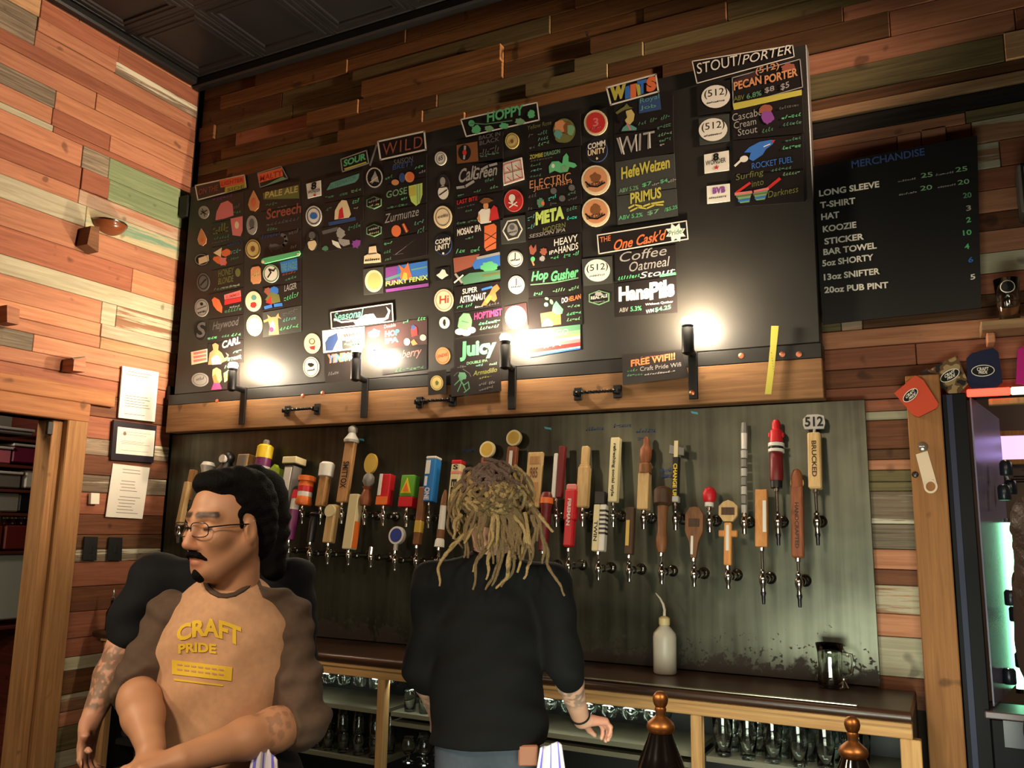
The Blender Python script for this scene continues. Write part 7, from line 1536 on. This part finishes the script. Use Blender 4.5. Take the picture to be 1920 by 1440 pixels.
hand(b, wa, PD(160, 1412, d1-.24)-wa, rr_*.75+tt*.35, tt*.75+rr_*-.1, (.30, .42, .5, .55), 1.02, .35)
hand(b, wb2, V3(0, 0, -1), -rr_, tt, (.3, .3, .35, .4))
body_legs(b, pel2, tF2, tS2)
bs2 = np.array(lin((206, 150, 120)))
def c2(P):
    C = np.tile(bs2, (len(P), 1))*(vnoise(P, 50, 5)*.04+1)[:, None]
    dd, t = segd(P, ea, wa); n = vnoise(P, 130, 6)+.6*vnoise(P, 260, 7)
    w = np.clip((n+.75)/.5, 0, 1)*sm(.05, .14, t)*(1-sm(.86, .93, t))*(dd < .06)*.72
    return np.clip(C*(1-w[:, None])+np.array(lin((92, 84, 66)))*w[:, None], 0, 1)
bo2 = b.mesh('person_body', M_skin, p2, c2)
s = SDF(.0075); s.ell(t2, (.185, .125, .23), R2, .05).ell(t2-V3(0, 0, .2), (.17, .125, .2), R2, .06).cone(nb2-V3(0, 0, .03), sa, .055, .066, .03).cone(nb2-V3(0, 0, .03), sb, .055, .066, .03)
he = sa+(ea-sa)*.72
s.cone(sa, he, .075, .073, .03).cone(sb, sb+(eb-sb)*.7, .07, .068, .03); s.fold = folds(.014, (26, 38, 50, 64), 31)
s.cut(V3(pel2[0], pel2[1], .94), (0, 0, -1))
s2 = s.mesh('t_shirt', fabric('tee_black', (26, 27, 30)), bo2)
h_ = SDF(.006); R2h = np.stack([F2, S2, U2], 1)
h_.ell(q2(-.035, 0, .045), (.10, .092, .092), R2h, .02).ell(q2(-.07, 0, -.06), (.05, .085, .13), R2h, .04).cone(q2(-.06, .06, -.02), q2(-.05, .075, -.17), .04, .035, .03).cone(q2(-.06, -.06, -.02), q2(-.05, -.075, -.17), .04, .035, .03)
h_.ell(q2(.11, 0, .0), (.08, .085, .09), R2h, .01, True); h_.fold = folds(.005, (120, 150, 170), 9)
h_.mesh('hair', M_hairk, bo2)
legs(bo2, pel2, tF2, tS2, M_dark, M_shoe)

# ------------------------------------------------ person with dreadlocks, seen from behind
d3 = 2.72
C3 = PD(924, 950, d3); F3, S3, U3 = facing(C3, 172, -14)
t3 = PD(918, 1185, d3+.03); tF3, tS3, _ = facing(t3, 176); R3 = np.stack([tS3, tF3, ZUP], 1)
nb3 = PD(924, 1036, d3+.02); sL = PD(812, 1096, d3); sR = PD(1036, 1096, d3)
eL = PD(792, 1250, d3+.04); wL = PD(822, 1345, d3+.20)
eR = PD(1058, 1245, d3-.02); wR = PD(1090, 1350, d3+.12)
pel3 = V3(t3[0], t3[1], 1.0)
p3 = thing('person', V3(pel3[0], pel3[1], 0), 'person with long blond dreadlocks in black shirt and jeans seen from behind', 'person')
b = SDF(.005, .85, .03)
q3 = head_sdf(b, C3, F3, S3, U3)
b.cone(q3(-.03, 0, -.06), nb3, .054, .058, .03).ell(t3, (.14, .09, .2), R3, .04).cone(t3-V3(0, 0, .1), pel3, .09, .085, .05).cone(nb3-V3(0, 0, .05), sL, .04, .04, .03).cone(nb3-V3(0, 0, .05), sR, .04, .04, .03)
b.chain([sL, eL], [.03, .03], .02).chain([eL, eL*.7+wL*.3, wL], [.034, .042, .027], .02)
b.chain([sR, eR], [.03, .03], .02).chain([eR, eR*.7+wR*.3, wR], [.035, .043, .028], .02)
tt, rr_ = view_frame(wR)
hand(b, wR, PD(1130, 1352, d3+.16)-wR, -ZUP*.8+rr_*.2, tt*-.5+ZUP*.5, (.75, .8, .8, .85), .98, .6)
hand(b, wL, -tt*.7-ZUP*.5, -rr_*-.3-ZUP, rr_, (.5, .5, .5, .5), .98)
body_legs(b, pel3, tF3, tS3, .08)
bs3 = np.array(lin((206, 158, 132)))
def c3(P):
    C = np.tile(bs3, (len(P), 1))*(vnoise(P, 50, 5)*.04+1)[:, None]
    n = vnoise(P, 105, 16)+.5*vnoise(P, 210, 17)
    dd, t = segd(P, eR, wR); w = np.clip((n+.35)/.5, 0, 1)*sm(.08, .2, t)*(1-sm(.55, .7, t))*(dd < .06)*.65
    dd, t = segd(P, eL, wL); w += np.clip((n-.1)/.5, 0, 1)*sm(.1, .2, t)*(1-sm(.6, .7, t))*(dd < .06)*.5
    dd, t = segd(P, wR, PD(1130, 1352, d3+.16)); w2 = (t > .25)*(dd < .06)*.35
    C = C*(1-w[:, None])+np.array(lin((86, 92, 88)))*w[:, None]
    return np.clip(C*(1-w2[:, None])+np.array(lin((204, 112, 92)))*w2[:, None], 0, 1)
bo3 = b.mesh('person_body', M_skin, p3, c3)
ub = wR+(eR-wR)*.08; a_, b_2, _ = basis(wR-eR)
MB().tube([ub+a_*.031*math.cos(t)+b_2*.031*math.sin(t) for t in [2*math.pi*k/20 for k in range(21)]], .004, 6, False).build('bracelet', mat('bracelet_black', (20, 16, 18), .5), bo3, True)
s = SDF(.0075); s.ell(t3+V3(0, 0, .02), (.180, .120, .22), R3, .06).ell(t3-V3(0, 0, .22), (.182, .130, .36), R3, .06).ell(t3-V3(0, 0, .36), (.180, .135, .2), R3, .06).cone(nb3-V3(0, 0, .03), t3+V3(0, 0, .1), .062, .11, .06)
s.cone(nb3-V3(0, 0, .035), sL, .052, .058, .04).cone(nb3-V3(0, 0, .035), sR, .052, .058, .04)
for a, e_, w_ in ((sL, eL, wL), (sR, eR, wR)):
    s.chain([a, e_], [.061, .060], .03); s.cone(e_, e_+(w_-e_)*.14, .060, .056, .02)
s.fold = folds(.016, (20, 31, 42, 55, 70), 41); s.cut(V3(t3[0], t3[1], PD(915, 1400, d3-.1)[2]), (0, 0, -1)); 
s3 = s.mesh('shirt', fabric('shirt_black', (12, 12, 12)), bo3)
drape(s3, [arch('WAX', 884, 1034, 906, 1034, 0, 7, 7, .0)], mat('print_rust', (84, 50, 36), .8), 'lettering')
legs(bo3, pel3, tF3, tS3, M_denim, M_shoe, .08, .86)
pk = thing('leather_wallet', PD(988, 1420, d3-.13), 'brown leather wallet in the jeans back pocket of the dreadlocked person', 'wallet')
MB().box(PD(990, 1416, d3-.135), (.06, .016, .06), np.stack([tS3, tF3, ZUP], 1), .004).build('wallet_leather', mat('leather', (136, 84, 58), .6), pk)
# dreadlocks
M_dr = [mat('dread_blond', (150, 126, 82), .85, bump=1., nscale=260, noise=.25), mat('dread_brown', (108, 88, 58), .85, bump=1., nscale=260, noise=.25), mat('dread_mauve', (100, 82, 72), .85, bump=1., nscale=260, noise=.25)]
sc_ = SDF(.0055); R3h = np.stack([F3, S3, U3], 1)
sc_.ell(q3(-.01, 0, .02), (.100, .084, .100), R3h, .03).ell(PD(918, 935, d3-.07), (.085, .085, .08), None, .04).ell(PD(930, 893, d3-.02), (.075, .075, .042), None, .04)
sc_.ell(q3(.12, 0, -.02), (.085, .09, .11), R3h, .01, True); sc_.fold = folds(.009, (110, 140, 160, 90), 13)
hb_ = sc_.mesh('matted_hair', M_dr[1], bo3)
def crop(pts): return [(740+a/2.4, 840+b/2.4) for a, b in pts]
def bez(pts, n=14):
    P = [np.asarray(p, float) for p in pts]; out = []
    P = [2*P[0]-P[1]]+P+[2*P[-1]-P[-2]]
    for i in range(1, len(P)-2):
        for k in range(n):
            t = k/n; a, b_, c_, d_ = P[i-1:i+3]
            out.append(.5*((2*b_)+(-a+c_)*t+(2*a-5*b_+4*c_-d_)*t*t+(-a+3*b_-3*c_+d_)*t**3))
    out.append(P[-2]); return out
rr2 = random.Random(12)
def dread(pts, r0=.0072, r1=.003, m=0):
    B_ = bez(pts, 7); n = len(B_); w1, w2 = rr2.uniform(0, 6), rr2.uniform(0, 6); am = rr2.uniform(.0015, .0055)
    B_ = [p_+am*min(1, k/4)*(RT*math.sin(k*.48+w1)+ZUP*.4*math.sin(k*.7+w2)) for k, p_ in enumerate(B_)]; rs = [(r0+(r1-r0)*(k/n)**1.6)*(1+.16*math.sin(k*1.9+rr2.uniform(0, 6))) for k in range(n)]
    MB().tube(B_, rs, 7).build('dreadlock', M_dr[m], bo3, True)
dk = d3-.165
main = [[(330, 380), (300, 405), (225, 480), (200, 550), (198, 620)], [(490, 330), (440, 420), (400, 465), (365, 540), (352, 640)], [(470, 300), (445, 440), (420, 520), (412, 590)], [(500, 330), (480, 430), (468, 500), (450, 570), (408, 640)],
        [(525, 360), (520, 450), (512, 540), (490, 600), (455, 632)], [(545, 350), (532, 450), (515, 520), (508, 560)], [(585, 290), (605, 400), (608, 500), (598, 550), (578, 592)], [(620, 270), (665, 370), (680, 460), (695, 530), (735, 610), (772, 662)],
        [(610, 250), (655, 310), (715, 377)], [(570, 310), (560, 410), (545, 480)], [(330, 330), (300, 400), (250, 448)], [(480, 290), (490, 400), (475, 500), (440, 590)], [(560, 280), (585, 380), (575, 470), (550, 560)], [(510, 300), (535, 420), (540, 500), (520, 570), (480, 625)],
        [(440, 320), (430, 420), (390, 470), (352, 560)], [(640, 300), (665, 400), (672, 470), (665, 520)], [(380, 330), (345, 370), (315, 430)], [(455, 300), (470, 380), (480, 470), (470, 560), (430, 620)], [(530, 270), (560, 340), (600, 420), (605, 470)], [(600, 240), (640, 290), (650, 350), (640, 420)], [(300, 300), (270, 350), (262, 410)], [(620, 300), (630, 380), (625, 450), (600, 520)]]
for i, st_ in enumerate(main):
    px = crop(st_); n = len(px)
    dread([PD(a, b_, dk+.03*math.sin(k/n*3.1+.3)+rr2.uniform(-.012, .012)+(.035 if k == 0 else 0)) for k, (a, b_) in enumerate(px)], rr2.uniform(.006, .009), .0028, i % 2)
# strands wound over the crown and bun
c0 = np.array([925., 925.])
for i in range(85):
    a0 = rr2.uniform(0, 6.28); sp = rr2.uniform(.7, 1.9)*rr2.choice([-1, 1]); r0_ = rr2.uniform(.08, .95); pts = []
    for k in range(5):
        a = a0+sp*k/4; rad = min(1.06, r0_+.12*math.sin(k*1.3+i)); x = c0[0]+80*rad*math.cos(a)*.92; y = c0[1]+66*rad*math.sin(a)
        dep = d3-.185+.13*rad*rad+rr2.uniform(-.012, .008)
        pts.append(PD(x, y, dep))
    dread(pts, rr2.uniform(.006, .0085), .005, 2 if pts[2][2] > PD(925, 915, d3)[2] else rr2.choice([0, 1]))
for i in range(20):   # shorter locks falling over the collar
    x = rr2.uniform(872, 985); sd = (x-925)/60
    dread([PD(925+(x-925)*.6, rr2.uniform(930, 960), d3-.14), PD(x, rr2.uniform(970, 990), d3-.15+.02*abs(sd)), PD(x+sd*rr2.uniform(2, 14), rr2.uniform(1000, 1016), d3-.155+.02*abs(sd)), PD(x+sd*rr2.uniform(4, 22)+rr2.uniform(-8, 8), rr2.uniform(1022, 1058), d3-.165)], rr2.uniform(.005, .008), .003, rr2.choice([0, 1, 1]))
for i in range(22):   # loose loops framing the sides
    sd = rr2.choice([-1, 1]); x = 925+sd*rr2.uniform(55, 78); y = rr2.uniform(900, 950)
    dread([PD(925+sd*40, y-30, d3-.1), PD(x, y, d3-.08), PD(x+sd*rr2.uniform(0, 10), y+rr2.uniform(30, 50), d3-.07), PD(x-sd*rr2.uniform(0, 18), y+rr2.uniform(60, 95), d3-.1)], .006, .003, rr2.choice([0, 1]))

# ------------------------------------------------ dark-haired guest at the cooler
d4 = 2.75
C4 = PD(1985, 995, d4); F4, S4, U4 = facing(C4, -120, 0)
t4 = PD(2010, 1240, d4+.02); tF4, tS4, _ = facing(t4, -120); R4 = np.stack([tS4, tF4, ZUP], 1)
nb4 = PD(1990, 1072, d4); pel4 = V3(t4[0], t4[1], .95)
p4_ = thing('person', V3(pel4[0], pel4[1], 0), 'person with long dark brown hair standing at the drinks cooler', 'person')
b = SDF(.008, 1.0, .03); q4 = head_sdf(b, C4, F4, S4, U4, .95)
b.cone(q4(-.03, 0, -.06), nb4, .05, .055, .03).ell(t4, (.14, .09, .2), R4, .04).cone(t4-V3(0, 0, .1), pel4, .11, .12, .05)
for e in (-1, 1):
    sh_ = nb4+tS4*e*.17-V3(0, 0, .05); el_ = sh_+tS4*e*.03-V3(0, 0, .27); wr_ = el_+tF4*.14-V3(0, 0, .18)
    b.cone(nb4, sh_, .05, .048, .03).chain([sh_, el_, wr_], [.046, .038, .025], .02); hand(b, wr_, tF4*.4-ZUP, tF4, tS4*e*-1, (.4, .4, .45, .5), .95)
body_legs(b, pel4, tF4, tS4)
bo4 = b.mesh('person_body', M_skin, p4_, lambda P: np.tile(np.array(lin((190, 140, 112))), (len(P), 1)))
s = SDF(.01); s.ell(t4, (.18, .12, .22), R4, .05).ell(t4-V3(0, 0, .2), (.165, .12, .2), R4, .06)
for e in (-1, 1):
    sh_ = nb4+tS4*e*.17-V3(0, 0, .05); el_ = sh_+tS4*e*.03-V3(0, 0, .27); s.cone(nb4-V3(0, 0, .03), sh_, .05, .062, .03).cone(sh_, el_, .062, .055, .03)
s.fold = folds(.006, (26, 34, 44), 51); s.cut(V3(0, 0, .93), (0, 0, -1)); s.cut(nb4+V3(0, 0, .01), ZUP); s.mesh('top', fabric('top_brown', (44, 30, 26)), bo4)
h_ = SDF(.008); R4h = np.stack([F4, S4, U4], 1)
h_.ell(q4(-.03, 0, .03), (.11, .092, .105), R4h, .03).ell(q4(-.07, 0, -.11), (.06, .095, .19), R4h, .05).chain([q4(-.05, .06, 0), q4(-.05, .08, -.2), q4(-.05, .07, -.34)], [.045, .05, .03], .04).chain([q4(-.05, -.06, 0), q4(-.05, -.08, -.2), q4(-.05, -.07, -.34)], [.045, .05, .03], .04)
h_.ell(q4(.11, 0, -.01), (.075, .085, .1), R4h, .01, True); h_.fold = folds(.004, (90, 120, 140), 19)
h_.mesh('hair', mat('hair_brown', (46, 30, 24), .45, bump=1., nscale=120), bo4)
legs(bo4, pel4, tF4, tS4, M_dark, M_shoe)

# ------------------------------------------------ bar towels
def towel(label, px0, px1, py0, d, seed, grp):
    r = np.random.RandomState(seed); nx, nz = 18, 22; A = PD(px0, py0, d); Bq = PD(px1, py0, d); t, rr = view_frame(A); w = np.linalg.norm(Bq-A); L = .30
    vs = []; ph = r.uniform(0, 6, 3)
    for j in range(nz+1):
        v = j/nz
        for i in range(nx+1):
            u = i/nx; sp = .62+.38*min(1, v*2.2)
            x = (u-.5)*w*sp; z = -L*v-.02*(2*u-1)**2*(1-v)+.012*math.sin(4*u+ph[0]); o = .014*math.sin(u*9+ph[1]+v*2)*(.4+v)+.004*math.sin(u*19+ph[2])
            vs.append((A+Bq)/2+rr*x+t*o+V3(0, 0, z))
    fs = [(j*(nx+1)+i, j*(nx+1)+i+1, (j+1)*(nx+1)+i+1, (j+1)*(nx+1)+i) for j in range(nz) for i in range(nx)]
    mb = MB(); n0 = len(vs); vs2 = [p-t*.004 for p in vs]
    edge = [i for i in range(nx+1)]
    mb.use(mat('towel_white', (214, 208, 214), .9)); mb.add(vs, fs)
    o = thing('bar_towel', (A+Bq)/2-V3(0, 0, L), label, 'towel', grp)
    bo_ = mb.build('cloth', None, o, 'all'); bo_.data.materials.append(mat('towel_blue', (112, 104, 206), .9))
    for k, p in enumerate(bo_.data.polygons):
        i = k % nx
        if i in (2, 3, 8, 14, 15): p.material_index = 1
    md = bo_.modifiers.new('thickness', 'SOLIDIFY'); md.thickness = .004
    return o
towel('white and blue bar towel hanging from the jeans of the dreadlocked person', 1000, 1066, 1388, d3-.17, 3, 'bar towels')
towel('white and blue bar towel tucked under the folded arm of the glasses man', 462, 532, 1398, d0-.17, 5, 'bar towels')
